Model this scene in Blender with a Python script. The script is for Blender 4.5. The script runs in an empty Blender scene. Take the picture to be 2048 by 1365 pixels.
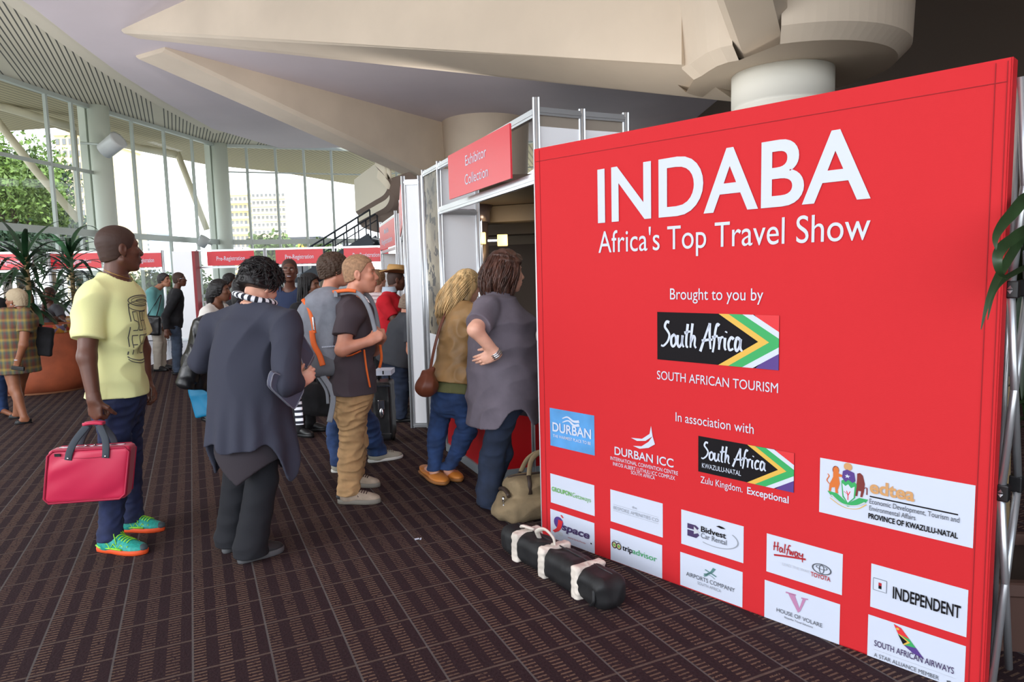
import bpy, bmesh, math, random
import numpy as np
from mathutils import Vector, Matrix
random.seed(7); np.random.seed(7)
C = bpy.context.scene
COL = C.collection
# ---------------------------------------------------------------- camera
cam = bpy.data.cameras.new('camera'); camo = bpy.data.objects.new('camera', cam); COL.objects.link(camo)
cam.sensor_width = 36.0; cam.lens = 36.0*1365/2048; cam.clip_end = 500; cam.clip_start = .05
_d = Vector((346., 13618., 1365.)).normalized()             # world down seen from the camera
_f = (Vector((0, 0, 1)) - _d*_d.z).normalized(); _u = -_d; _r = _f.cross(_u).normalized()
if _r.x < 0: _r = -_r
# rows = world axes in camera space (x right, y down, z forward)
camo.matrix_world = Matrix(((_r.x, -_r.y, -_r.z, 0), (_f.x, -_f.y, -_f.z, 0), (_u.x, -_u.y, -_u.z, 1.55), (0, 0, 0, 1)))
C.camera = camo
# ---------------------------------------------------------------- colour management, sky, lights
C.view_settings.view_transform = 'Standard'; C.view_settings.look = 'None'
C.view_settings.exposure = 0.0; C.view_settings.gamma = 1.0; C.view_settings.use_curve_mapping = False
W = bpy.data.worlds.new('sky'); C.world = W; W.use_nodes = True
_n = W.node_tree.nodes; _l = W.node_tree.links
_bg = _n['Background']; _bg.inputs[1].default_value = 3.4
_tc = _n.new('ShaderNodeTexCoord'); _sx = _n.new('ShaderNodeSeparateXYZ'); _cr = _n.new('ShaderNodeValToRGB')
_l.new(_tc.outputs['Generated'], _sx.inputs[0]); _l.new(_sx.outputs[2], _cr.inputs[0]); _l.new(_cr.outputs[0], _bg.inputs[0])
_cr.color_ramp.elements[0].position = 0.0; _cr.color_ramp.elements[0].color = (.95, .97, 1, 1)
_cr.color_ramp.elements[1].position = .6; _cr.color_ramp.elements[1].color = (.72, .84, 1, 1)
def lamp(name, kind, loc, energy, color=(1, 1, 1), rot=None, **kw):
    d = bpy.data.lights.new(name, kind); d.energy = energy; d.color = color
    for k, v in kw.items(): setattr(d, k, v)
    o = bpy.data.objects.new(name, d); COL.objects.link(o); o.location = loc
    if rot is not None: o.rotation_euler = rot
    return o
def aim(o, to):
    o.rotation_euler = (Vector(to)-Vector(o.location)).to_track_quat('-Z', 'Y').to_euler()
sun = lamp('sun', 'SUN', (0, 0, 30), 4.0, (1, .93, .82), angle=math.radians(1)); aim(sun, (-11, 14, 12))
flash = lamp('camera_flash', 'SPOT', (-.1, -.15, 1.8), 1000, (1, .93, .84), spot_size=math.radians(110), spot_blend=.8, shadow_soft_size=.12); aim(flash, (-1.6, 2.8, 6.9))
# added fill spots without fittings, brightening the ceiling and beams from below
for _p, _t, _e, _c, _w in (((-7.0, 17.4, 2.4), (-7, 17, 7), 130, (1, .97, 1), 150), ((-8.6, 11.2, 1.6), (-8.6, 11, 7), 300, (1, .97, 1), 150), ((.8, 7.6, 2.2), (.8, 7.6, 7), 90, (1, .93, .85), 140), ((.6, 10.5, 3.6), (-5.2, 19, 6.3), 1500, (1, .95, .9), 85)):
    _o = lamp('ceiling_fill', 'SPOT', _p, _e, _c, spot_size=math.radians(_w), spot_blend=.6, shadow_soft_size=.3); aim(_o, _t)
# added area lamps out of view, topping up soft daylight from the left windows
for _nm, _p, _t, _e, _s in (('window_side_fill', (-9.0, -1.5, 4.4), (.3, 8, 3.4), 500, 5.0), ('window_side_fill', (-12.4, 13.5, 3.4), (-5, 14, 1.2), 150, 5.0)):
    _o = lamp(_nm, 'AREA', _p, _e, (.98, .98, 1), shape='RECTANGLE', size=_s, size_y=3.2); aim(_o, _t)

# ---------------------------------------------------------------- helpers: materials
def lin(c):
    c = c/255.
    return c/12.92 if c <= .04045 else ((c+.055)/1.055)**2.4
def rgb(*c): return (lin(c[0]), lin(c[1]), lin(c[2]), 1)
MATS = {}
def mat(name, c, rough=.6, metal=0, var=0, vscale=6, bump=0, bscale=60, spec=.5, coat=0, sheen=0, stretch=None, emit=0, alpha=1):
    if name in MATS: return MATS[name]
    m = bpy.data.materials.new(name); m.use_nodes = True; MATS[name] = m
    nt = m.node_tree; b = nt.nodes['Principled BSDF']
    b.inputs['Base Color'].default_value = rgb(*c); b.inputs['Roughness'].default_value = rough; b.inputs['Metallic'].default_value = metal
    b.inputs['Specular IOR Level'].default_value = spec; b.inputs['Coat Weight'].default_value = coat
    if sheen: b.inputs['Sheen Weight'].default_value = sheen
    if emit: b.inputs['Emission Color'].default_value = rgb(*c); b.inputs['Emission Strength'].default_value = emit
    if var or bump:
        tc = nt.nodes.new('ShaderNodeTexCoord'); mp = nt.nodes.new('ShaderNodeMapping'); nt.links.new(tc.outputs['Object'], mp.inputs[0])
        if stretch: mp.inputs['Scale'].default_value = stretch
    if var:
        nz = nt.nodes.new('ShaderNodeTexNoise'); nz.inputs['Scale'].default_value = vscale; nz.inputs['Detail'].default_value = 5
        nt.links.new(mp.outputs[0], nz.inputs['Vector'])
        cr = nt.nodes.new('ShaderNodeValToRGB'); nt.links.new(nz.outputs[0], cr.inputs[0])
        a = rgb(*[max(0, v*(1-var)) for v in c]); z = rgb(*[min(255, v*(1+var)) for v in c])
        cr.color_ramp.elements[0].color = a; cr.color_ramp.elements[0].position = .3
        cr.color_ramp.elements[1].color = z; cr.color_ramp.elements[1].position = .7
        nt.links.new(cr.outputs[0], b.inputs['Base Color'])
    if bump:
        nb = nt.nodes.new('ShaderNodeTexNoise'); nb.inputs['Scale'].default_value = bscale; nb.inputs['Detail'].default_value = 3
        nt.links.new(mp.outputs[0], nb.inputs['Vector'])
        bp = nt.nodes.new('ShaderNodeBump'); bp.inputs['Strength'].default_value = bump; bp.inputs['Distance'].default_value = .01
        nt.links.new(nb.outputs[0], bp.inputs['Height']); nt.links.new(bp.outputs[0], b.inputs['Normal'])
    return m
class NT:
    """small helper to write node trees"""
    def __init__(s, m): s.t = m.node_tree; s.b = s.t.nodes['Principled BSDF']
    def v(s, x):
        return x
    def math(s, op, a, b=None, c=None):
        n = s.t.nodes.new('ShaderNodeMath'); n.operation = op
        for i, x in enumerate((a, b, c)):
            if x is None: continue
            if isinstance(x, (int, float)): n.inputs[i].default_value = x
            else: s.t.links.new(x, n.inputs[i])
        return n.outputs[0]
    def mix(s, f, a, b):
        n = s.t.nodes.new('ShaderNodeMix'); n.data_type = 'RGBA'
        for i, x in ((0, f), (6, a), (7, b)):
            if isinstance(x, (int, float, tuple)): n.inputs[i].default_value = x
            else: s.t.links.new(x, n.inputs[i])
        return n.outputs[2]
    def coord(s, rot=0, kind='Object', scale=(1, 1, 1), loc=(0, 0, 0)):
        tc = s.t.nodes.new('ShaderNodeTexCoord'); mp = s.t.nodes.new('ShaderNodeMapping')
        mp.inputs['Rotation'].default_value = (0, 0, rot) if not isinstance(rot, tuple) else rot
        s.t.links.new(tc.outputs[kind], mp.inputs[0])
        sx = s.t.nodes.new('ShaderNodeSeparateXYZ'); s.t.links.new(mp.outputs[0], sx.inputs[0])
        s.vec = mp.outputs[0]
        return [s.math('MULTIPLY_ADD', sx.outputs[i], float(scale[i]), float(loc[i])) for i in range(3)]
    def noise(s, scale, detail=4, vec=None):
        n = s.t.nodes.new('ShaderNodeTexNoise'); n.inputs['Scale'].default_value = scale; n.inputs['Detail'].default_value = detail
        s.t.links.new(vec or s.vec, n.inputs['Vector']); return n.outputs[0]
    def ramp(s, f, stops):
        n = s.t.nodes.new('ShaderNodeValToRGB'); s.t.links.new(f, n.inputs[0]); e = n.color_ramp.elements
        while len(e) < len(stops): e.new(.5)
        for i, (p, c) in enumerate(stops): e[i].position = p; e[i].color = c
        return n.outputs[0]
    def color(s, x): s.t.links.new(x, s.b.inputs['Base Color'])
    def bump(s, h, st=.3, dist=.01):
        bp = s.t.nodes.new('ShaderNodeBump'); bp.inputs['Strength'].default_value = st; bp.inputs['Distance'].default_value = dist
        s.t.links.new(h, bp.inputs['Height']); s.t.links.new(bp.outputs[0], s.b.inputs['Normal'])

# ---------------------------------------------------------------- helpers: objects
def thing(name, label, cat, loc=(0, 0, 0), rz=0, group=None):
    o = bpy.data.objects.new(name, None); COL.objects.link(o); o.location = (loc[0], loc[1], loc[2] if len(loc) > 2 else 0)
    o.rotation_euler = (0, 0, rz); o.empty_display_size = .1
    o['label'] = label; o['category'] = cat
    if group: o['group'] = group
    return o
def tag(o, label, cat, group=None, kind=None):
    o['label'] = label; o['category'] = cat
    if group: o['group'] = group
    if kind: o['kind'] = kind
    return o
def mesh_obj(name, me, m, parent=None, loc=None):
    o = bpy.data.objects.new(name, me); COL.objects.link(o)
    if m is not None:
        for x in (m if isinstance(m, (list, tuple)) else [m]): me.materials.append(x)
    if parent: o.parent = parent
    if loc is not None: o.location = loc
    return o
def struct(o):
    o['kind'] = 'structure'; return o
class MB:
    """collects boxes, tubes, lathes and prisms; build() links them as one mesh object"""
    def __init__(s): s.bm = bmesh.new(); s.mi = 0
    def _f(s, vs, smooth=False):
        try:
            f = s.bm.faces.new(vs); f.material_index = s.mi; f.smooth = smooth; return f
        except ValueError: return None
    def box(s, x0, x1, y0, y1, z0, z1, M=None, bev=0):
        b = bmesh.new(); bmesh.ops.create_cube(b, size=1)
        for v in b.verts: v.co = Vector(((x0+x1)/2+v.co.x*(x1-x0), (y0+y1)/2+v.co.y*(y1-y0), (z0+z1)/2+v.co.z*(z1-z0)))
        if bev: bmesh.ops.bevel(b, geom=list(b.edges), offset=bev, segments=2, profile=.5, affect='EDGES')
        s._merge(b, M); return s
    def _merge(s, b, M=None, smooth=False):
        mp = {}
        for v in b.verts: mp[v] = s.bm.verts.new(M @ v.co if M else v.co)
        for f in b.faces: s._f([mp[v] for v in f.verts], smooth or f.smooth)
        b.free()
    def quad(s, *pts, smooth=False):
        s._f([s.bm.verts.new(Vector(p)) for p in pts], smooth); return s
    def poly(s, pts):
        return s.quad(*pts)
    def prism(s, pts, z0, z1, M=None):
        """vertical prism over plan points"""
        M = M or Matrix()
        a = [s.bm.verts.new(M @ Vector((p[0], p[1], z0))) for p in pts]; b = [s.bm.verts.new(M @ Vector((p[0], p[1], z1))) for p in pts]
        s._f(a[::-1]); s._f(b); n = len(pts)
        for i in range(n): s._f([a[i], a[(i+1) % n], b[(i+1) % n], b[i]])
        return s
    def rings(s, rings, cap=True, smooth=True, closed=True):
        vr = [[s.bm.verts.new(Vector(p)) for p in r] for r in rings]; n = len(vr[0])
        for a, b in zip(vr, vr[1:]):
            for i in range(n if closed else n-1): s._f([a[i], a[(i+1) % n], b[(i+1) % n], b[i]], smooth)
        if cap: s._f(vr[0][::-1]); s._f(vr[-1])
        return s
    def lathe(s, prof, seg=32, o=(0, 0, 0), M=None, cap=True, sx=1, sy=1):
        M = M or Matrix()
        return s.rings([[M @ Vector((o[0]+r*sx*math.cos(2*math.pi*i/seg), o[1]+r*sy*math.sin(2*math.pi*i/seg), o[2]+z)) for i in range(seg)] for r, z in prof], cap)
    def tube(s, pts, r, seg=8, cap=True, flat=None, up=None):
        """tube along points; r number or list; flat = ratio of the second axis"""
        pts = [Vector(p) for p in pts]; n = len(pts); R = r if isinstance(r, (list, tuple)) else [r]*n
        rings = []; side = None
        for i, p in enumerate(pts):
            t = (pts[min(i+1, n-1)]-pts[max(i-1, 0)]).normalized()
            if side is None:
                ref = Vector(up) if up is not None else (Vector((0, 0, 1)) if abs(t.z) < .95 else Vector((1, 0, 0)))
                side = t.cross(ref).normalized()
            else: side = (side - t*side.dot(t)).normalized()
            w = t.cross(side)
            rings.append([p + side*(R[i]*math.cos(2*math.pi*k/seg)) + w*(R[i]*(flat or 1)*math.sin(2*math.pi*k/seg)) for k in range(seg)])
        return s.rings(rings, cap)
    def bar(s, a, b, w, h, up=(0, 0, 1)):
        """box beam from a to b, w across, h along up"""
        a = Vector(a); b = Vector(b); t = (b-a).normalized(); up = Vector(up); sd = t.cross(up).normalized(); up = sd.cross(t)
        c = [[p + sd*(w/2*i) + up*(h/2*j) for i, j in ((-1, -1), (1, -1), (1, 1), (-1, 1))] for p in (a, b)]
        return s.rings(c, True, False)
    def ell(s, c, r, seg=16, M=None):
        b = bmesh.new(); bmesh.ops.create_uvsphere(b, u_segments=seg, v_segments=max(6, seg//2), radius=1)
        R3 = Vector(r) if not isinstance(r, (int, float)) else Vector((r, r, r))
        for v in b.verts:
            q = Vector((v.co.x*R3.x, v.co.y*R3.y, v.co.z*R3.z)); v.co = (M @ q if M else q) + Vector(c)
        s._merge(b, None, True); return s
    def build(s, name, m, parent=None, loc=None, bevel=0, recalc=True):
        if recalc: bmesh.ops.recalc_face_normals(s.bm, faces=s.bm.faces)
        me = bpy.data.meshes.new(name); s.bm.to_mesh(me); s.bm.free()
        o = mesh_obj(name, me, m, parent, loc)
        if bevel:
            b = o.modifiers.new('b', 'BEVEL'); b.width = bevel; b.segments = 2; b.limit_method = 'ANGLE'
        return o
def fnum(*a): return a

# ================================================================ STRUCTURE
SOF = 7.0; CEIL = 6.9
CA = math.radians(25)             # carpet rows run at this angle to the view
CPX = .297; CPH = .312
# ---- carpet
m = mat('carpet', (60, 48, 50), rough=.95, spec=.1); g = NT(m)
cx, cy, _ = g.coord(-CA, scale=(1/CPX, 1/.262, 1), loc=(CPH, 0, 0))
fu = g.math('FRACT', cx); fv = g.math('FRACT', cy)
ed = g.math('ABSOLUTE', g.math('SUBTRACT', fu, .5)); line = g.math('GREATER_THAN', ed, .486)
cross = g.math('LESS_THAN', fv, .045)
colm = g.math('LESS_THAN', g.math('FRACT', g.math('MULTIPLY', fu, 3.0)), .52)
dash = g.math('LESS_THAN', g.math('FRACT', g.math('MULTIPLY', cy, 11.0)), .38)
nz = g.noise(90, 2); nzl = g.noise(.7, 3)
chk = g.math('MULTIPLY_ADD', g.math('LESS_THAN', g.math('FRACT', g.math('MULTIPLY', cx, .5)), .5), .2, .75)
dm = g.math('MULTIPLY', g.math('MULTIPLY', colm, dash), g.math('MULTIPLY', g.math('GREATER_THAN', nz, .40), chk))
base = g.mix(nz, rgb(38, 27, 30), rgb(62, 47, 50))
c1 = g.mix(dm, base, rgb(112, 90, 76))
c2 = g.mix(g.math('MULTIPLY', cross, .75), c1, rgb(100, 86, 78))
c3 = g.mix(g.math('MULTIPLY', line, .8), c2, rgb(98, 94, 92))
g.color(c3); g.bump(nz, .5, .006)
mb = MB(); edge = [(-6.76,12.513), (-6.842,13.553), (-7.011,14.702)]
mb.poly([(-9.5, -6, 0), (7, -6, 0), (7, 20, 0), (-3.4, 20, 0), (-4.6, 16.6, 0), (edge[2][0], edge[2][1], 0), (edge[1][0], edge[1][1], 0), (edge[0][0], edge[0][1], 0), (-8.6, 11.0, 0), (-10.5, 8.6, 0)])
struct(mb.build('floor', m))
# ---- polished tiles beyond the carpet and the ground outside
m = mat('tiles', (128, 132, 146), rough=.18); g = NT(m); x_, y_, _ = g.coord(-CA, scale=(1/.6, 1/.6, 1))
gr = g.math('MAXIMUM', g.math('LESS_THAN', g.math('FRACT', x_), .025), g.math('LESS_THAN', g.math('FRACT', y_), .025))
g.color(g.mix(gr, g.mix(g.noise(3), rgb(116, 120, 136), rgb(146, 150, 162)), rgb(90, 92, 100)))
mb = MB(); mb.poly([(-16, -6, -.012), (7, -6, -.012), (7, 30, -.012), (-16, 30, -.012)]); struct(mb.build('floor_tiles', m))
mb = MB(); mb.poly([(-140, -60, -.3), (70, -60, -.3), (70, 220, -.3), (-140, 220, -.3)])
struct(mb.build('ground', mat('paving_outside', (176, 172, 160), rough=.9, var=.1, vscale=.4)))
# ---- window line in plan (columns stand on it) and the inner edge of the slatted soffit
WL = [(-9.5, -5.5), (-11.6, 0), (-12.9, 6), (-13.5, 12), (-13.072,18.837,7)[:2], (-12.768,21.782,7)[:2], (-11.688,28.107,7)[:2], (-6.388,29.846,7)[:2], (-1.5, 29.6), (3, 28.5)]
SI = [(-6.0, -5.5), (-7.6, 0), (-8.6, 6), (-9.094,13.729,7)[:2], (-9.482,15.704,7)[:2], (-9.912,18.207,7)[:2], (-10.221,21.121,7)[:2], (-10.427,24.879,7)[:2]]
m = mat('slatted_soffit', (186, 180, 160), rough=.7); g = NT(m); sx_, sy_, _ = g.coord(-math.radians(26), scale=(1/.115, 1, 1))
sl = g.math('LESS_THAN', g.math('FRACT', sx_), .27); pan = g.math('LESS_THAN', g.math('FRACT', g.math('MULTIPLY', sx_, 1/29.)), .93)
g.color(g.mix(g.math('MULTIPLY', sl, pan), rgb(196, 190, 170), rgb(66, 66, 60)))
mb = MB()
inn = [SI[0], SI[1], SI[2], SI[3], SI[4], SI[5], SI[6], SI[7]]; out = [WL[0], WL[1], WL[2], WL[3], WL[4], ((WL[4][0]+WL[5][0])/2, (WL[4][1]+WL[5][1])/2), WL[5], WL[6]]
for i in range(len(inn)-1): mb.quad((*inn[i], SOF), (*inn[i+1], SOF), (*out[i+1], SOF), (*out[i], SOF))
mb.quad((*SI[7], SOF), (*(-9.369,28.86,7)[:2], SOF), (*(-6.388,29.846,7)[:2], SOF), (*WL[6], SOF))
struct(mb.build('ceiling_slats', m))
# cream border between slats and the plaster ceiling
mb = MB(); n = len(SI)
def off(p, q, d): t = (Vector(q)-Vector(p)).normalized(); return (p[0]-t.y*d, p[1]+t.x*d)
for i in range(n-1):
    t = [(SI[i][0]-.5, SI[i][1]+.1), (SI[i+1][0]-.5, SI[i+1][1]+.1)]
    mb.quad((*SI[i], SOF-.02), (*SI[i+1], SOF-.02), (*t[1], SOF-.03), (*t[0], SOF-.03))
    mb.quad((*SI[i], SOF-.02), (*SI[i+1], SOF-.02), (*SI[i+1], CEIL), (*SI[i], CEIL))
mb.quad((*(-10.257,21.962,6.95)[:2], SOF-.04), (*(-10.332,24.651,6.95)[:2], SOF-.04), (*(-9.903,25.553,6.95)[:2], SOF-.04), (*(-10.851,25.974,6.95)[:2], SOF-.04))
struct(mb.build('trim_1', mat('cream_plaster', (205, 198, 180), rough=.8)))
m_ceil = mat('lavender_plaster', (204, 194, 199), rough=.85, var=.02, vscale=.4)
mb = MB(); pts = [(*p, CEIL) for p in SI] + [(*(-9.369,28.86,7)[:2], CEIL), (*(-6.215,29.068,7)[:2], CEIL), (3, 28.5, CEIL), (9, 28, CEIL), (9, -5.5, CEIL)]
mb.poly(pts); mb.poly([(p[0], p[1], 7.6) for p in pts]); struct(mb.build('ceiling', m_ceil, recalc=False))
# ---- folded concrete beams running from the window side to two column heads
m_con = mat('warm_concrete', (210, 196, 178), rough=.85, var=.03, vscale=.8, bump=.06, bscale=25)
def beam(name, A, B, C_, D_, zt, zb, ch=.14):
    """A,B: the two tip corners on the ceiling (near, far); C_,D_: the near and far lower edge at the column; tapered depth"""
    mb = MB(); A, B, C2, D2 = [Vector(p) for p in (A, B, C_, D_)]
    inw = ((D2-C2).normalized())*ch; inb = ((B-A).normalized())*ch
    h = ch*.9
    At, Bt, Ct, Dt = [Vector((p.x, p.y, CEIL+.02)) for p in (A, B, C2, D2)]
    A1 = Vector((A.x, A.y, zt+.06)); B1 = Vector((B.x, B.y, zt+.06)); C1 = Vector((C2.x, C2.y, zb+h)); D1 = Vector((D2.x, D2.y, zb+h))
    A0 = Vector((A.x, A.y, zt))+inb*.6; B0 = Vector((B.x, B.y, zt))-inb*.6; C0 = Vector((C2.x, C2.y, zb))+inw; D0 = Vector((D2.x, D2.y, zb))-inw
    for q in ((At, Ct, C1, A1), (A1, C1, C0, A0), (A0, C0, D0, B0), (B0, D0, D1, B1), (B1, D1, Dt, Bt), (At, A1, A0, B0, B1, Bt), (Ct, Dt, D1, D0, C0, C1)): mb.quad(*q)
    return struct(mb.build(name, m_con))
beam('beam', (-8.169,15.13,6.9), (-7.986,15.64,6.9), (2.0, 8.0, 0), (2.902,8.75,3.68), 6.86, 3.72)
p_ = [(-7.78,16.258,6.9), (-8.738,16.796,6.9)]; _e = Vector((-1.944,25.238,6.9)); _w = (Vector(p_[1])-Vector(p_[0]))*.75
beam('beam', p_[0], p_[1], (_e.x, _e.y, 0), (_e.x+_w.x, _e.y+_w.y, 0), 6.8, 4.62, .16)
# the beam that comes from the near column head over the photographer
_sl = Vector((2.362,7.335,3.73)); _sr = Vector((2.896,7.096,3.76)); _u3 = Vector((-.5, -.87, 0))
beam('beam', _sl+_u3*9.5, _sr+_u3*9.5, _sl+Vector((.12, .22, 0)), _sr+Vector((.12, .22, 0)), 6.66, 3.71, .09)
# column heads and columns
C2c = (3.12, 7.95); C1c = (-.75, 25.0)
def head(name, c, R, zb, zc, r):
    mb = MB()
    for a_, b_ in zip([(r*1.04, zb), (R-.12, zb), (R, zb+.13)], [(R-.12, zb), (R, zb+.13), (R+.10, CEIL+.02)]): mb.lathe([a_, b_], 72, (c[0], c[1], 0), cap=False)
    struct(mb.build(name, m_con, recalc=False))
    mb = MB(); mb.lathe([(r, 0), (r, zb-.38), (r+.0, zb-.36), (r*.985, zb-.355), (r*1.03, zb-.34), (r*1.03, zb)], 48, (c[0], c[1], 0)); struct(mb.build('column', mat('white_plaster', (226, 224, 214), rough=.75)))
head('column_head', C1c, 1.45, 4.5, 0, .6)
# the near column head: a round drum opened on the left, where a concave wall joins the first and third beams
fil = [(2.033,8.113,3.72), (2.079,7.938,3.72), (2.107,7.732,3.72), (2.156,7.521,3.72), (2.245,7.375,3.72), (2.351,7.301,3.72)]
arc = [(C2c[0]+1.27*math.cos(a), C2c[1]+1.27*math.sin(a)) for a in np.linspace(math.radians(-112), math.radians(142), 56)]
outl = [tuple(p) for p in arc]+[(p[0], p[1]) for p in fil]; nA = len(arc); cc = Vector((3.0, 7.9))
def ins(p, d): v = Vector(p)-cc; return cc+v*(1-d/v.length)
mb = MB(); mb.poly([(*ins(p, .13), 3.70) for p in outl])
for i in range(len(outl)):
    if i in (nA-1, len(outl)-1): continue
    p, q = outl[i], outl[i+1]
    mb.quad((*ins(p, .13), 3.70), (*ins(q, .13), 3.70), (*q, 3.83), (*p, 3.83)); k = -.10 if i < nA else .0
    t = [ins(w, k) if i < nA else Vector((w[0]-.25-.37*(j/5.), w[1]+.12-1.12*(j/5.))) for w, j in ((p, i-nA), (q, i+1-nA))]
    mb.quad((*p, 3.83), (*q, 3.83), (*t[1], CEIL), (*t[0], CEIL), smooth=True)
struct(mb.build('column_head', m_con, recalc=False))
mb = MB(); r = .53; zb = 3.70; mb.lathe([(r, 0), (r, zb-.38), (r, zb-.36), (r*.985, zb-.355), (r*1.03, zb-.34), (r*1.03, zb)], 48, (*C2c, 0)); struct(mb.build('column', MATS['white_plaster']))
# ---- window wall: columns, mullions, transoms, glass
m_al = mat('window_aluminium', (176, 184, 178), rough=.45, metal=.25); m_col = mat('painted_column', (206, 214, 202), rough=.55)
m_gl = bpy.data.materials.new('glass'); m_gl.use_nodes = True; t = m_gl.node_tree; t.nodes.clear()
o_ = t.nodes.new('ShaderNodeOutputMaterial'); mx = t.nodes.new('ShaderNodeMixShader'); tr = t.nodes.new('ShaderNodeBsdfTransparent'); gl = t.nodes.new('ShaderNodeBsdfGlossy')
tr.inputs[0].default_value = (.97, .99, .98, 1); gl.inputs['Roughness'].default_value = .02; mx.inputs[0].default_value = .05
t.links.new(tr.outputs[0], mx.inputs[1]); t.links.new(gl.outputs[0], mx.inputs[2]); t.links.new(mx.outputs[0], o_.inputs[0])
def lerp2(a, b, t): return Vector((a[0]+(b[0]-a[0])*t, a[1]+(b[1]-a[1])*t))
wn = 0; TR1 = 3.08
for i in range(len(WL)-1):
    a, b = WL[i], WL[i+1]; L = (Vector(b)-Vector(a)).length; wn += 1
    root = bpy.data.objects.new('window_%d' % wn, None); COL.objects.link(root); root['kind'] = 'structure'; root.location = (*a, 0)
    def P(t, z): q = lerp2(a, b, t); return Vector((q.x-a[0], q.y-a[1], z))
    nm = {4: 3, 6: 5}.get(i, max(2, round(L/1.6)))
    f = MB()
    for k in range(1, nm): f.bar(P(k/nm, 0), P(k/nm, SOF), .09, .09, (1, 0, 0))
    f.bar(P(0, TR1), P(1, TR1), .10, .20); f.bar(P(0, .95), P(1, .95), .08, .12); f.bar(P(0, SOF-.06), P(1, SOF-.06), .14, .12); f.bar(P(0, .04), P(1, .04), .12, .1)
    if i in (3, 4): f.bar(P(0, 4.95), P(1, 4.95), .06, .10)
    if i >= 6: f.bar(P(0, 5.9), P(1, 5.9), .05, .05)
    f.build('window_frame', m_al, root)
    gb = MB(); gb.quad(P(0, 0), P(1, 0), P(1, SOF), P(0, SOF)); gb.build('pane', m_gl, root)
for i in (1, 2, 3, 5, 6):
    p = WL[i]; mb = MB(); mb.lathe([(.3, 0), (.3, SOF)], 24, (p[0]+.12, p[1], 0)); mb.box(p[0]-.42, p[0]-.2, p[1]-.16, p[1]+.16, 0, SOF); struct(mb.build('column', m_col))
# ---- roof overhang outside, with its ring tube and struts
m_oh = mat('ridged_overhang', (170, 158, 124), rough=.7); g = NT(m_oh); q1, q2, _ = g.coord(math.radians(8), scale=(1/.22, 1, 1))
g.color(g.mix(g.math('LESS_THAN', g.math('FRACT', q1), .3), rgb(172, 160, 126), rgb(120, 112, 88)))
OH = [(-17, -4), (-18.5, 6), (-19.5, 13), (-19.617,25.634,7.1)[:2], (-16.1,25.018,7.1)[:2], (-16.134,28.266,7.1)[:2], (-14.479,33.67,7.1)[:2], (-11.956,36.582,7.1)[:2], (-9.105,42.751,7.1)[:2], (1, 40)]
mb = MB()
for i in range(len(OH)-1):
    a, b = WL[min(i, 8)], WL[min(i+1, 9)]
    mb.quad((*a, SOF+.06), (*b, SOF+.06), (*OH[i+1], SOF+.1), (*OH[i], SOF+.1)); mb.quad((*OH[i], SOF+.1), (*OH[i+1], SOF+.1), (*OH[i+1], SOF+.5), (*OH[i], SOF+.5))
struct(mb.build('roof_overhang', m_oh))
m_tube = mat('cream_steel', (214, 206, 180), rough=.5)
mb = MB(); mb.tube([(-15.962,21,7.141), (-15.452,21.5,7.015), (-14.454,23.5,6.747)], .13, 10); mb.tube([(-14.308,24.5,6.676), (-13.906,26.5,6.612), (-13.272,28,6.628)], .13, 10)
mb.tube([(-15.568,21.4,6.639), (-14.77,21.8,5.125), (-13.847,22.3,3.564)], .12, 10); mb.tube([(-13.226,28,6.705), (-12.46,28.5,3.626)], .12, 10); mb.tube([(-14.521,23.5,6.748), (-13.874,22.4,3.604)], .1, 10)
struct(mb.build('roof_struts', m_tube))
mb = MB(); mb.lathe([(.55, 0), (.55, 7.1)], 24, (-20.01,34.272,-0.3)); struct(mb.build('column', mat('outside_column', (128, 112, 100), rough=.8)))
# ---- dim hall behind the exhibition booths
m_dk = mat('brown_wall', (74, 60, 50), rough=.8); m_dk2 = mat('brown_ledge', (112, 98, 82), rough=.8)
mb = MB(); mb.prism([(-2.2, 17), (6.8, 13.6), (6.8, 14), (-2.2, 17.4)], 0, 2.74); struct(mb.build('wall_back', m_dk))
mb = MB(); mb.box(6.8, 7, -5.5, 28, 0, CEIL); struct(mb.build('wall_right', m_dk))
mb = MB(); mb.box(7, 3.6, 28.6, 28.8, 0, CEIL); struct(mb.build('wall_far', mat('warm_plaster', (190, 178, 160), rough=.85)))
for k, (z0, d) in enumerate(((2.2, 0), (2.32, -2.2), (2.45, -4.0))):
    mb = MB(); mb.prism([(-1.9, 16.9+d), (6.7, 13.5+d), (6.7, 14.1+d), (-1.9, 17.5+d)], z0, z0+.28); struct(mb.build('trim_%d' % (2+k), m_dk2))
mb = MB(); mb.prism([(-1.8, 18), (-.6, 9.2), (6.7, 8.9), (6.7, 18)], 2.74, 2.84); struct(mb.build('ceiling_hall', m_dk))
# ---- rounded mezzanine corner with its parapet
m_par = mat('parapet_cream', (232, 224, 204), rough=.75); m_slab = mat('slab_brown', (120, 104, 94), rough=.8)
LP_ = [(-5.013,24.4,5.641), (-4.581,24.1,5.362), (-4.249,23.9,5.003), (-4.144,24,4.676), (-4.367,24.4,4.403), (-4.884,25.2,4.274), (-5.466,26.2,4.168), (-6.061,27.4,4.101)]
OU_ = [(-3.638,23.6,5.311), (-3.345,23.6,5.038), (-3.062,23.7,4.812), (-3.018,23.8,4.521), (-3.301,24,4.144), (-3.836,24.4,3.644), (-4.535,25,3.103), (-5.829,27.2,3.495)]
def cat3(P_, n=6):
    S = []
    for i in range(len(P_)-1):
        p0, p1, p2, p3 = [Vector(P_[max(0, min(len(P_)-1, k))]) for k in (i-1, i, i+1, i+2)]
        for k in range(n): t = k/n; S.append(.5*((2*p1)+(p2-p0)*t+(2*p0-5*p1+4*p2-p3)*t*t+(3*p1-p0-3*p2+p3)*t**3))
    return S+[Vector(P_[-1])]
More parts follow.
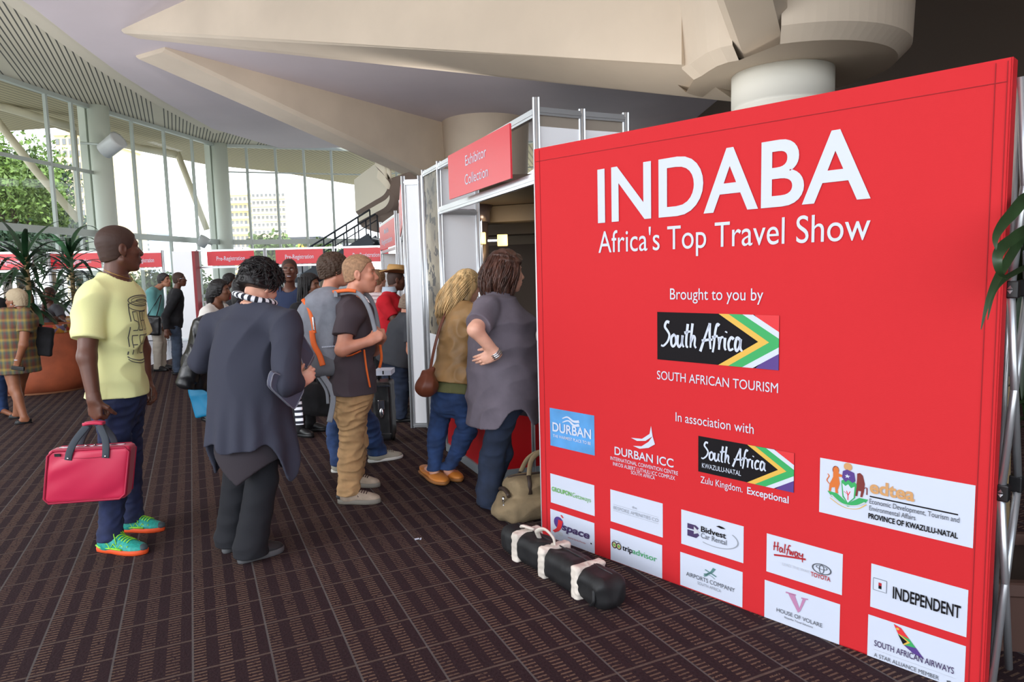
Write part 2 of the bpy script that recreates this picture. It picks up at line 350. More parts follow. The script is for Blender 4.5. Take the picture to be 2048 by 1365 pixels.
LE = cat3(LP_[1:]); OU = cat3(OU_[1:]); Zv = Vector((0, 0, 1))
def band(A, B, mb):
    for i in range(len(A)-1): mb.quad(A[i], A[i+1], B[i+1], B[i], smooth=True)
up_ = lambda S, dz, sx=0: [p+Vector((sx, 0, dz)) for p in S]
mb = MB(); band(LE, up_(LE, 1.25), mb); band(up_(LE, 0, .14), up_(LE, 1.25, .14), mb); band(up_(LE, 1.25), up_(LE, 1.25, .14), mb); band(up_(LE, -.14, .1), up_(LE, -.42, .04), mb)
struct(mb.build('mezzanine_parapet', m_par))
mb = MB(); band(LE, up_(LE, -.14, .1), mb); band(up_(LE, -.42, .04), up_(LE, -.55, .2), mb); band(up_(LE, -.55, .2), OU, mb); struct(mb.build('mezzanine_slab', m_slab))

# ================================================================ LETTERING
_cap = {}
def text_mesh(s, bold=0.0, shear=0.0, space=1.0):
    c = bpy.data.curves.new('t', 'FONT'); c.body = s; c.offset = bold; c.shear = shear; c.space_character = space; c.resolution_u = 6
    o = bpy.data.objects.new('t', c); COL.objects.link(o); dg = bpy.context.evaluated_depsgraph_get(); me = bpy.data.meshes.new_from_object(o.evaluated_get(dg))
    bpy.data.objects.remove(o); bpy.data.curves.remove(c)
    n = len(me.vertices); co = np.empty(n*3); me.vertices.foreach_get('co', co); return me, co.reshape(-1, 3)
def capheight(bold):
    if bold not in _cap:
        me, co = text_mesh('H', bold); _cap[bold] = (co[:, 1].min(), co[:, 1].max()); bpy.data.meshes.remove(me)
    return _cap[bold]
def lettering(parent, s, u0, u1, vb, cap, m, bold=0.0, shear=0.0, eps=.004, name='lettering', slope=0, space=1.0):
    """flat printed line of text filling u0..u1 with its base line at vb and the given capital height"""
    me, co = text_mesh(s, bold, shear, space); lo, hi = capheight(bold)
    x0, x1 = co[:, 0].min(), co[:, 0].max(); sx = (u1-u0)/(x1-x0); sy = cap/(hi-lo)
    out = np.empty_like(co); out[:, 0] = u0+(co[:, 0]-x0)*sx; out[:, 1] = -eps; out[:, 2] = vb+(co[:, 1]-lo)*sy + slope*(out[:, 0]-u0)
    me.vertices.foreach_set('co', out.ravel()); me.update(); me.materials.clear()
    o = mesh_obj(name, me, m, parent); return o
def flat(parent, polys, m, name, eps=.003):
    """printed flat shapes: list of point lists in (u, v)"""
    mb = MB()
    for p in polys: mb._f([mb.bm.verts.new((a, -eps, b)) for a, b in p])
    bm = mb.bm; bm.normal_update(); bmesh.ops.triangulate(bm, faces=[f for f in bm.faces if len(f.verts) > 4])
    return mb.build(name, m, parent, recalc=False)
def stroke(pts, w, n=6):
    """polyline brush stroke in 2D -> quads; w number or (start, end)"""
    P = [Vector((p[0], p[1])) for p in pts]; S = []
    for i in range(len(P)-1):                       # Catmull-Rom
        p0, p1, p2, p3 = P[max(i-1, 0)], P[i], P[i+1], P[min(i+2, len(P)-1)]
        for k in range(n):
            t = k/n; S.append(.5*((2*p1)+(p2-p0)*t+(2*p0-5*p1+4*p2-p3)*t*t+(3*p1-p0-3*p2+p3)*t**3))
    S.append(P[-1]); q = []; w0, w1 = (w, w) if isinstance(w, (int, float)) else w
    L = []
    for i, p in enumerate(S):
        d = (S[min(i+1, len(S)-1)]-S[max(i-1, 0)]); d = d.normalized() if d.length > 1e-9 else Vector((1, 0)); nn = Vector((-d.y, d.x)); ww = (w0+(w1-w0)*i/(len(S)-1))/2
        L.append((p+nn*ww, p-nn*ww))
    for a, b in zip(L, L[1:]): q.append([tuple(a[0]), tuple(b[0]), tuple(b[1]), tuple(a[1])])
    return q
BR = {  # brush letters in a 1-high cell: strokes and advance
 'S': ([[(.62, .98), (.42, 1.0), (.3, .8), (.5, .62), (.62, .45), (.5, .2), (.2, 0), (.02, .02)]], .7),
 'o': ([[(.3, .5), (.08, .38), (.06, .1), (.2, 0), (.38, .16), (.36, .4), (.26, .5)]], .46),
 'u': ([[(.06, .48), (.04, .14), (.16, .0), (.32, .16), (.4, .48)], [(.4, .48), (.36, .16), (.48, 0)]], .52),
 't': ([[(.24, .95), (.14, .4), (.14, .06), (.26, .02)], [(.0, .58), (.4, .66)]], .36),
 'h': ([[(.2, .98), (.1, .4), (.06, 0)], [(.08, .22), (.24, .46), (.36, .4), (.34, .12), (.44, 0)]], .5),
 'A': ([[(.0, -.12), (.28, .4), (.62, 1.02)], [(.62, 1.02), (.62, .5), (.68, .0)], [(.1, .3), (.5, .36), (.8, .38)]], .74),
 'f': ([[(.5, .94), (.36, .98), (.24, .7), (.16, .2), (.08, -.12)], [(.04, .46), (.4, .54)]], .4),
 'r': ([[(.06, .5), (.1, .25), (.08, 0)], [(.09, .22), (.2, .46), (.36, .5)]], .36),
 'i': ([[(.1, .48), (.08, .12), (.16, 0)], [(.16, .68), (.19, .73)]], .26),
 'c': ([[(.38, .44), (.22, .5), (.06, .28), (.12, .02), (.36, .08)]], .42),
 'a': ([[(.36, .42), (.16, .5), (.05, .2), (.14, .0), (.3, .16), (.38, .46)], [(.38, .46), (.36, .14), (.48, 0)]], .5),
 'H': ([[(.14, .95), (.1, .4), (.06, 0)], [(.5, 1.0), (.46, .5), (.44, .02)], [(.0, .42), (.62, .56)]], .62),
 'l': ([[(.16, 1.0), (.1, .4), (.12, 0)]], .24),
 'w': ([[(.02, .5), (.06, .04), (.22, .4), (.3, .02), (.46, .52)]], .5),
 'y': ([[(.04, .5), (.08, .22), (.28, .26), (.38, .52)], [(.38, .52), (.34, .1), (.36, -.4)]], .44), ' ': ([], .22)}
def brush(s, u0, u1, vb, h, w=.105):
    x = 0; sts = []
    for ch in s:
        st, adv = BR[ch]
        for p in st: sts.append([(x+a, b) for a, b in p])
        x += adv
    xs = [a for p in sts for a, b in p]; x0, x1 = min(xs), max(xs); sx = (u1-u0)/(x1-x0); q = []
    for p in sts: q += stroke([(u0+(a-x0)*sx, vb+b*h) for a, b in p], (w*h*1.15, w*h*.75))
    return q
M_white = mat('print_white', (206, 213, 229), rough=.6); M_black = mat('print_black', (24, 21, 24), rough=.8, spec=.2); M_grey = mat('print_grey', (150, 156, 166), rough=.6)
M_pgreen = mat('print_green', (52, 166, 92), rough=.6); M_gold = mat('print_gold', (224, 178, 72), rough=.6); M_purple = mat('print_purple', (84, 56, 132), rough=.6)
M_pred = mat('print_red', (222, 46, 52), rough=.6); M_dred = mat('print_dark_red', (176, 34, 44), rough=.6); M_dgrey = mat('print_dark_grey', (84, 88, 96), rough=.6); M_lime = mat('print_lime', (104, 176, 76), rough=.6)
M_tan = mat('print_tan', (206, 154, 100), rough=.6); M_brown = mat('print_brown', (120, 44, 40), rough=.6); M_navy = mat('print_violet_navy', (66, 48, 92), rough=.6); M_orange = mat('print_orange', (214, 112, 44), rough=.6)
M_mauve = mat('print_mauve', (188, 130, 168), rough=.6); M_lgrey = mat('print_light_grey', (196, 200, 208), rough=.6); M_teal = mat('print_teal', (88, 130, 128), rough=.6)
M_alu = mat('aluminium', (206, 210, 214), rough=.32, metal=.75); M_panel = mat('white_panel', (246, 248, 252), rough=.5); M_chrome = mat('chrome', (210, 212, 216), rough=.2, metal=1)

# ================================================================ THE RED BANNER STAND
BP = (.152, 3.91); BA = math.atan2(-.736, .677)
ban = thing('banner_stand', 'large red fabric exhibition banner with white INDABA headline and sponsor logos', 'banner', (*BP, 0), BA)
m = mat('banner_red', (206, 40, 46), rough=.75, bump=.05, bscale=220, spec=.25); g = NT(m)
BWd, BH0, BH1 = 2.205, 2.235, 2.205
mb = MB(); NX, NZ = 30, 24
def ban_top(u): return BH0+(BH1-BH0)*u/BWd
def ban_y(u, v): return .004*math.sin(u*2.1+v*1.3)*min(1, (BWd-u)*3)*min(1, u*4)*0
grid = [[mb.bm.verts.new((u*BWd/NX, 0, ban_top(u*BWd/NX)*v/NZ)) for v in range(NZ+1)] for u in range(NX+1)]
for a in range(NX):
    for b in range(NZ): mb._f([grid[a][b], grid[a+1][b], grid[a+1][b+1], grid[a][b+1]], True)
# the returned edges wrap round the frame
for u in (0, BWd):
    mb.box(u-.004 if u else -.002, u+.002 if u else .004, 0, .06, .004, ban_top(u))
mb.box(0, BWd, .0, .05, .0, .004); fab = mb.build('fabric', m, ban, recalc=False)
mb = MB(); M_seam = mat('seam', (150, 22, 30), rough=.8)
for a, b in (((.04, .02), (.04, BH0-.01)), ((BWd-.045, .02), (BWd-.045, BH1-.01)), ((.01, BH0-.07), (BWd-.01, BH1-.075)), ((BWd-.012, .02), (BWd-.012, BH1-.01))):
    mb.bar((a[0], -.001, a[1]), (b[0], -.001, b[1]), .0025, .002, (0, 1, 0))
mb.build('seam', M_seam, fab)
mb = MB()
for x in (.03, .74, 1.46, BWd-.02):
    mb.tube([(x, .05, .02), (x, .05, 2.16)], .011, 8); mb.tube([(x, .20, .02), (x, .20, 2.16)], .011, 8)
for z in (.03, .74, 1.45, 2.15):
    mb.tube([(.03, .05, z), (BWd-.02, .05, z)], .008, 8)
    for x in (.03, .74, 1.46, BWd-.02): mb.tube([(x, .05, z), (x, .20, z)], .008, 8)
mb.build('frame', M_alu, ban)
# the diagonal scissor bars at the open end
for k, (z0, z1) in enumerate(((.03, .74), (.74, 1.45), (1.45, 2.15))):
    mb = MB(); mb.tube([(BWd+.012, .06, z0), (BWd+.03, .22, z1)], .013, 10); mb.tube([(BWd+.012, .06, z1), (BWd+.03, .22, z0)], .013, 10)
    mb.build('brace', M_alu, ban)
for z in (.74, 1.45):
    mb = MB(); mb.box(BWd-.0, BWd+.035, .05, .09, z-.03, z+.03, bev=.005); mb.build('hub', mat('hub_black', (24, 24, 26), rough=.4), ban); mb = MB(); mb.box(BWd+.005, BWd+.045,   .20, .24, z-.03, z+.03, bev=.005); mb.build('hub', mat('hub_black', (24, 24, 26), rough=.4), ban)
mb = MB(); mb.tube([(-.006, .01, 0), (-.012, .012, 1.2), (-.006, .01, 2.22)], .009, 8); mb.build('edge_profile', mat('edge_white', (226, 226, 230), rough=.4), ban)
def LT(s, a, b, c, m=M_white, bold=0, shear=0, parent=ban, eps=.004):
    """a: base line at the left end, b: base line at the right end, c: cap line at the left end (all in banner metres)"""
    return lettering(parent, s, a[0], b[0], (a[1]+b[1])/2, c[1]-a[1], m, bold, shear, eps)
LT('INDABA', (0.459,1.8), (1.784,1.786), (0.444,2.071), bold=.016)
LT("Africa's Top Travel Show", (0.46,1.649), (1.786,1.632), (0.458,1.757))
LT('Brought to you by', (0.897,1.405), (1.364,1.404), (0.897,1.457))
LT('SOUTH AFRICAN TOURISM', (0.821,1.012), (1.435,1.015), (0.821,1.054), bold=.0)
LT('In association with', (0.927,0.816), (1.327,0.823), (0.927,0.86))
def panel(name, tl, br, m=M_white, lab=None, eps=.002):
    u0, v1 = tl; u1, v0 = br
    o = flat(ban, [[(u0, v0), (u1, v0), (u1, v1), (u0, v1)]], m, name, eps)
    if lab: o['label'] = lab
    def N(s, t): return (u0+(u1-u0)*s, v0+(v1-v0)*t)
    def T(s, s0, s1, t, ch, m, bold=0, shear=0, eps=.0065, slope=0): 
        return lettering(o, s, N(s0, 0)[0], N(s1, 0)[0], N(0, t)[1], ch*(v1-v0), m, bold, shear, eps)
    def Q(polys, m, eps=.0045, name='emblem'): return flat(o, [[N(*p) for p in q] for q in polys], m, name, eps)
    N.u = u1-u0; N.v = v1-v0
    return o, N, T, Q
def ellipse(cx, cy, rx, ry, n=24): return [(cx+rx*math.cos(2*math.pi*i/n), cy+ry*math.sin(2*math.pi*i/n)) for i in range(n)]
def ringp(cx, cy, rx, ry, w, asp=1, n=28, a0=0, a1=360):
    q = []
    for i in range(n):
        a = math.radians(a0+(a1-a0)*i/n); b = math.radians(a0+(a1-a0)*(i+1)/n)
        q.append([(cx+rx*math.cos(a), cy+ry*math.sin(a)), (cx+rx*math.cos(b), cy+ry*math.sin(b)), (cx+(rx-w)*math.cos(b), cy+(ry-w*asp)*math.sin(b)), (cx+(rx-w)*math.cos(a), cy+(ry-w*asp)*math.sin(a))])
    return q
def flag_logo(tl, br, lab, kzn=False):
    o, N, T, Q = panel('logo_panel', tl, br, M_black, lab)
    b = -.0005
    Q([[(1, .48), (1, 1), (.82, 1)]], M_pred, .0042); Q([[(1, .4), (1, 0), (.83, 0)]], M_purple, .0042)
    Q([[(.54, 1), (.62, 1), (.93, .5), (.62, 0), (.54, 0), (.85, .5)]], M_gold, .0044)
    Q([[(.62, 1), (.73, 1), (1, .58), (1, .42), (.73, 0), (.62, 0), (.93, .5)]], M_pgreen, .0046)
    Q([[(.73, 1), (.81, 1), (1, .70), (1, .58)], [(.73, 0), (.81, 0), (1, .30), (1, .42)]], M_white, .0048)
    u = [N(*p) for p in ((.04, .0), (.73, .0))]; t0 = .40 if kzn else .30; hh = (.46 if kzn else .5)*N.v
    flat(o, brush('South Africa', u[0][0], u[1][0], N(0, t0)[1], hh), M_white, 'lettering', .0055)
    if kzn: T('KWAZULU-NATAL', .05, .48, .14, .13, M_white)
    return o
flag_logo((0.822,1.343), (1.436,1.111), 'black logo with flag chevrons in gold, green and white')
flag_logo((1.05,0.767), (1.509,0.596), 'smaller black flag logo lettered KWAZULU-NATAL', True)
a, b, c = (1.064,0.541), (1.277,0.548), (1.064,0.573); LT('Zulu Kingdom.', a, b, c); a2, b2 = (1.299,0.541), (1.488,0.547); lettering(ban, 'Exceptional', a2[0], b2[0], (a2[1]+b2[1])/2, c[1]-a[1], M_white, .014)
# sponsors
m_sea = mat('print_sea_blue', (84, 150, 208), rough=.6, var=.12, vscale=4)
o, N, T, Q = panel('logo_panel', (0.082,0.775), (0.414,0.555), m_sea, 'sky blue logo panel lettered DURBAN')
T('DURBAN', .07, .94, .40, .24, M_white, .02); T('THE WARMEST PLACE TO BE', .08, .93, .25, .075, M_white, .01)
Q(stroke([(.3, .78), (.42, .84), (.55, .76), (.68, .78)], (.02, .07))+stroke([(.3, .68), (.44, .75), (.56, .66), (.68, .69)], (.02, .07)), M_white)
a, b, c = (0.552,0.585), (0.915,0.589), (0.552,0.628); LT('DURBAN ICC', a, b, c, bold=.012)
a, b, c = (0.524,0.553), (0.94,0.555), (0.525,0.572); LT('INTERNATIONAL CONVENTION CENTRE', a, b, c)
a, b, c = (0.541,0.524), (0.923,0.529), (0.541,0.543); LT('INKOSI ALBERT LUTHULI ICC COMPLEX', a, b, c)
a, b, c = (0.658,0.505), (0.806,0.504), (0.658,0.523); LT('SOUTH AFRICA', a, b, c)
p = lambda *q: [tuple(x) for x in q]
flat(ban, [p((0.66,0.694), (0.729,0.7), (0.775,0.733), (0.784,0.775), (0.793,0.723), (0.75,0.693), (0.698,0.684)), p((0.672,0.654), (0.725,0.661), (0.768,0.691), (0.793,0.723), (0.807,0.685), (0.768,0.66), (0.713,0.646))], M_white, 'emblem', .004)
o, N, T, Q = panel('logo_panel', (0.076,0.389), (0.408,0.216), M_white, 'white panel with green travel deals lettering')
T('GROUPON', .04, .50, .42, .15, M_lime, .02); T('Getaways', .52, .93, .42, .15, M_lime, -.004)
o, N, T, Q = panel('logo_panel', (0.07,0.176), (0.405,0.002), M_white, 'white panel with red and purple internet provider logo')
Q([ellipse(.2, .62, .11, .2)], M_purple); Q(stroke([(.3, .88), (.27, .86)], .09)+stroke([(.25, .72), (.2, .42), (.08, .26)], (.11, .07)), M_pred, .005)
T('space', .28, .9, .42, .25, M_navy, .03, .2); T('Internet Service Provider', .42, .82, .22, .05, M_dred)
Q([ellipse(.24, .26, .06, .07)], M_lgrey); Q([ellipse(.93, .3, .015, .025)], M_black)
o, N, T, Q = panel('logo_panel', (0.519,0.392), (0.85,0.217), M_white, 'white panel with thin grey amenities company lettering')
T('the', .44, .53, .62, .07, M_grey); T('BESPOKE AMENITIES CO', .07, .93, .42, .10, M_grey, -.006); Q([[(.06, .56), (.93, .56), (.93, .567), (.06, .567)], [(.06, .37), (.93, .37), (.93, .377), (.06, .377)]], M_grey)
o, N, T, Q = panel('logo_panel', (0.516,0.177), (0.846,0.003), M_white, 'white panel with owl eyes and black and green lettering')
T('trip', .25, .45, .45, .17, M_black, .015); T('advisor', .45, .91, .45, .17, M_pgreen)
Q(ringp(.085, .52, .052, .11, .012, 2.2)+ringp(.175, .52, .052, .11, .012, 2.2)+[[(.03, .63), (.09, .67), (.17, .67), (.23, .63), (.17, .655), (.09, .655)]], M_black); Q([ellipse(.085, .52, .02, .042), ellipse(.175, .52, .02, .042)], M_lime, .005)
Q(ringp(.085, .52, .034, .075, .008, 2.2)+ringp(.175, .52, .034, .075, .008, 2.2), M_gold, .005)
o, N, T, Q = panel('logo_panel', (0.957,0.389), (1.283,0.217), M_white, 'white panel with purple car rental logo')
Q([[(.11, .66), (.25, .66), (.3, .6), (.27, .52), (.11, .52)], [(.11, .48), (.27, .48), (.31, .4), (.26, .3), (.11, .3)]], M_navy); Q([[(.22, .62), (.32, .48), (.22, .4)]], M_lgrey, .005)
T('Bidvest', .34, .74, .53, .16, M_black, .02); T('Car Rental', .34, .75, .36, .14, M_dgrey); Q(ringp(.55, .5, .38, .30, .02, 1, 24, -120, 40), M_grey, .004); Q([[(.58, .80), (.63, .84), (.70, .82), (.73, .79), (.66, .77)]], M_black)
o, N, T, Q = panel('logo_panel', (0.951,0.174), (1.28,0.006), M_white, 'white panel with grey airport company lettering')
T('AIRPORTS COMPANY', .11, .89, .36, .12, M_dgrey); T('SOUTH AFRICA', .3, .68, .22, .085, M_grey)
Q(stroke([(.4, .58), (.5, .66), (.57, .84)], (.02, .05))+stroke([(.42, .72), (.5, .68), (.6, .62)], .03)+stroke([(.48, .66), (.44, .56), (.4, .52)], .03)+stroke([(.4, .56), (.5, .60), (.58, .54)], .012), M_teal)
o, N, T, Q = panel('logo_panel', (1.392,0.387), (1.714,0.214), M_white, 'white panel with red handwritten Halfway lettering')
flat(o, brush('Halfway', N(.1, 0)[0], N(.5, 0)[0], N(0, .62)[1], .24*N.v, .12)+stroke([N(.11, .5), N(.3, .56), N(.54, .62)], .008), M_dred, 'lettering', .0055)
T('LEAD THE WAY', .23, .59, .30, .07, M_lgrey); T('TOYOTA', .61, .86, .25, .11, M_dred, .02)
Q(ringp(.745, .49, .125, .13, .018, 1.2)+ringp(.745, .53, .075, .05, .012, 1)+ringp(.745, .49, .035, .11, .012, 1), M_dgrey)
o, N, T, Q = panel('logo_panel', (1.385,0.173), (1.708,0.001), M_white, 'white panel with large mauve V and serif lettering')
T('HOUSE OF VOLARE', .18, .79, .28, .10, M_dgrey); T('Bespoke Travel Solutions', .29, .67, .18, .05, M_dgrey)
Q([[(.33, .86), (.42, .87), (.50, .50), (.47, .44)], [(.30, .84), (.44, .86), (.44, .89), (.30, .88)]], M_mauve); Q([[(.47, .44), (.50, .50), (.57, .84), (.53, .84)], [(.51, .83), (.60, .85), (.60, .88), (.51, .86)]], M_mauve, .005)
o, N, T, Q = panel('logo_panel', (1.822,0.382), (2.147,0.205), M_white, 'white panel with black INDEPENDENT lettering')
T('INDEPENDENT', .25, .94, .36, .27, M_black, .02); Q([[(.03, .42), (.18, .42), (.18, .70), (.03, .70)]], M_dgrey); Q([[(.035, .43), (.175, .43), (.175, .69), (.035, .69)]], M_white, .005); Q([[(.09, .48), (.125, .48), (.125, .55), (.09, .55)]], M_black, .0055); Q([[(.09, .55), (.125, .55), (.125, .62), (.09, .62)]], M_dred, .0055)
o, N, T, Q = panel('logo_panel', (1.816,0.171), ((2.147,0.166)[0], (1.817,-0.014)[1]), M_white, 'white panel with airline tail fin and navy lettering')
T('SOUTH AFRICAN AIRWAYS', .08, .90, .36, .13, M_navy, .008); T('A STAR ALLIANCE MEMBER', .08, .76, .12, .085, M_dgrey); Q([[(.07, .27), (.92, .27), (.92, .275), (.07, .275)]], M_lgrey); Q([ellipse(.86, .15, .03, .04, 5)], M_dgrey)
Q([[(.28, .98), (.36, .94), (.45, .76), (.33, .80)]], M_pred); Q([[(.33, .80), (.45, .76), (.52, .62), (.39, .60)]], M_pgreen, .0047); Q([[(.33, .79), (.43, .69), (.385, .61)]], M_black, .005); Q([[(.33, .80), (.35, .80), (.46, .69), (.40, .60), (.385, .61), (.43, .69)]], M_gold, .0053); Q([[(.39, .60), (.52, .62), (.61, .44), (.49, .49)]], M_purple, .0047); Q([ellipse(.325, .9, .018, .025)], M_gold, .0055)
# provincial arms: two generic supporters beside a shield over a green mound
o, N, T, Q = panel('logo_panel', (1.616,0.767), (2.155,0.539), M_white, 'wide white panel with coat of arms and tan edtea lettering')
T('edtea', .36, .65, .55, .23, M_tan, .03); Q([[(.36, .475), (.91, .475), (.91, .498), (.36, .498)]], M_black); T('Economic Development, Tourism and', .36, .92, .365, .085, M_dgrey, .003); T('Environmental Affairs', .36, .66, .245, .085, M_dgrey, .003); T('PROVINCE OF KWAZULU-NATAL', .355, .915, .10, .095, M_black, .03)
Q([[(.16, .66), (.19, .72), (.24, .72), (.27, .64), (.26, .40), (.21, .27), (.17, .38)]], M_pgreen); Q([[(.168, .62), (.19, .58), (.21, .62), (.23, .56), (.255, .60), (.25, .40), (.21, .29), (.18, .40)]], M_white, .005)
Q([[(.165, .72), (.17, .84), (.2, .88), (.25, .84), (.26, .70), (.24, .66), (.21, .70), (.19, .65)]], M_purple, .0052); Q([ellipse(.205, .93, .03, .07)], M_tan, .0048)
Q([[(.2, .8), (.208, .775), (.225, .775), (.211, .755), (.216, .73), (.203, .745), (.19, .73), (.195, .757), (.184, .775), (.198, .775)]], M_white, .006)
Q(stroke([(.21, .34), (.21, .42), (.2, .5)], .006)+stroke([(.21, .42), (.225, .5)], .006)+stroke([(.21, .44), (.18, .48)], .006), M_pred, .0055)
Q([[(.10, .86), (.12, .90), (.14, .86), (.14, .78), (.17, .76), (.17, .73), (.14, .72), (.15, .60), (.135, .48), (.14, .42), (.12, .42), (.115, .52), (.09, .50), (.085, .42), (.07, .42), (.075, .56), (.10, .70)]]+stroke([(.075, .56), (.055, .62), (.07, .70), (.06, .74)], .008), M_orange); Q([ellipse(.118, .83, .024, .075)], M_brown, .004)
Q([[(.27, .84), (.29, .86), (.31, .82), (.325, .68), (.32, .54), (.31, .44), (.295, .44), (.30, .54), (.28, .54), (.275, .44), (.26, .44), (.265, .60), (.27, .72)]]+stroke([(.32, .6), (.338, .62), (.34, .5)], .008), M_brown)
Q([[(.06, .43), (.13, .42), (.21, .28), (.29, .42), (.35, .42), (.33, .34), (.21, .22), (.09, .34)]], M_pgreen, .0046); Q(stroke([(.09, .37), (.15, .27), (.21, .245), (.28, .28), (.33, .36)], .016), M_lgrey, .0057); Q(stroke([(.08, .31), (.15, .22), (.21, .19), (.28, .22), (.34, .33)], .008), M_gold, .005)

# ================================================================ EXHIBITION BOOTHS
m_sign = mat('sign_red', (214, 44, 56), rough=.35); m_counter = mat('counter_red', (206, 28, 34), rough=.35)
m_photo = mat('spotted_photo', (120, 108, 88), rough=.35); g = NT(m_photo); _, _, zc = g.coord(0, scale=(3, 3, 3)); n1 = g.noise(2.2, 6); n2 = g.noise(9, 4)
g.color(g.mix(g.math('GREATER_THAN', n2, .56), g.ramp(n1, [(.3, rgb(74, 70, 62)), (.5, rgb(128, 118, 98)), (.7, rgb(186, 176, 150))]), rgb(44, 42, 38)))
def post(root, p, h=2.5, r=.022, name='post'):
    mb = MB(); mb.lathe([(r, 0), (r, h)], 8, (p[0], p[1], 0))
    for k in range(4):
        a = math.pi/4+k*math.pi/2; mb.box(p[0]+math.cos(a)*r-.004, p[0]+math.cos(a)*r+.004, p[1]+math.sin(a)*r-.004, p[1]+math.sin(a)*r+.004, 0, h)
    return mb.build(name, M_alu, root)
def rail(root, p, q, z, h=.045, w=.03, name='rail'):
    mb = MB(); mb.bar((p[0], p[1], z), (q[0], q[1], z), w, h); mb.bar((p[0], p[1], z), (q[0], q[1], z), w+.008, h*.35); return mb.build(name, M_alu, root)
def infill(root, p, q, z0, z1, m, name='panel', th=.006):
    mb = MB(); mb.bar((p[0], p[1], (z0+z1)/2), (q[0], q[1], (z0+z1)/2), th, z1-z0); return mb.build(name, m, root)
def sign(root, p, q, z0, z1, lines, out, bold=.01, m=m_sign, th=.012, cover=.7, name='sign'):
    """board from p (left as read) to q; out: distance in front"""
    p = Vector((p[0], p[1])); q = Vector((q[0], q[1])); d = (q-p).normalized(); nrm = Vector((d.y, -d.x)); W_ = (q-p).length
    o = MB(); o.box(0, W_, -th/2, th/2, z0, z1); s = o.build(name, m, root, (p.x+nrm.x*out, p.y+nrm.y*out, 0)); s.rotation_euler = (0, 0, math.atan2(d.y, d.x))
    hh = (z1-z0)/len(lines)
    for k, t in enumerate(lines):
        w = W_*cover*len(t)/max(len(x) for x in lines); c = (z1-z0)*(.215 if len(lines) > 1 else .30)
        lettering(s, t, W_/2-w/2, W_/2+w/2, (z0+z1)/2+((len(lines)-1)/2-k)*hh*.80-c/2, c, M_white, bold, 0, th/2+.002)
    return s
def V2(p): return Vector((p[0], p[1]))
PB, PA, PC = (-0.595,6.013,2.5), (0.174,4.096,2.5), (-0.784,6.481,2.5); PD, PE = (0.455,4.239,2.5), (0.739,4.364,2.5)
bo = PB[:2]; PX = (.35*.906, .35*.423)
bt = thing('exhibition_booth', 'white shell scheme booth with red Exhibitor Collection sign over its opening', 'booth', (*bo, 0))
L = lambda p: (p[0]-bo[0], p[1]-bo[1])
for p in (PB, PA, PC, PD, PE): post(bt, L(p), 2.52 if p is not PA else 2.56)
post(bt, PX)
rail(bt, L(PB), L(PA), 2.475, .05); rail(bt, L(PB), L(PA), 2.10, .06); rail(bt, L(PC), L(PB), 2.48); rail(bt, L(PA), L(PD), 2.485); rail(bt, L(PD), L(PE), 2.485); rail(bt, (0, 0), PX, 2.09); rail(bt, L(PA), L(PD), .03); rail(bt, L(PD), L(PE), .03)
infill(bt, (0, 0), PX, 0, 2.07, M_panel); infill(bt, (0, 0), PX, 2.12, 2.46, M_panel); infill(bt, L(PA), L(PD), .05, 2.40, M_panel); infill(bt, L(PD), L(PE), .05, 2.40, M_panel)
infill(bt, L(PA), L(PD), 2.40, 2.47, mat('grey_infill', (150, 140, 128), rough=.5)); infill(bt, L(PD), L(PE), 2.40, 2.47, MATS['grey_infill'])
o = infill(bt, L(PC), L(PB), 1.0, 2.46, m_photo, 'photo_panel'); o['label'] = 'tall panel printed with spotted fur'
infill(bt, L(PC), L(PB), .05, 1.0, M_panel)
s0, s1 = (-0.424,5.38,2.42), (0.051,4.275,2.42)
sign(bt, L(s0), L(s1), 2.125, 2.455, ['Exhibitor', 'Collection'], .03, bold=.0, cover=.38)
# the red counter in its opening
K = Vector((-.20, 4.99)); d1 = Vector((-.39, .92)).normalized(); d2 = Vector((.95, .30)).normalized()
ct = thing('counter', 'red registration counter with aluminium edges behind the queue', 'counter', (K.x, K.y, 0))
mb = MB(); mb.prism([(0, 0), tuple(d2*.75), tuple(d2*.75+d1*1.0), tuple(d1*1.0)], .07, 1.0); body = mb.build('body', m_counter, ct)
mb = MB(); mb.prism([tuple(-d1*.02-d2*.02), tuple(d2*.78-d1*.02), tuple(d2*.78+d1*1.03), tuple(d1*1.03-d2*.02)], 1.0, 1.03); mb.build('countertop', M_panel, ct)
mb = MB()
for a, b in (((0, 0), d2*.75), ((0, 0), d1)): mb.bar((a[0], a[1], .035), (b[0], b[1], .035), .03, .07)
mb.build('plinth', mat('plinth_grey', (150, 158, 162), rough=.5), ct)
for p in ((0, 0), tuple(d1*1.0), tuple(d2*.36-d1*.0), tuple(d2*.75)): post(ct, p, 1.0, .016, 'edge_post')
s = lettering(body, 'REGISTRATION', 0, .62, .62, .05, M_white, .01, 0, .004); s.rotation_euler = (0, 0, math.atan2(-d1.y, -d1.x)); s.location = (d1.x*.72-.003, d1.y*.72, 0)
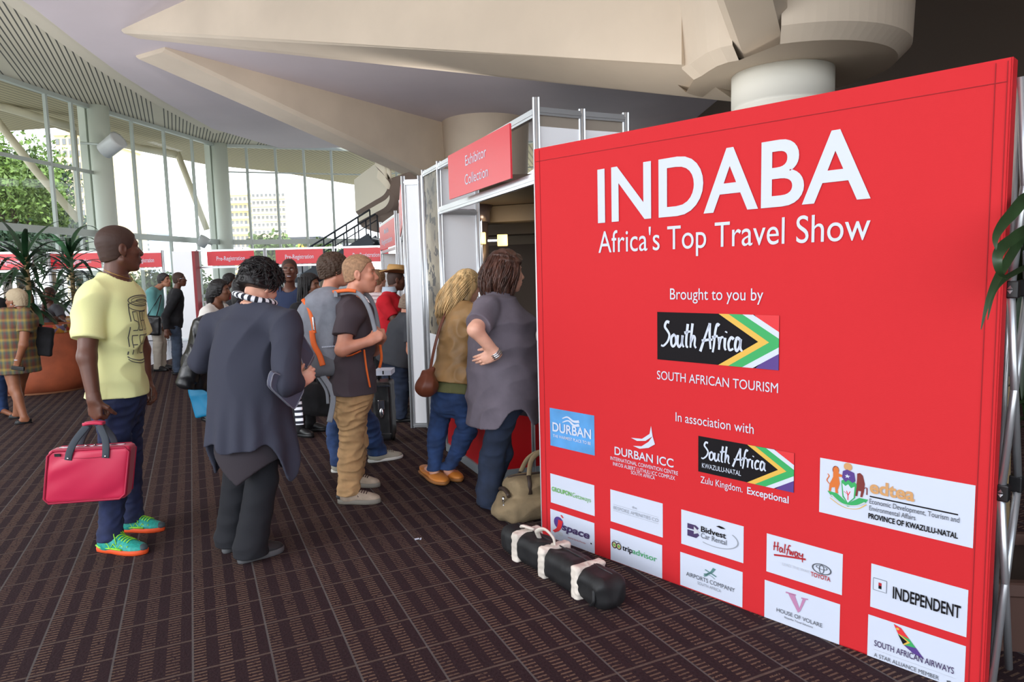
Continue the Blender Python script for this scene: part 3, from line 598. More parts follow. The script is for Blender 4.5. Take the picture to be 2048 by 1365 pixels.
# further booths along the row
Q1, Q2 = (-1.033,6.847), (-0.867,6.828); Q0 = (-1.399,8.987,2.5)
b2 = thing('exhibition_booth', 'second white booth along the row with narrow return panel, beside the leaning man', 'booth', (*Q1, 0)); L2 = lambda p: (p[0]-Q1[0], p[1]-Q1[1])
for p in (Q1, Q2, Q0): post(b2, L2(p), 2.52)
infill(b2, (0, 0), L2(Q2), .05, 2.38, M_panel); rail(b2, (0, 0), L2(Q2), 2.46, .05); rail(b2, (0, 0), L2(Q2), .03); infill(b2, (0, 0), L2(Q2), 2.38, 2.44, M_panel)
rail(b2, (0, 0), L2(Q0), 2.47); rail(b2, (0, 0), L2(Q0), 2.02); sign(b2, L2(Q0), (0, 0), 2.05, 2.44, ['Buyer', 'Collection'], .02)
q3 = V2(L2(Q0))+Vector((.85, .3)); infill(b2, L2(Q0), q3, 0, 2.0, M_panel)
R1, R0 = (-1.736,10.61,2.5), (-2.375,12.771,2.5)
b3 = thing('exhibition_booth', 'third white booth along the row, behind the straw hat', 'booth', (*R0[:2], 0)); L3 = lambda p: (p[0]-R0[0], p[1]-R0[1])
for p in (R1, R0): post(b3, L3(p), 2.54)
rail(b3, (0, 0), L3(R1), 2.47); rail(b3, (0, 0), L3(R1), 1.98); sign(b3, (0, 0), L3(R1), 2.02, 2.44, ['Media', 'Registration'], .02)
q3 = V2(L3(R1))+Vector((.8, .25)); infill(b3, tuple(V2(L3(R1))), q3, 0, 2.5, M_panel); infill(b3, (0, 0), (.9, .3), 0, 1.96, M_panel)
post(b3, tuple(q3), 2.5)
# pre-registration desks along the windows
m_desk = mat('desk_white', (232, 232, 236), rough=.45)
desks = [(-12.6, -11.6, 16.6, 'farthest left, behind the broad-leaved dracaena'), (-11.45, -10.2, 17.2, 'covered by the second dracaena'), (-10.05, -9.1, 18.0, 'behind the face in yellow shirt'), (-7.99, -6.75, 18.2, 'right of the white partition'), (-6.18, -4.93, 18.2, 'above the smiling face'), (-4.38, -3.2, 18.2, 'nearest the booth row')]
for i, (x0, x1, yy, lb) in enumerate(desks):
    g_ = .07 if i < 3 else .27; xl, xr = x0-g_, x1+(g_ if i != 2 else .02); r = thing('registration_booth', 'white frame with red Pre-Registration sign, '+lb, 'booth', (xl, yy, 0), group='pre-registration booths')
    w = xr-xl
    for x in (0, w): post(r, (x, 0), 2.36, .03)
    rail(r, (0, 0), (w, 0), 2.33, .05); rail(r, (0, 0), (w, 0), 1.89, .05)
    sign(r, (g_, -.02), (g_+x1-x0, -.02), 1.93, 2.30, ['Pre-Registration'], .01, .006, cover=.60)
    dk = thing('desk', 'white reception desk under the Pre-Registration sign, '+lb, 'desk', (xl+.04, yy+.1, 0), group='reception desks')
    mb = MB(); mb.box(.03, w-.11, 0, .5, 0, .96); mb.build('body', m_desk, dk); mb = MB(); mb.box(.0, w-.08, -.05, .52, .96, 1.0, bev=.006); mb.build('desktop', m_desk, dk)
p1_, p2_ = (-8.777,17.903), (-8.18,17.75)
pt = thing('partition', 'tall white partition panel with dark red right edge', 'partition', (p1_[0], p1_[1], 0))
mb = MB(); w = p2_[0]-p1_[0]; mb.box(0, w*.86, 0, .05, 0, 2.32); mb.build('panel', M_panel, pt); mb = MB(); mb.box(w*.86, w*.985, -.01, .24, 0, 2.32); o = mb.build('panel', mat('edge_dark_red', (140, 30, 38), rough=.5), pt); o['label'] = 'dark red return panel'
rail(pt, (0, 0), (w*.86, 0), .03)

# ================================================================ THINGS ON THE CEILING AND COLUMNS
c = (-0.165,23.851,6.78); sp = thing('sprinkler', 'small sprinkler head under the ceiling above the booth', 'sprinkler', c); sp.location.z = CEIL
mb = MB(); mb.lathe([(.16, 0), (.16, -.03)], 16); mb.lathe([(.04, -.03), (.05, -.12)], 12); mb.build('body', M_chrome, sp); mb = MB(); mb.lathe([(.12, -.14), (.12, -.17)], 16); mb.build('deflector', M_chrome, sp)
c = Vector((-11.63,20.55,5.554)); fl = thing('floodlight', 'pale cylindrical floodlight on the first window column', 'light', c)
mb = MB(); M4 = Matrix.Rotation(math.radians(62), 4, Vector((.35, 1, .2))); mb.lathe([(.02, -.3), (.24, -.28), (.25, .25), (.27, .33), (.2, .33)], 24, M=M4); mb.build('housing', mat('lamp_grey', (196, 200, 200), rough=.4), fl); mb = MB(); mb.tube([(-1.0, .2, .15), (-.3, 0, .05), (0, 0, 0)], .035); mb.build('bracket', M_al if False else m_al, fl)
c = Vector((-11.549,26,3.001)); fl = thing('spotlight', 'small white spotlight low on the second window column', 'light', c)
mb = MB(); mb.lathe([(.02, -.2), (.17, -.18), (.2, .2), (.15, .2)], 20, M=Matrix.Rotation(math.radians(35), 4, 'Y')); mb.build('housing', MATS['lamp_grey'], fl); mb = MB(); mb.tube([(0, 0, 0), (.3, .1, -.1)], .04); mb.build('bracket', m_al, fl)
# the metal clad column seen through the booth opening, with two wall lamps on it
m_clad = mat('purple_metal', (128, 116, 122), rough=.28, metal=.7)
ic = Vector((-.62, 12.2)); mb = MB(); mb.lathe([(.25, 0), (.25, 2.74)], 32, (ic.x, ic.y, 0)); mb.lathe([(.29, 2.45), (.29, 2.6), (.34, 2.74)], 32, (ic.x, ic.y, 0)); struct(mb.build('column', m_clad))
m_glow = mat('lamp_glow', (255, 222, 140), rough=.5, emit=1.15)
for k, (px, py, lab) in enumerate(((961, 477, 'glowing box wall lamp on the front of the inner column'), (1005, 481, 'glowing box wall lamp standing off the right side of the inner column'))):
    c = Vector((-0.498,11.9,2.153)) if k == 0 else Vector((-0.122,12.1,2.119)); wl = thing('wall_lamp', lab, 'lamp', c, group='lamps on the inner column')
    mb = MB(); mb.box(-.09, .09, -.06, .06, -.1, .1, bev=.012); mb.build('lamp_shade', m_glow, wl); mb = MB()
    if k == 0: mb.box(-.03, .03, .05, .1, -.62, .32)
    else: mb.box(-.26, -.08, -.01, .02, -.02, .02)
    mb.build('bracket', M_chrome, wl)
    lamp('wall_lamp_light', 'POINT', (c.x+(.0 if k == 0 else .1), c.y-.25, c.z), 6, (1, .8, .5), shadow_soft_size=.08)

# ================================================================ OUTSIDE
m_b1 = mat('tower_cream', (226, 204, 160), rough=.8); m_b2 = mat('block_white', (228, 222, 210), rough=.8); m_win = mat('window_shade', (120, 122, 124), rough=.4); m_b3 = mat('dark_building', (62, 66, 72), rough=.6); m_or = mat('orange_cladding', (236, 164, 48), rough=.6)
def building(label, x0, x1, y, d, zt, m, rows, cols, wm=m_win, wf=(.55, .5), z0=-.3, band=None):
    r = thing('building', label, 'building', (x0, y, z0)); w = x1-x0; h = zt-z0
    mb = MB(); mb.box(0, w, 0, d, 0, h); mb.build('wall', m, r)
    if rows:
        for j in range(rows):
            mb = MB()
            for i in range(cols):
                cw = w/cols; chh = h/rows; mb.box(i*cw+cw*(1-wf[0])/2, i*cw+cw*(1+wf[0])/2, -.08, .1, j*chh+chh*(1-wf[1])/2, j*chh+chh*(1+wf[1])/2)
            mb.build('window_row', wm, r)
            if band:
                mb = MB(); mb.box(-.1, w+.1, -.5, 0, j*h/rows, j*h/rows+.5); mb.build('balcony', band, r)
    mb = MB(); mb.box(-.15, w+.15, -.15, d+.15, h, h+.4); mb.build('roof', m, r)
    return r
a = (-48.447,75,17.358); b = (-45.67,75,17.289); building('cream tower block behind the tree, seen through the left windows', a[0], b[0], 75, 12, a[2], m_b1, 14, 4)
a = (-61.295,150,19.632); b = (-55.564,150,19.702); building('cream apartment block with rows of windows, left half of the far pair', a[0], b[0], 150, 18, a[2], m_b1, 12, 6, band=m_b2)
a = (-54.05,146,19.734); b = (-46.929,146,19.246); building('white apartment block with balconies, right half of the far pair', a[0], b[0], 146, 18, a[2], m_b2, 13, 8, band=m_b1)
a = (-55.524,175,22.246); b = (-51.747,175,22.152); building('slim pale tower right of the apartment blocks', a[0], b[0], 175, 14, a[2], mat('pale_tower', (206, 214, 226), rough=.7), 14, 3)
a = (-84.799,160,12.888); b = (-83.412,160,12.853); building('narrow distant blue grey tower above the head in yellow', a[0], b[0], 160, 10, a[2], mat('bluish_tower', (186, 200, 222), rough=.7), 12, 2)
a = (-22.269,60,4.701); b = (-16.493,60,4.469); r = building('low dark building with orange panels behind the registration desks', a[0], b[0], 60, 10, a[2], m_b3, 0, 0)
for c in ((-21.776,59.9,4.34), (-17.869,59.9,4.241), (-19.953,59.9,4.294)):
    mb = MB(); mb.box(c[0]-a[0]-.5, c[0]-a[0]+.6, -.15, .1, c[2]-.6+.3, c[2]+.45+.3); mb.build('cladding', m_or, r)

# ================================================================ FIGURES: smooth union of body shapes -> one continuous surface
F32 = np.float32
def nv(a): return np.array(a, float)
def un(a):
    a = nv(a); return a/np.linalg.norm(a)
def capsule(a, b, ra, rb=None, k=.02, op=1, flat=None):
    """tapered limb from a to b; flat=(axis, ratio): squeezed along axis"""
    a = nv(a); b = nv(b); rb = ra if rb is None else rb; R = max(ra, rb)*(1 if not flat else max(1, 1/flat[1] if flat[1] > 1 else 1))
    lo = np.minimum(a, b)-R; hi = np.maximum(a, b)+R; ab = b-a; L2 = ab @ ab+1e-9
    def fn(X, Y, Z):
        x, y, z = X-a[0], Y-a[1], Z-a[2]
        t = np.clip((x*ab[0]+y*ab[1]+z*ab[2])/L2, 0, 1); dx, dy, dz = x-t*ab[0], y-t*ab[1], z-t*ab[2]
        if flat:
            ax, q = flat; w = dx*ax[0]+dy*ax[1]+dz*ax[2]; d2 = dx*dx+dy*dy+dz*dz + w*w*(1/q**2-1); return (np.sqrt(np.maximum(d2, 0))-(ra+(rb-ra)*t))*min(1, q)
        return np.sqrt(dx*dx+dy*dy+dz*dz)-(ra+(rb-ra)*t)
    return lo, hi, fn, k, op
def ellip(c, r, ax=None, k=.02, op=1):
    c = nv(c); r = nv(r); ax = np.eye(3) if ax is None else np.array(ax, float); ext = np.sqrt(((ax*r[:, None])**2).sum(0))
    def fn(X, Y, Z):
        x, y, z = X-c[0], Y-c[1], Z-c[2]; s0 = s1 = 0
        for i in range(3):
            q = x*ax[i, 0]+y*ax[i, 1]+z*ax[i, 2]; s0 = s0+(q/r[i])**2; s1 = s1+(q/r[i]**2)**2
        k0 = np.sqrt(s0); return k0*(k0-1)/np.maximum(np.sqrt(s1), 1e-6)
    return c-ext, c+ext, fn, k, op
def clip(pr, o, d):
    """cut a limb shape off at the plane through o with outward direction d"""
    lo, hi, fn, k, op = pr; o = nv(o); d = nv(d)
    return lo, hi, (lambda X, Y, Z: np.maximum(fn(X, Y, Z), (X-o[0])*d[0]+(Y-o[1])*d[1]+(Z-o[2])*d[2])), k, op
def loft(o, ax, prof, k=.03, op=1, p=2.0):
    """stack of ovals along ax[2]; prof rows: (t, half width, depth front, depth back[, shift forward])"""
    o = nv(o); ax = np.array(ax, float); P = np.array([list(r)+[0]*(5-len(r)) for r in prof], float)
    R = max(P[:, 1].max(), P[:, 2].max()+abs(P[:, 4]).max(), P[:, 3].max()+abs(P[:, 4]).max()); e = [o+ax[2]*P[0, 0], o+ax[2]*P[-1, 0]]
    lo = np.minimum(*e)-R; hi = np.maximum(*e)+R
    tt = np.linspace(P[0, 0], P[-1, 0], 80); Q = []
    for c in range(1, 5):
        v = np.interp(tt, P[:, 0], P[:, c]); v = np.convolve(np.pad(v, 4, 'edge'), np.ones(9)/9, 'valid'); Q.append(v)
    def fn(X, Y, Z):
        x, y, z = X-o[0], Y-o[1], Z-o[2]; u = x*ax[0, 0]+y*ax[0, 1]+z*ax[0, 2]; v = x*ax[1, 0]+y*ax[1, 1]+z*ax[1, 2]; t = x*ax[2, 0]+y*ax[2, 1]+z*ax[2, 2]
        a, bf, bb, sh = [np.interp(t, tt, q).astype(F32) for q in Q]; u = u-sh; b = np.where(u > 0, bf, bb)
        d = ((np.abs(u/b)**p+np.abs(v/a)**p)**(1/p)-1)*np.minimum(a, b)
        return np.maximum(d, np.maximum(P[0, 0]-t, t-P[-1, 0]))
    return lo, hi, fn, k, op
def bounds(prims, m=.02):
    lo = np.min([p[0] for p in prims if p[4] > 0], 0)-m; hi = np.max([p[1] for p in prims if p[4] > 0], 0)+m; return lo, hi
def field(prims, lo, hi, h):
    lo = nv(lo); n = np.maximum(((nv(hi)-lo)/h).astype(int)+2, 4); D = np.full(n, .07, F32)
    A = [(lo[i]+np.arange(n[i])*h).astype(F32) for i in range(3)]
    for pl, ph, fn, k, op in prims:
        m = max(k, 3*h); i0 = np.maximum(((pl-m-lo)/h).astype(int), 0); i1 = np.minimum(((ph+m-lo)/h).astype(int)+2, n)
        if (i1 <= i0).any(): continue
        s = tuple(slice(a, b) for a, b in zip(i0, i1)); d = fn(A[0][s[0]][:, None, None], A[1][s[1]][None, :, None], A[2][s[2]][None, None, :]).astype(F32); E = D[s]
        if op > 0: w = np.clip(.5+.5*(E-d)/k, 0, 1); D[s] = E*(1-w)+d*w-k*w*(1-w)
        else: w = np.clip(.5-.5*(E+d)/k, 0, 1); D[s] = E*(1-w)-d*w+k*w*(1-w)
    return D, A
def nets(D, lo, h):
    """surface nets: quads around the zero level"""
    S = D < 0; n = np.array(D.shape); c = [S[i:n[0]-1+i, j:n[1]-1+j, k:n[2]-1+k] for i in (0, 1) for j in (0, 1) for k in (0, 1)]
    al = c[0].copy(); an = c[0].copy()
    for q in c[1:]: al &= q; an |= q
    act = an & ~al; ijk = np.argwhere(act)
    if len(ijk) == 0: return np.zeros((0, 3)), np.zeros((0, 4), int)
    idx = np.full(act.shape, -1, np.int32); idx[act] = np.arange(len(ijk))
    offs = np.array([(i, j, k) for i in (0, 1) for j in (0, 1) for k in (0, 1)]); V = np.stack([D[ijk[:, 0]+o[0], ijk[:, 1]+o[1], ijk[:, 2]+o[2]] for o in offs], 1)
    acc = np.zeros((len(ijk), 3)); cnt = np.zeros(len(ijk))
    for a in range(8):
        for b in range(a+1, 8):
            if np.abs(offs[a]-offs[b]).sum() != 1: continue
            cr = (V[:, a] < 0) != (V[:, b] < 0); t = np.where(cr, V[:, a]/np.where(cr, V[:, a]-V[:, b], 1), 0)
            acc += np.where(cr[:, None], offs[a]+t[:, None]*(offs[b]-offs[a]), 0); cnt += cr
    verts = nv(lo)+h*(ijk+acc/cnt[:, None]); quads = []
    for ax in range(3):
        sl0 = [slice(None)]*3; sl1 = [slice(None)]*3; sl0[ax] = slice(0, -1); sl1[ax] = slice(1, None)
        cr = S[tuple(sl0)] != S[tuple(sl1)]; e = np.argwhere(cr); o1, o2 = [i for i in range(3) if i != ax]
        ok = (e[:, o1] > 0) & (e[:, o2] > 0) & (e[:, o1] < n[o1]-1) & (e[:, o2] < n[o2]-1); e = e[ok]
        def g(d1, d2): q = e.copy(); q[:, o1] += d1; q[:, o2] += d2; return idx[q[:, 0], q[:, 1], q[:, 2]]
        q = np.stack([g(-1, -1), g(0, -1), g(0, 0), g(-1, 0)], 1); sg = S[e[:, 0], e[:, 1], e[:, 2]]
        fl = sg if ax != 1 else ~sg; q[~fl] = q[~fl][:, ::-1]; quads.append(q)
    return verts, np.concatenate(quads)
def np_mesh(name, verts, quads):
    me = bpy.data.meshes.new(name); nq = len(quads); k = quads.shape[1] if nq else 4
    me.vertices.add(len(verts)); me.vertices.foreach_set('co', np.ascontiguousarray(verts, dtype=F32).ravel())
    me.loops.add(nq*k); me.loops.foreach_set('vertex_index', np.ascontiguousarray(quads, dtype=np.int32).ravel())
    me.polygons.add(nq); me.polygons.foreach_set('loop_start', np.arange(0, nq*k, k, dtype=np.int32))
    me.update(calc_edges=True); me.polygons.foreach_set('use_smooth', np.ones(nq, bool)); return me
def sines(seed, f, n=4):
    r = np.random.RandomState(seed); K = r.normal(size=(n, 3)); K = K/np.linalg.norm(K, axis=1)[:, None]; K *= (f*r.uniform(.6, 1.5, n))[:, None]; ph = r.uniform(0, 6.28, n)
    return K, ph
def crease(A, seed, f, stretch=(1, 1, 1)):
    """soft fold pattern on a grid, values about -1..1"""
    X, Y, Z = A[0][:, None, None]*stretch[0], A[1][None, :, None]*stretch[1], A[2][None, None, :]*stretch[2]
    K, ph = sines(seed, f, 3); w = sum(np.sin(K[i, 0]*X+K[i, 1]*Y+K[i, 2]*Z+ph[i]) for i in range(3))*.55
    K, ph = sines(seed+50, f*1.7, 4); s = sum(np.sin(K[i, 0]*X+K[i, 1]*Y+K[i, 2]*Z+ph[i]+w*1.4) for i in range(4))/2.2
    return (1-np.abs(s)*1.3).astype(F32)
def cloth(name, prims, m, parent, h=.008, cut=None, wr=None, shell=None, label=None, lo=None, hi=None, post=None, st=(1, 1, 1)):
    l, u = bounds(prims, .03); lo = l if lo is None else np.maximum(l, lo); hi = u if hi is None else np.minimum(u, hi)
    D, A = field(prims, lo, hi, h); G = (A[0][:, None, None], A[1][None, :, None], A[2][None, None, :])
    if wr: D = D-wr[0]*crease(A, wr[2] if len(wr) > 2 else 1, wr[1], st)
    if post: D = post(D, *G)
    if cut:
        cc = cut(*G)
        if shell: D = np.maximum(np.maximum(D, cc), -np.maximum(D+shell, cc-.5))
        else: D = np.maximum(D, cc)
    elif shell: D = np.maximum(D, -(D+shell))
    D[0] = D[-1] = .05; D[:, 0] = D[:, -1] = .05; D[:, :, 0] = D[:, :, -1] = .05
    v, q = nets(D, lo, h); o = mesh_obj(name, np_mesh(name, v, q), m, parent)
    if label: o['label'] = label
    return o
def hand_prims(W, d, n, thumb, s=1, curl=(35, 40, 25), spread=.0, tc=.3):
    """palm, four jointed fingers of unequal length and a thumb; d along the hand, n out of the palm, thumb: side vector"""
    W = nv(W); d = un(d); n = nv(n); n = un(n-d*(n @ d)); t = un(np.cross(d, n)); t = t if t @ nv(thumb) > 0 else -t
    P = [ellip(W+d*.048*s, (.056*s, .041*s, .017*s), (d, t, n), k=.012), capsule(W-d*.01*s, W+d*.03*s, .024*s, .022*s, k=.02, flat=(n, .75))]
    for i, (o, L) in enumerate(((.030, .074), (.010, .083), (-.010, .077), (-.029, .060))):
        b = W+d*(.086-.012*abs(i-1)*.6)*s+t*o*s; a = 0; p = b
        P.append(capsule(W+d*.05*s+t*o*.9*s, b, .0105*s, .010*s, k=.008))
        for j, (f, r0, r1) in enumerate(((.44, .0098, .0092), (.31, .009, .0083), (.25, .0082, .0068))):
            c = curl[i][j] if isinstance(curl[0], (list, tuple)) else curl[j]; a += math.radians(c*(1+.08*i)); v = d*math.cos(a)+n*math.sin(a)+t*(1.5-i)*spread; q = p+v*L*f*s
            P.append(capsule(p, q, r0*s, r1*s, k=.003)); p = q
    b = W+d*.022*s+t*.026*s+n*.006*s; v1 = un(d*.62+t*.62+n*tc); q = b+v1*.040*s; v2 = un(d*.85+t*.15+n*(tc+.25)); q2 = q+v2*.030*s
    P += [capsule(b, q, .0145*s, .0115*s, k=.012), capsule(q, q2, .011*s, .0095*s, k=.004), capsule(q2, q2+un(v2+n*.3)*.022*s, .0095*s, .0075*s, k=.004)]
    return P
def head_prims(c, HF, HL, HU, s=1, jaw=1.0, nose=1.0, fat=1.0, lips=1.0):
    ax = (HF, HL, HU)
    def p(x, y, z): return c+HF*x*s+HL*y*s+HU*z*s
    def r(*a): return [v*s for v in a]
    L = [ellip(p(-.015, 0, .036), r(.099, .077, .086), ax, .01), ellip(p(.02, 0, -.03), r(.072, .062*fat, .082), ax, .03), ellip(p(.045, 0, -.062), r(.046, .044*jaw*fat, .052), ax, .03),
         ellip(p(.071, 0, -.103), r(.020, .024*jaw, .018), ax, .02)]
    for sg in (1, -1):
        L += [capsule(p(-.008, sg*.054*jaw*fat, -.062), p(.052, sg*.026*jaw, -.100), .019*s, .018*s, .025), ellip(p(.060, sg*.042, -.018), r(.026, .022*fat, .022), ax, .02),
              capsule(p(.078, sg*.012, .030), p(.066, sg*.046, .026), .013*s, .011*s, .016), ellip(p(.087, sg*.031, .006), r(.016, .017, .012), ax, .010, -1), ellip(p(.066, sg*.031, .004), r(.0165, .0165, .0165), ax, .006),
              ellip(p(.098, sg*.013*nose, -.030), r(.012, .010*nose, .009), ax, .008),
              ellip(p(-.012, sg*.080, -.006), r(.021, .008, .031), ax, .008), ellip(p(-.006, sg*.088, -.002), r(.010, .006, .018), ax, .004, -1), capsule(p(-.004, sg*.074, -.036), p(-.002, sg*.072, -.03), .008*s, .009*s, .008)]
    L += [capsule(p(.084, 0, .012), p(.105, 0, -.024), .0085*s, .0125*s*nose, .010), ellip(p(.101, 0, -.028), r(.014, .013*nose, .011), ax, .008),
          ellip(p(.078, 0, -.063), r(.022, .028, .022), ax, .02), capsule(p(.092, -.016, -.058), p(.092, .016, -.058), .0065*s*lips, .0065*s*lips, .006), ellip(p(.097, 0, -.057), r(.009*lips, .018, .0055*lips), ax, .005), ellip(p(.094, 0, -.071), r(.010*lips, .016, .007*lips), ax, .006),
          ellip(p(.110, 0, -.0635), r(.014, .024, .0018), ax, .004, -1)]
    return L
SKIN = {}
def skin_mat(c, name):
    if name in SKIN: return SKIN[name]
    m = mat('skin_'+name, c, rough=.48, var=.05, vscale=14, bump=.05, bscale=160); b = m.node_tree.nodes['Principled BSDF']; b.inputs['Subsurface Weight'].default_value = .0
    SKIN[name] = m; return m
M_eye = mat('eye_white', (170, 158, 148), rough=.3); M_iris = mat('iris', (40, 26, 20), rough=.15)
class Person:
    pass
def person(label, base, Ht, f, J=None, face=None, feet=None, skin=((200, 150, 125), 'light'), build=None, lipc=None, hs=None, h=.009, hh=.005, hands=None, headargs=None, group=None, browc=None, nohands=False):
    """skeleton in world metres; missing joints follow from height and facing"""
    s = Ht/1.8; B = np.array([base[0], base[1], 0.]); f = un((f[0], f[1], 0)); l = np.array([-f[1], f[0], 0]); up = np.array([0, 0, 1.])
    J = {k: nv(v)-B for k, v in (J or {}).items()}; P = Person(); b = dict(sh=.185, ch=.155, cd=.115, wa=.135, wd=.105, hp=.165, hd=.115, belly=0, bust=0, arm=1.0, leg=1.0, neck=1.0); b.update(build or {})
    J.setdefault('pel', up*.94*s); J.setdefault('nck', J['pel']+up*.55*s); J.setdefault('hed', J['nck']+up*.165*s+f*.02)
    for sg, c in ((1, 'l'), (-1, 'r')):
        J.setdefault('sh'+c, J['nck']+l*sg*b['sh']*s-up*.055*s)
        J.setdefault('el'+c, J['sh'+c]-up*.29*s+l*sg*.05-f*.02); J.setdefault('wr'+c, J['el'+c]-up*.25*s+f*.06)
        J.setdefault('hp'+c, J['pel']+l*sg*b['hp']*.54*s-up*.02)
    ft = {}
    for sg, c in ((1, 'l'), (-1, 'r')):
        if feet and c in feet: hl, te = [np.array([q[0], q[1], 0])-np.array([B[0], B[1], 0]) for q in feet[c]]
        else: hl = l*sg*.10*s-f*.08; te = hl+f*.27*s+l*sg*.05
        d = un(te-hl); ft[c] = (hl, d, np.linalg.norm(te-hl)); J.setdefault('an'+c, hl+d*.075*s+up*.085*s)
        if 'kn'+c not in J: J['kn'+c] = (J['hp'+c]*.49+J['an'+c]*.51)+f*.025
    P.J = J; P.s = s; P.f = f; P.l = l; P.B = B; P.b = b; P.ft = ft
    U = un(J['nck']-J['pel']); tf = un(f-U*(f @ U)); tl = np.cross(U, tf); P.ax = (tf, tl, U); Lt = np.linalg.norm(J['nck']-J['pel']); P.Lt = Lt
    def torso(e=0, ed=None, t0=-.13, top=1, bell=None):
        ed = e if ed is None else ed; be = b['belly']*s
        pr = [(-.14*s, .10*s+e, .07*s+ed, .07*s+ed), (-.03*s, b['hp']*s+e, b['hd']*s+ed+be*.4, b['hd']*s*1.12+ed), (.10*s, (b['hp']*.55+b['wa']*.45)*s+e, b['wd']*s+ed+be, b['wd']*s+ed), (.20*s, b['wa']*s+e, b['wd']*s+ed+be, b['wd']*.95*s+ed),
              (Lt-.21*s, b['ch']*s+e, b['cd']*s+ed+be*.35, b['cd']*s+ed), (Lt-.10*s, b['ch']*1.03*s+e, b['cd']*.95*s+ed, b['cd']*.95*s+ed), (Lt-.035*s, .11*s+e, .075*s+ed, .075*s+ed), (Lt+.02*s, .06*s+e, .055*s+ed, .055*s+ed)]
        return loft(J['pel'], P.ax, pr, k=.04, p=2.2)
    def upper(e=0, ed=None):
        L = [torso(e, ed), capsule(J['shl']*.8+J['nck']*.2, J['shr']*.8+J['nck']*.2, .050*s+e, k=.05), capsule(J['nck']-U*.02, J['shl'], .045*s+e, .052*s*b['arm']+e, .04), capsule(J['nck']-U*.02, J['shr'], .045*s+e, .052*s*b['arm']+e, .04)]
        if b['bust']:
            for sg in (1, -1): L.append(ellip(J['pel']+U*(Lt-.20*s)+tf*(b['cd']*s+.0)+tl*sg*.075*s, [(.05*b['bust'])*s+e*.6, .065*s+e*.6, .06*s+e*.6], P.ax, k=.05))
        return L
    P.torso = torso; P.upper = upper
    def arm(c, e=0, t=1.0, e2=None, k=.025):
        """t: 0..1 upper arm, 1..2 forearm"""
        a, m_, w = J['sh'+c], J['el'+c], J['wr'+c]; q = s*b['arm']; e2 = e if e2 is None else e2
        L = [capsule(a, a+(m_-a)*min(t, 1), .054*q+e, (.054+(.041-.054)*min(t, 1))*q+e+(e2-e)*min(t, 1), k)]
        if t > 1: L += [capsule(m_, m_+(w-m_)*(t-1), .042*q+e2, (.042+(.029-.042)*(t-1))*q+e2, k)]
        return L
    P.arm = arm
    def leg(c, e=0, e2=None, e3=None, k=.03, t=2.0):
        a, m_, w = J['hp'+c], J['kn'+c], J['an'+c]; q = s*b['leg']; e2 = e if e2 is None else e2; e3 = e2 if e3 is None else e3
        L = [capsule(a, m_, .088*q+e, .056*q+e2, k)]
        if t > 1: L += [capsule(m_, m_+(w-m_)*(t-1), .056*q+e2, (.056+(.038-.056)*(t-1))*q+e2+(e3-e2)*(t-1), k)]
        return L
    P.leg = leg
    # ---- the body itself
    fc = un(face if face is not None else (f[0], f[1], 0)); HF = fc; HL = un(np.cross(up, HF)); HU = np.cross(HF, HL); P.H = (HF, HL, HU); hs = hs or s*.99; P.hs = hs; P.hc = J['hed']
    hp = head_prims(J['hed'], HF, HL, HU, hs, **(headargs or {})); neck = [capsule(J['nck']-U*.03, J['hed']-HU*.05*hs-HF*.018*hs, .060*s*b['neck'], .053*s*b['neck'], .03)]
    P.headp = hp; P.neckp = neck
    bod = upper() + neck + [ellip(J['hed']+HU*.0, (.07, .06, .09), k=.03)]
    for c in 'lr':
        bod += arm(c, t=2) + leg(c); n0, n1 = J['kn'+c], J['an'+c]; bod.append(ellip(n0+(n1-n0)*.3-tf*.018*s, (.046*s, .046*s, .10*s), k=.03)); hl, d, L = ft[c]; bod.append(capsule(J['an'+c]-up*.035*s, hl+d*L*.72+up*.03, .036*s, .024, .02)); bod.append(capsule(J['an'+c], hl+d*.04+up*.035, .036*s, .03, .02))
    P.hd = {}
    hb = []
    for c in 'lr':
        dflt = un(J['wr'+c]-J['el'+c]); H = dict(d=dflt, n=-l*(1 if c == 'l' else -1), thumb=f, curl=(25, 30, 20), tc=.3); H.update((hands or {}).get(c, {})); P.hd[c] = H
        pr = hand_prims(J['wr'+c], H['d'], H['n'], H['thumb'], s*H.get('s', 1), H['curl'], H.get('spread', 0), H['tc']) + arm(c, t=2)[-1:]
        cc = J['wr'+c]+un(H['d'])*.085*s; hb.append((cc, .125*s, pr))
    boxes = [(q, r) for q, r, _ in hb] + [(J['hed']+HU*.0, .15*hs)]
    lo, hi = bounds(bod, .02); D, A = field(bod, lo, hi, h); G = (A[0][:, None, None], A[1][None, :, None], A[2][None, None, :])
    for q, r in boxes[:3]:
        bd = np.maximum(np.maximum(np.abs(G[0]-q[0]), np.abs(G[1]-q[1])), np.abs(G[2]-q[2]))-(r-.012); D = np.maximum(D, -bd)
    V, Q = nets(D, lo, h); vs = [V]; qs = [Q]; nvt = len(V); mi = [np.zeros(len(Q), int)]
    for q, r, pr in hb:
        D, A = field(pr, q-r, q+r, hh*.62); v, qd = nets(D, q-r, hh*.62); vs.append(v); qs.append(qd+nvt); nvt += len(v); mi.append(np.zeros(len(qd), int))
    r = .17*hs; D, A = field(neck+hp, J['hed']-r, J['hed']+r, hh*.8); v, qd = nets(D, J['hed']-r, hh*.8)
    loc = v-J['hed']; X = loc @ HF/hs; Y = loc @ HL/hs; Z = loc @ HU/hs; cf = qd; fx, fy, fz = X[cf].mean(1), Y[cf].mean(1), Z[cf].mean(1)
    m_ = np.zeros(len(qd), int); m_[(fx > .082) & (np.abs(fy) < .021) & (fz < -.0515) & (fz > -.079)] = 1
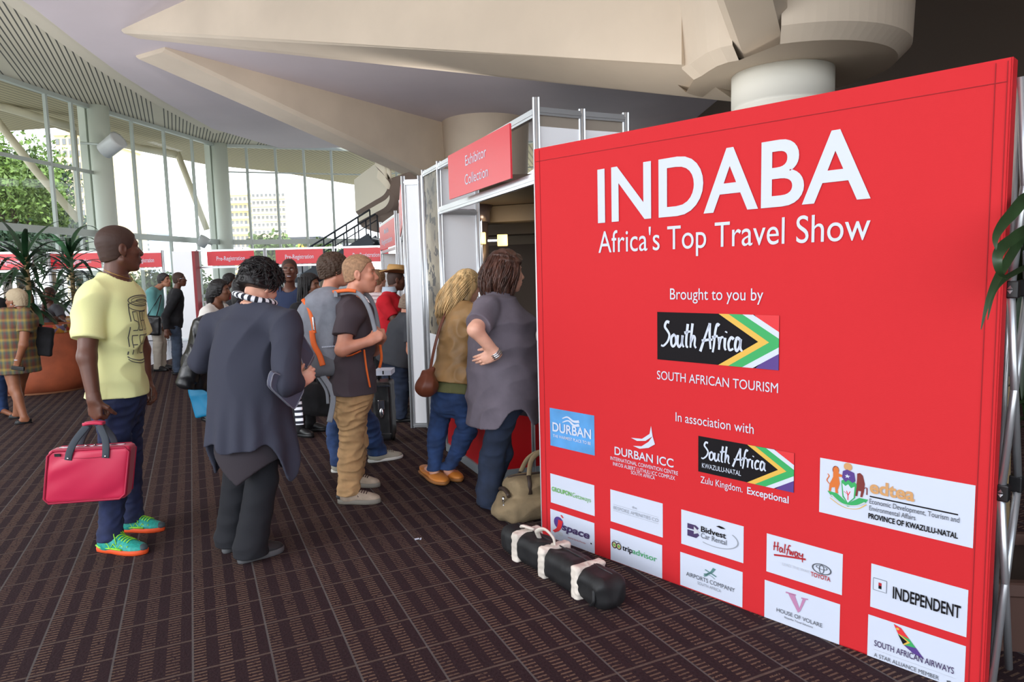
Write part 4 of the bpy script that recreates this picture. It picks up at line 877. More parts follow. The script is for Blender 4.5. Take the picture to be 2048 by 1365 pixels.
    ey = (np.abs(np.abs(fy)-.031) < .011) & (np.abs(fz-.004) < .0042) & (fx > .068); m_[ey] = 2; m_[ey & (np.abs(np.abs(fy)-.031) < .0055)] = 3
    br = (np.abs(np.abs(fy)-.031) < .020) & (np.abs(fz-.027-(.02-np.abs(np.abs(fy)-.026))*.12) < .0045) & (fx > .055); m_[br] = 4
    vs.append(v); qs.append(qd+nvt); nvt += len(v); mi.append(m_)
    V = np.concatenate(vs); Q = np.concatenate(qs); me = np_mesh('body', V, Q); me.polygons.foreach_set('material_index', np.concatenate(mi).astype(np.int32))
    P.root = thing('person', label, 'person', base, group=group)
    sk = skin_mat(*skin); lc = lipc or tuple(int(v*k) for v, k in zip(skin[0], (.86, .66, .66)))
    P.body = mesh_obj('body', me, [sk, mat('lips_'+skin[1], lc, rough=.4), M_eye, M_iris, mat('brow_%s' % str(browc or 'dark'), browc or (40, 28, 24), rough=.8)], P.root)
    return P
def hl(P, x, y, z): HF, HL, HU = P.H; return P.hc+(HF*x+HL*y+HU*z)*P.hs
def hair_cap(P, m, th=.012, line=None, amp=.003, fr=90, extra=(), h=.006, seed=3, region=None, name='hair', wr2=None, label=None):
    """hair that follows the skull, kept behind the hair line; line: (x list, z list) in head units"""
    HF, HL, HU = P.H; s = P.hs; line = line or ([-.13, -.04, .01, .035, .06, .085, .12], [-.085, -.06, -.01, .0, .055, .085, .10])
    sk = [ellip(hl(P, -.015, 0, .036), [(.099)*s+th, .077*s+th, .086*s+th], P.H, .01), ellip(hl(P, -.03, 0, -.03), [.070*s+th, .060*s+th, .075*s+th], P.H, .03)]
    pr = sk+list(extra); c = P.hc
    def post(D, X, Y, Z):
        x = ((X-c[0])*HF[0]+(Y-c[1])*HF[1]+(Z-c[2])*HF[2])/s; z = ((X-c[0])*HU[0]+(Y-c[1])*HU[1]+(Z-c[2])*HU[2])/s
        g = np.interp(x, *line).astype(F32)-z
        if extra:
            E, _ = field(list(extra), lo, hi, h); D = np.minimum(np.maximum(D, g*s), E) if region is None else np.maximum(D, g*s)
        else: D = np.maximum(D, g*s)
        return D
    lo, hi = bounds(pr, .03)
    return cloth(name, pr, m, P.root, h, None, (amp, fr, seed), None, label, post=post)
def strands(P, m, roots, name='hair', r=.004, seg=5, parent=None):
    """many fine locks as one hair mesh: roots = list of point lists (world-local)"""
    mb = MB()
    for pts in roots:
        n = len(pts); mb.tube([tuple(p) for p in pts], [r*(1-.75*(i/(n-1))**2) for i in range(n)], seg, True)
    return mb.build(name, m, parent or P.root, recalc=False)
def shoe(P, c, m, sole=None, low=.10, lace=None, sh=.03, wide=1.0, toe=1.0, cutlow=None, label=None):
    hl_, d, L = P.ft[c]; k = L/.28; s = k; u = np.array([0, 0, 1.]); t = np.cross(u, d); o = hl_.copy(); az = (d, t, u)
    up0 = P.J['an'+c]-np.array([0, 0, P.J['an'+c][2]])
    lift = max(0, P.J['an'+c][2]-.086*P.s); o = o+u*lift
    def p(x, y, z): return o+d*x*s+t*y*s+u*z
    pr = [ellip(p(.065, 0, sh+.025), (.068*s, .038*s*wide, .045), az, .03), ellip(p(.13, 0, sh+.022), (.095*s, .041*s*wide, .040*toe), az, .03), ellip(p(.205, .0, sh+.006), (.078*s, .045*s*wide, .032*toe), az, .02)]
    if low > .06: pr += [capsule(p(.062, 0, sh+.02), p(.062, 0, low), .042*s, .043*s, .03), capsule(p(.12, 0, sh+.03), p(.085, 0, low), .030*s, .034*s, .03)]
    z0 = o[2]+sh*.7; z1 = o[2]+low+.004
    def cut(X, Y, Z):
        g = np.maximum(z0-Z, Z-z1)
        if cutlow:                                  # open instep of a flat pump
            x = ((X-o[0])*d[0]+(Y-o[1])*d[1])/s; g = np.maximum(g, Z-(o[2]+np.interp(x, [0, .03, .07, .17, .21, .28], cutlow)))
        return g
    oo = cloth('shoe', pr, m, P.root, .0055, cut, None, None, label)
    mb = MB(); xs = [-.006, .012, .05, .10, .16, .20, .245, .272, .286]; ws = [.012, .030, .037, .038, .046, .048, .042, .026, .008]; ol = [(x, w) for x, w in zip(xs, ws)]+[(x, -w) for x, w in zip(xs[::-1], ws[::-1])]
    def ring(z, e): return [tuple(p(x+(e if x > .1 else -e)*.5, w*wide+(e if w > 0 else -e), z)) for x, w in ol]
    mb.rings([ring(0, -.004), ring(.006, .001), ring(sh*.9, .002), ring(sh+.004, -.002)], True, True); mb.build('sole', sole or m, oo)
    if lace:
        from mathutils.bvhtree import BVHTree
        bm = bmesh.new(); bm.from_mesh(oo.data); bv = BVHTree.FromBMesh(bm); bm.free(); mb = MB()
        def on(x, y, e=.003):
            q = p(x, y, .3); r_ = bv.ray_cast(Vector(q), Vector((0, 0, -1))); return tuple(r_[0]+Vector((0, 0, e))) if r_[0] else tuple(p(x, y, sh+.06))
        for i in range(6):
            x = .115+.016*i
            mb.tube([on(x, -.028), on(x+.003, -.014, .005), on(x+.006, 0, .006), on(x+.009, .014, .005), on(x+.012, .028)], .0034, 5)
        mb.tube([on(.112, 0, .008), on(.12, .026, .012), on(.14, .043, .004)], .003, 5); mb.tube([on(.112, 0, .008), on(.118, -.026, .012), on(.145, -.042, .004)], .003, 5); mb.build('laces', lace, oo)
    return oo
def tee(P, m, e=.012, hem=-.05, sl=.62, es=.016, wr=(.004, 22), name='shirt', neck=(.085, .03), h=.008, label=None, wd=None, sleeves=True, shell=None, seed=1, v=0, st=(1, 1, 1)):
    """hem: metres along the spine measured from the pelvis; sl: sleeve length (0-1 upper arm, 1-2 forearm)"""
    J = P.J; U = P.ax[2]; tf = P.ax[0]; pr = P.upper(e, wd)
    if hem < -.10: pr.append(loft(J['pel'], P.ax, [(hem-.02, P.b['hp']*P.s+e, P.b['hd']*P.s+e, P.b['hd']*P.s+e), (.06, P.b['hp']*P.s+e, P.b['hd']*P.s+e, P.b['hd']*P.s+e)], .03))
    else: pr.append(loft(J['pel'], P.ax, [(hem-.02, P.b['hp']*P.s*1.14+e, P.b['hd']*P.s*1.03+e+P.b['belly']*P.s*.7, P.b['hd']*P.s*1.22+e+.004), (max(hem, .0)+.10, P.b['hp']*1.08*P.s+e, P.b['wd']*1.05*P.s+e+P.b['belly']*P.s*.8, P.b['wd']*1.1*P.s+e), (max(hem, 0)+.2, P.b['hp']*.8*P.s, P.b['wd']*.8*P.s, P.b['wd']*.8*P.s)], .03))
    sv = sl if isinstance(sl, dict) else {'l': sl, 'r': sl}
    if sleeves:
        for c in 'lr':
            a, m_, w = J['sh'+c], J['el'+c], J['wr'+c]; q = sv[c]; L = P.arm(c, es, q, es*(1.0 if q <= 1 else .7))
            L[-1] = clip(L[-1], *((a+(m_-a)*q, un(m_-a)) if q <= 1 else (m_+(w-m_)*(q-1), un(w-m_)))); pr += L
    nc = J['nck']+U*.035*P.s+tf*neck[1]; r = neck[0]*P.s
    def cut(X, Y, Z):
        t = (X-J['pel'][0])*U[0]+(Y-J['pel'][1])*U[1]+(Z-J['pel'][2])*U[2]; g = hem-t
        g = np.maximum(g, r-np.sqrt((X-nc[0])**2+(Y-nc[1])**2+((Z-nc[2]))**2))
        return g
    return cloth(name, pr, m, P.root, h, cut, (*wr, seed) if wr else None, shell, label, st=st)
def trousers(P, m, e=.012, ek=.016, eh=.022, top=.10, wr=(.005, 26), name='trousers', h=.009, hemz=.035, label=None, seed=5, st=(1, 1, 1.6)):
    J = P.J; U = P.ax[2]; pr = [P.torso(e), ellip((J['hpl']+J['hpr'])/2-P.ax[0]*.040*P.s-U*.05, (.100*P.s, P.b['hp']*P.s*.97, .10*P.s), P.ax, .04)]
    for c in 'lr': n0, n1 = J['kn'+c], J['an'+c]; pr += P.leg(c, e, ek, eh)+[ellip(n0+(n1-n0)*.3-P.ax[0]*.018*P.s, (.046*P.s+ek, .046*P.s+ek, .10*P.s+ek), k=.03), capsule(J['an'+c], J['an'+c]-np.array([0, 0, .08*P.s]), .038*P.s+eh, .042*P.s+eh, .02)]
    def cut(X, Y, Z):
        t = (X-J['pel'][0])*U[0]+(Y-J['pel'][1])*U[1]+(Z-J['pel'][2])*U[2]; g = t-top
        zl = hemz
        if isinstance(hemz, dict):
            dl = (X-J['anl'][0])**2+(Y-J['anl'][1])**2; dr = (X-J['anr'][0])**2+(Y-J['anr'][1])**2; zl = np.where(dl < dr, hemz['l'], hemz['r'])
        return np.maximum(g, zl-Z)
    return cloth(name, pr, m, P.root, h, cut, (*wr, seed), None, label, st=st)
def belt(P, m, t=.085, e=.02, w=.035):
    pr = [P.torso(e)]; J = P.J; U = P.ax[2]
    return cloth('belt', pr, m, P.root, .008, lambda X, Y, Z: np.abs((X-J['pel'][0])*U[0]+(Y-J['pel'][1])*U[1]+(Z-J['pel'][2])*U[2]-t)-w/2)

# ================================================================ PEOPLE
DARK = ((98, 60, 45), 'deep'); DARK2 = ((118, 76, 56), 'brown'); LIGHT = ((222, 168, 144), 'light'); RUDDY = ((208, 142, 116), 'ruddy')
M_hairk = mat('hair_black', (22, 19, 20), rough=.55, bump=.4, bscale=120, stretch=(1, 1, .2)); M_shave = mat('shaved_black', (64, 42, 33), rough=.6, bump=.2, bscale=400)
M_bk = mat('black_fabric', (26, 26, 30), rough=.9, var=.2, vscale=18); M_jean = mat('blue_denim', (38, 60, 100), rough=.9, var=.22, vscale=9, bump=.15, bscale=200); M_jeand = mat('dark_denim', (32, 42, 62), rough=.9, var=.2, vscale=9, bump=.15, bscale=200)
M_leath = mat('black_leather', (24, 24, 26), rough=.38, bump=.12, bscale=45); M_blk = mat('black_plastic', (20, 20, 22), rough=.4); M_wht = mat('white_rubber', (222, 220, 212), rough=.6)
def crowd(label, base, Ht, f, top, tm, legm, hairm=None, skin=DARK, face=None, J=None, feet=None, build=None, hair='shave', sl=.6, hem=-.04, shoem=None, hands=None, top_kw=None, hs=None, headargs=None, browc=None, dress=None, h=.012, hh=.007, lab=None, nk=(.085, .03)):
    p = person(label, base, Ht, f, J, face, feet, skin, build, h=h, hh=hh, hands=hands, hs=hs, headargs=headargs, browc=browc)
    kw = dict(e=.016, hem=hem, sl=sl, es=.018, h=.010, name=top, neck=nk); kw.update(top_kw or {}); p.top = tee(p, tm, **kw)
    if legm: p.trs = trousers(p, legm, h=.011)
    if hair == 'shave': hair_cap(p, hairm or M_shave, .004, h=.006, amp=.0005)
    elif hair == 'short': hair_cap(p, hairm, .016, h=.007, amp=.006, fr=110)
    if shoem:
        for c in 'lr': shoe(p, c, shoem, low=.085)
    return p
def drape(P, shirt, polys, m, name, parent=None):
    """print 2D stroke quads (a across the chest, b up, metres from the collar point) on the front of a shirt"""
    from mathutils.bvhtree import BVHTree
    bm = bmesh.new(); bm.from_mesh(shirt.data); bv = BVHTree.FromBMesh(bm); tf, tl, U = P.ax; o = P.J['nck']; mb = MB()
    for q in polys:
        vs = []
        for a, b in q:
            p = Vector(o+tl*a+U*b+tf*.5); hit = bv.ray_cast(p, Vector(-tf))
            if hit[0] is None: vs = None; break
            vs.append(mb.bm.verts.new(hit[0]+Vector(tf)*.002))
        if vs: mb._f(vs)
    bm.free(); return mb.build(name, m, parent or shirt, recalc=False)

# ---- the man in yellow
m_y = mat('yellow_jersey', (236, 236, 170), rough=.85, bump=.08, bscale=120); m_nv = mat('navy_cotton', (33, 41, 74), rough=.9, var=.12, vscale=20)
A_ = person('person in pale yellow T-shirt and navy trousers gripping the red briefcase', (-2.43,4.002), 1.88, (.99, .14),
    dict(pel=(-2.366,4.06,0.848), nck=(-2.349,4.08,1.579), hed=(-2.32,4.1,1.75), shr=(-2.393,3.9,1.451), shl=(-2.389,4.27,1.448), elr=(-2.382,3.8,1.139), wrr=(-2.338,3.76,0.904), ell=(-2.376,4.36,1.117), wrl=(-2.356,4.34,0.906), knr=(-2.385,3.99,0.452), knl=(-2.432,4.2,0.441)),
    face=(.66, .75, 0), feet=dict(r=((-2.437,3.852), (-2.128,3.776)), l=((-2.484,4.151), (-2.208,4.132))), skin=DARK, build=dict(arm=1.10, cd=.125, hd=.118, neck=1.1), h=.007, hh=.0045, hs=1.10,
    hands=dict(r=dict(d=(.05, -.05, -1), n=(.25, .95, 0), thumb=(1, -.2, 0), curl=(62, 70, 45), tc=.5, s=1.08), l=dict(d=(.35, 0, -1), n=(-.3, -1, .1), thumb=(1, -.3, 0), curl=(30, 38, 25), tc=.4, s=1.05)), headargs=dict(lips=1.35, nose=1.2, jaw=1.05))
_s = tee(A_, m_y, e=.016, hem=.03, sl=.66, es=.026, neck=(.090, .025), h=.006, wr=(.013, 13)); trousers(A_, m_nv, h=.007, e=.006, hemz=.07); hair_cap(A_, M_shave, .0045, h=.0045, amp=.0006)
mb = MB()
def PR(s, a0, a1, b0, b1):                                   # block letters of the shirt print, stretched tall
    seg = dict(S=[[(1, 1), (0, 1), (0, .55), (1, .45), (1, 0), (0, 0)]], U=[[(0, 1), (0, 0), (1, 0), (1, 1)]], P=[[(0, 0), (0, 1), (1, 1), (1, .5), (0, .5)]], E=[[(1, 1), (0, 1), (0, 0), (1, 0)], [(0, .5), (.8, .5)]], R=[[(0, 0), (0, 1), (1, 1), (1, .5), (0, .5), (1, 0)]], F=[[(1, 1), (0, 1), (0, 0)], [(0, .5), (.8, .5)]])
    q = []; w = (a1-a0)/len(s)
    for i, ch in enumerate(s):
        for pl in seg[ch]:
            pts = [(a0+w*(i+.12+.72*x), b0+(b1-b0)*y) for x, y in pl]
            for p0, p1 in zip(pts, pts[1:]):
                for k in range(5):
                    t0, t1 = k/5, (k+1)/5; a = (p0[0]+(p1[0]-p0[0])*t0, p0[1]+(p1[1]-p0[1])*t0); b = (p0[0]+(p1[0]-p0[0])*t1, p0[1]+(p1[1]-p0[1])*t1)
                    d = Vector((b[0]-a[0], b[1]-a[1])); d = d.normalized() if d.length else Vector((1, 0)); n_ = Vector((-d.y, d.x))*.0028; e_ = d*.001
                    q.append([(a[0]-e_.x+n_.x, a[1]-e_.y+n_.y), (b[0]+e_.x+n_.x, b[1]+e_.y+n_.y), (b[0]+e_.x-n_.x, b[1]+e_.y-n_.y), (a[0]-e_.x-n_.x, a[1]-e_.y-n_.y)])
    return q
pr = PR('SUPER', -.105, .105, -.31, -.20)+PR('FREE', -.105, .105, -.45, -.34)
for ra, rb, c, w in ((.125, .035, -.135, .006), (.10, .024, -.135, .004), (.125, .035, -.165, .005), (.06, .012, -.135, .004)): pr += ringp(0, c, ra, rb, w, 1, 36)
pr += ringp(0, -.46, .125, .035, .006, 1, 30, 180, 360)+ringp(0, -.475, .125, .035, .005, 1, 30, 180, 360)
for sx in (-.122, .122): pr += [[(sx-.003, -.15-.05*k), (sx+.003, -.15-.05*k), (sx+.003, -.2-.05*k), (sx-.003, -.2-.05*k)] for k in range(6)]
drape(A_, _s, pr, mat('print_charcoal', (86, 88, 84), rough=.8), 'shirt_print')
mb = MB(); nk = A_.J['nck']+A_.ax[2]*.035+A_.ax[0]*.02; pts = [nk+(A_.ax[0]*.074*math.cos(a)+A_.ax[1]*.074*math.sin(a)-A_.ax[2]*(.012+.030*math.cos(a)))for a in np.linspace(0, 6.28, 33)]; mb.tube([tuple(p) for p in pts], .0022, 5, False); mb.build('necklace', mat('gold', (196, 156, 84), rough=.3, metal=.9), A_.root)
m_sh = mat('turquoise_mesh', (34, 150, 138), rough=.6, var=.15, vscale=60); m_so = mat('orange_rubber', (232, 84, 34), rough=.6); m_li = mat('lime_trim', (150, 222, 60), rough=.5)
for c in 'rl':
    so = shoe(A_, c, m_sh, m_so, low=.10, sh=.026, wide=1.06, lace=m_li); h_, d, L = A_.ft[c]; t = np.cross((0, 0, 1), d); k = L/.28; mb = MB()
    for sd in (-1, 1):
        zz = [h_+d*(.05+.02*i)*k+t*sd*(.043+.004*math.sin(i*.6))*k+np.array([0, 0, (.035 if i % 2 else .078-.003*i)]) for i in range(9)]; mb.tube([tuple(p) for p in zz], .0035, 5)
        mb.tube([tuple(h_+d*x*k+t*sd*y*k+np.array([0, 0, .036])) for x, y in ((-.0, .02), (.04, .042), (.1, .043), (.18, .051))], .006, 6)
    pass
    mb.build('side_trim', m_li, so); o = MB(); o.ell(tuple(h_+d*.262*k+np.array([0, 0, .034])), (.030, .030, .022)); o.build('toe_cap', mat('toe_dark', (60, 74, 78), rough=.6), so)

# ---- the woman in the long navy tunic, head bowed
m_tu = mat('navy_tunic', (52, 54, 68), rough=.92, bump=.06, bscale=90); m_un = mat('brown_underlayer', (48, 42, 48), rough=.92); m_bkt = mat('black_trousers', (24, 25, 31), rough=.9, bump=.04, bscale=60)
B_ = person('person with short black hair seen from behind in long navy tunic', (-1.507,3.71), 1.66, (.36, .93),
    dict(pel=(-1.465,3.74,0.843), nck=(-1.412,3.74,1.405), hed=(-1.408,3.86,1.512), shl=(-1.675,3.86,1.284), shr=(-1.193,3.62,1.305), ell=(-1.801,3.92,1.088), wrl=(-1.834,4.14,1.021), elr=(-1.169,3.48,1.015), wrr=(-1.137,3.58,0.998), knl=(-1.577,3.8,0.414), knr=(-1.413,3.72,0.434)),
    face=(.42, .72, -.55), feet=dict(r=((-1.527,3.605), (-1.34,3.769)), l=((-1.663,3.747), (-1.612,3.987))), skin=LIGHT, build=dict(sh=.20, ch=.19, cd=.15, wa=.19, wd=.16, hp=.20, hd=.16, arm=1.28, leg=1.08, neck=1.05), h=.008, hh=.005, hs=1.02,
    hands=dict(r=dict(d=(.55, .30, .35), n=(-.55, .8, 0), thumb=(0, 0, 1), curl=(35, 45, 30), tc=.35)))
J = B_.J; ax = B_.ax; z1 = 1.30
upv = np.array([0, 0, 1.]); fw_ = np.array([.36, .93, 0])/np.linalg.norm([.36, .93]); sd_ = np.array([-fw_[1], fw_[0], 0])
def skirt(o, rows): return loft(o, (fw_, sd_, upv), rows, k=.04)
base0 = np.array([J['pel'][0], J['pel'][1], 0])
pr = B_.upper(.014)+[skirt(base0, [(.36, .285, .24, .24), (.60, .262, .22, .23), (.75, .236, .20, .215), (.90, .215, .19, .20), (1.05, .205, .18, .185), (1.2, .20, .16, .165), (1.32, .15, .1, .1)])]
for c in 'lr':
    q = 1.82 if c == 'r' else 1.6; L = B_.arm(c, .020, q, .016); w, m_ = J['wr'+c], J['el'+c]; L[-1] = clip(L[-1], m_+(w-m_)*(q-1), un(w-m_)); pr += L
nc = J['nck']+upv*.06
def hemB(amp, zb, ph=0):
    def cut(X, Y, Z):
        u = (X-base0[0])*fw_[0]+(Y-base0[1])*fw_[1]; v = (X-base0[0])*sd_[0]+(Y-base0[1])*sd_[1]; th = np.arctan2(u, v)
        zh = zb-amp*np.maximum(0, np.cos(2*th+ph))**5-amp*.16*np.maximum(0, -np.sin(th+.25))**14+.012*np.sin(th*9)
        return np.maximum(zh-Z, .085-np.sqrt((X-nc[0])**2+(Y-nc[1])**2+(Z-nc[2])**2))
    return cut
def foldsB(D, X, Y, Z):
    u = (X-base0[0])*fw_[0]+(Y-base0[1])*fw_[1]; v = (X-base0[0])*sd_[0]+(Y-base0[1])*sd_[1]; th = np.arctan2(u, v)
    return D-.014*np.clip((.95-Z)/.45, 0, 1)*np.sin(th*13+.8*np.sin(th*3)+Z*2)
cloth('tunic', pr, m_tu, B_.root, .007, hemB(.22, .665), (.007, 12, 4), .016, post=foldsB)
cloth('underlayer', [skirt(base0, [(.38, .225, .19, .20), (.60, .215, .185, .19), (.9, .17, .15, .15)])], m_un, B_.root, .008, lambda X, Y, Z: np.maximum(.45+.8*np.abs((X-base0[0])*sd_[0]+(Y-base0[1])*sd_[1]+.05)-Z, Z-.85), None, .016, 'darker hem layer below the tunic')
trousers(B_, m_bkt, e=.012, ek=.022, eh=.052, top=-.02, h=.008, hemz=.03, wr=(.004, 12))
cuts = lambda c: None
hair_cap(B_, M_hairk, .026, line=([-.16, -.05, .01, .035, .06, .085, .12], [-.06, -.045, -.02, .0, .05, .08, .09]), amp=.010, fr=75, h=.006, label='short tousled black hair')
rs = np.random.RandomState(3); R_ = []
for i in range(420):
    a = rs.uniform(0, 6.28); e = rs.uniform(-.35, 1.5); d = np.array([math.cos(a)*math.cos(e), math.sin(a)*math.cos(e), math.sin(e)])
    if d[0] > .55 and d[2] < .55: continue
    p0 = np.array([-.015, 0, .036])+d*np.array([.118, .098, .104]); tn = np.array([-d[1], d[0], 0])*rs.uniform(-1, 1)+np.array([-.3, 0, -.8])*rs.uniform(.4, 1); tn = tn-d*(tn@d); tn = tn/np.linalg.norm(tn)
    R_.append([hl(B_, *(p0+tn*t*.055+d*(.012*math.sin(t*2.2)))) for t in (0, .35, .7, 1.0)])
strands(B_, M_hairk, R_, 'hair_locks', .0042)
m_scarf = mat('striped_scarf', (30, 32, 44), rough=.9); g = NT(m_scarf); a1, a2, a3 = g.coord(0, 'UV')
g = NT(m_scarf)
def uvtube(name, pts, r, flat, m, parent, rep, seg=10, up=None):
    mb = MB(); mb.tube(pts, r, seg, True, flat, up); bm = mb.bm; me_o = mb.build(name, m, parent); me = me_o.data
    P_ = np.array([tuple(p) for p in pts]); cum = np.concatenate([[0], np.cumsum(np.linalg.norm(np.diff(P_, axis=0), axis=1))]); at = me.attributes.new('along', 'FLOAT', 'POINT'); co = np.empty(len(me.vertices)*3); me.vertices.foreach_get('co', co); co = co.reshape(-1, 3)
    val = np.array([cum[((P_-c)**2).sum(1).argmin()] for c in co]); at.data.foreach_set('value', val.astype(F32)); return me_o
t_ = m_scarf.node_tree; an = t_.nodes.new('ShaderNodeAttribute'); an.attribute_name = 'along'
g.color(g.mix(g.math('LESS_THAN', g.math('FRACT', g.math('MULTIPLY', an.outputs['Fac'], 1/.030)), .52), rgb(34, 36, 48), rgb(236, 238, 244)))
pts = []
for i in range(61):
    a = math.radians(-30+300*i/60)+math.pi; pts.append(tuple(J['nck']+fw_*(.02-.085*math.cos(a))+sd_*.092*math.sin(a)+upv*(.040+.014*math.cos(a)+.022*math.sin(a))))
uvtube('scarf', pts, .030, .6, m_scarf, B_.root, 0, up=(0, 0, 1))
_p = [Vector((-1.151,3.58,0.987))-Vector((*(-1.507,3.71), 0)), Vector((-1.142,3.58,0.866))-Vector((*(-1.507,3.71), 0)), Vector((-1.142,3.58,0.771))-Vector((*(-1.507,3.71), 0))]
uvtube('scarf_end', [tuple(_p[0].lerp(_p[2], i/40)) for i in range(41)], .022, .25, m_scarf, B_.root, 0, up=(0, 1, 0))
mb = MB(); c = J['wr' + 'r']; dd = un(J['wrr']-J['elr']); s1 = un(np.cross(dd, upv)); s2 = np.cross(dd, s1); mb.tube([tuple(c-dd*.008+(s1*math.cos(a)+s2*math.sin(a))*.037) for a in np.linspace(0, 6.28, 25)], .006, 6, False); mb.build('bracelet', M_chrome, B_.root)
for c in 'rl': shoe(B_, c, mat('black_shoe', (34, 34, 36), rough=.6), mat('grey_sole', (86, 86, 88), rough=.7), low=.085)

# ---- the man with the backpack
m_pt = mat('plum_tshirt', (72, 62, 68), rough=.9, bump=.06, bscale=110); m_kh = mat('khaki_cotton', (176, 140, 98), rough=.9, var=.10, vscale=12, bump=.12, bscale=30)
C_ = person('person with cropped fair hair in khaki trousers wearing the grey backpack', (-1.118,4.687), 1.71, (.975, .2),
    dict(pel=(-1.131,4.72,0.692), nck=(-1.103,4.72,1.405), hed=(-1.034,4.74,1.568), shr=(-1.074,4.54,1.291), shl=(-1.084,4.92,1.282), elr=(-1.118,4.46,1.074), wrr=(-0.94,4.5,1.125), ell=(-1.008,4.95,1.016), wrl=(-0.902,4.72,1.123), knr=(-1.139,4.68,0.345), knl=(-1.147,4.84,0.34)),
    face=(.985, .10, -.04), feet=dict(r=((-1.219,4.569), (-0.935,4.557)), l=((-1.273,4.961), (-1.007,4.915))), skin=RUDDY, build=dict(sh=.19, wa=.15, wd=.125, cd=.13, arm=1.12, hp=.165, hd=.125, neck=1.12, belly=.02), h=.0075, hh=.0048, hs=1.06,
    hands=dict(r=dict(d=(.85, .1, .5), n=(.1, .9, -.2), thumb=(-.3, .1, .9), curl=(75, 80, 45), tc=.5), l=dict(d=(.3, -.8, .4), n=(-.7, -.2, 0), thumb=(0, 0, 1), curl=(75, 80, 45), tc=.5)), browc=(150, 110, 84), headargs=dict(nose=1.0))
tee(C_, m_pt, e=.020, hem=.055, sl=.58, es=.028, neck=(.088, .02), h=.0065, wr=(.012, 15)); trousers(C_, m_kh, e=.012, ek=.024, eh=.034, top=.09, h=.0065, hemz=.065, wr=(.010, 21), st=(1, 1, 1.9))
hair_cap(C_, mat('hair_fair', (158, 122, 92), rough=.75, bump=.1, bscale=300, var=.15, vscale=60), .006, line=([-.13, -.04, .005, .03, .05, .085, .12], [-.07, -.045, -.0, .035, .07, .088, .10]), h=.0045, amp=.0008, fr=160)
m_ta = mat('taupe_suede', (168, 150, 132), rough=.85, var=.08, vscale=20); m_sg = mat('sole_grey', (128, 122, 112), rough=.7)
for c in 'rl':
    so = shoe(C_, c, m_ta, m_sg, low=.088, sh=.030, lace=mat('lace_maroon', (54, 26, 28), rough=.8)); h_, d, L = C_.ft[c]; t = np.cross((0, 0, 1), d); mb = MB()
    mb.ell(tuple(h_+d*.012*L/.28+np.array([0, 0, .05])), (.030, .034, .022)); mb.build('heel_patch', mat('dark_rubber', (52, 54, 58), rough=.6), so)

# ---- the man in the black T-shirt striding behind him
D_ = person('person with brown hair in black T-shirt and jeans striding behind the backpack', (-1.347,5.527), 1.80, (.95, .31),
    dict(pel=(-1.353,5.45,0.602), nck=(-1.447,5.42,1.436), hed=(-1.393,5.46,1.604), knl=(-1.445,5.5,0.296), knr=(-1.201,5.5,0.34), shl=(-1.401,5.6,1.34), shr=(-1.498,5.22,1.336)),
    face=(.93, .36, .0), feet=dict(l=((-1.464,5.323), (-1.271,5.32)), r=((-1.22,5.575), (-0.967,5.722))), skin=RUDDY, build=dict(neck=1.12), h=.009, hh=.006, browc=(70, 48, 34), hs=1.04)
tee(D_, mat('black_jersey', (28, 28, 30), rough=.9), e=.018, hem=.02, sl=.6, es=.022, h=.008); trousers(D_, M_jean, e=.014, ek=.028, eh=.034, h=.008, hemz=.06, wr=(.008, 22))
hair_cap(D_, mat('hair_brown', (70, 50, 36), rough=.6, bump=.4, bscale=150), .020, line=([-.13, -.04, .01, .035, .05, .085, .12], [-.075, -.05, -.035, -.03, .055, .082, .09]), h=.006, amp=.007, fr=120)
for c in 'lr': shoe(D_, c, mat('grey_canvas', (172, 166, 150), rough=.9), M_wht, low=.078, sh=.022, lace=mat('lace_grey', (120, 116, 106), rough=.8))

# ---- the blonde woman leaning into the booth
m_tan = mat('tan_leather', (158, 122, 78), rough=.5, var=.10, vscale=8, bump=.15, bscale=24); m_org = mat('orange_leather', (206, 126, 50), rough=.45)
E_ = person('person with long blonde hair in tan leather jacket leaning into the booth', (-0.611,5.117), 1.68, (.72, .69),
    dict(pel=(-0.453,5.02,0.675), nck=(-0.376,5.12,1.312), hed=(-0.322,5.18,1.459), shl=(-0.501,5.26,1.216), shr=(-0.266,4.98,1.229), ell=(-0.501,5.48,0.983), wrl=(-0.408,5.66,1.121), elr=(-0.212,5.12,0.999), wrr=(-0.139,5.36,1.137), hpl=(-0.53,5.14,0.609), hpr=(-0.384,4.93,0.633), knl=(-0.578,5.08,0.372), knr=(-0.346,4.96,0.394), anl=(-0.612,5.02,0.095), anr=(-0.505,5.04,0.087)),
    face=(.74, .62, -.2), feet=dict(l=((-0.723,5.218), (-0.517,4.864)), r=((-0.611,5.263), (-0.411,4.962))), skin=LIGHT, build=dict(sh=.165, ch=.14, cd=.105, wa=.125, wd=.10, hp=.172, hd=.125, leg=.98, arm=.95, neck=.9), h=.008, hh=.006)
tee(E_, mat('olive_tee', (104, 104, 66), rough=.9), e=.016, hem=-.005, sleeves=False, h=.008, name='top', wr=(.005, 20)); tee(E_, m_tan, e=.030, hem=.07, sl=1.9, es=.020, h=.007, name='jacket', wr=(.008, 20), neck=(.07, .03)); trousers(E_, M_jean, e=.013, ek=.015, eh=.013, top=.06, h=.007, hemz=.085, wr=(.005, 30))
m_bl = mat('hair_blonde', (196, 164, 116), rough=.45, var=.28, vscale=26, stretch=(1, 1, .08), bump=.5, bscale=80)
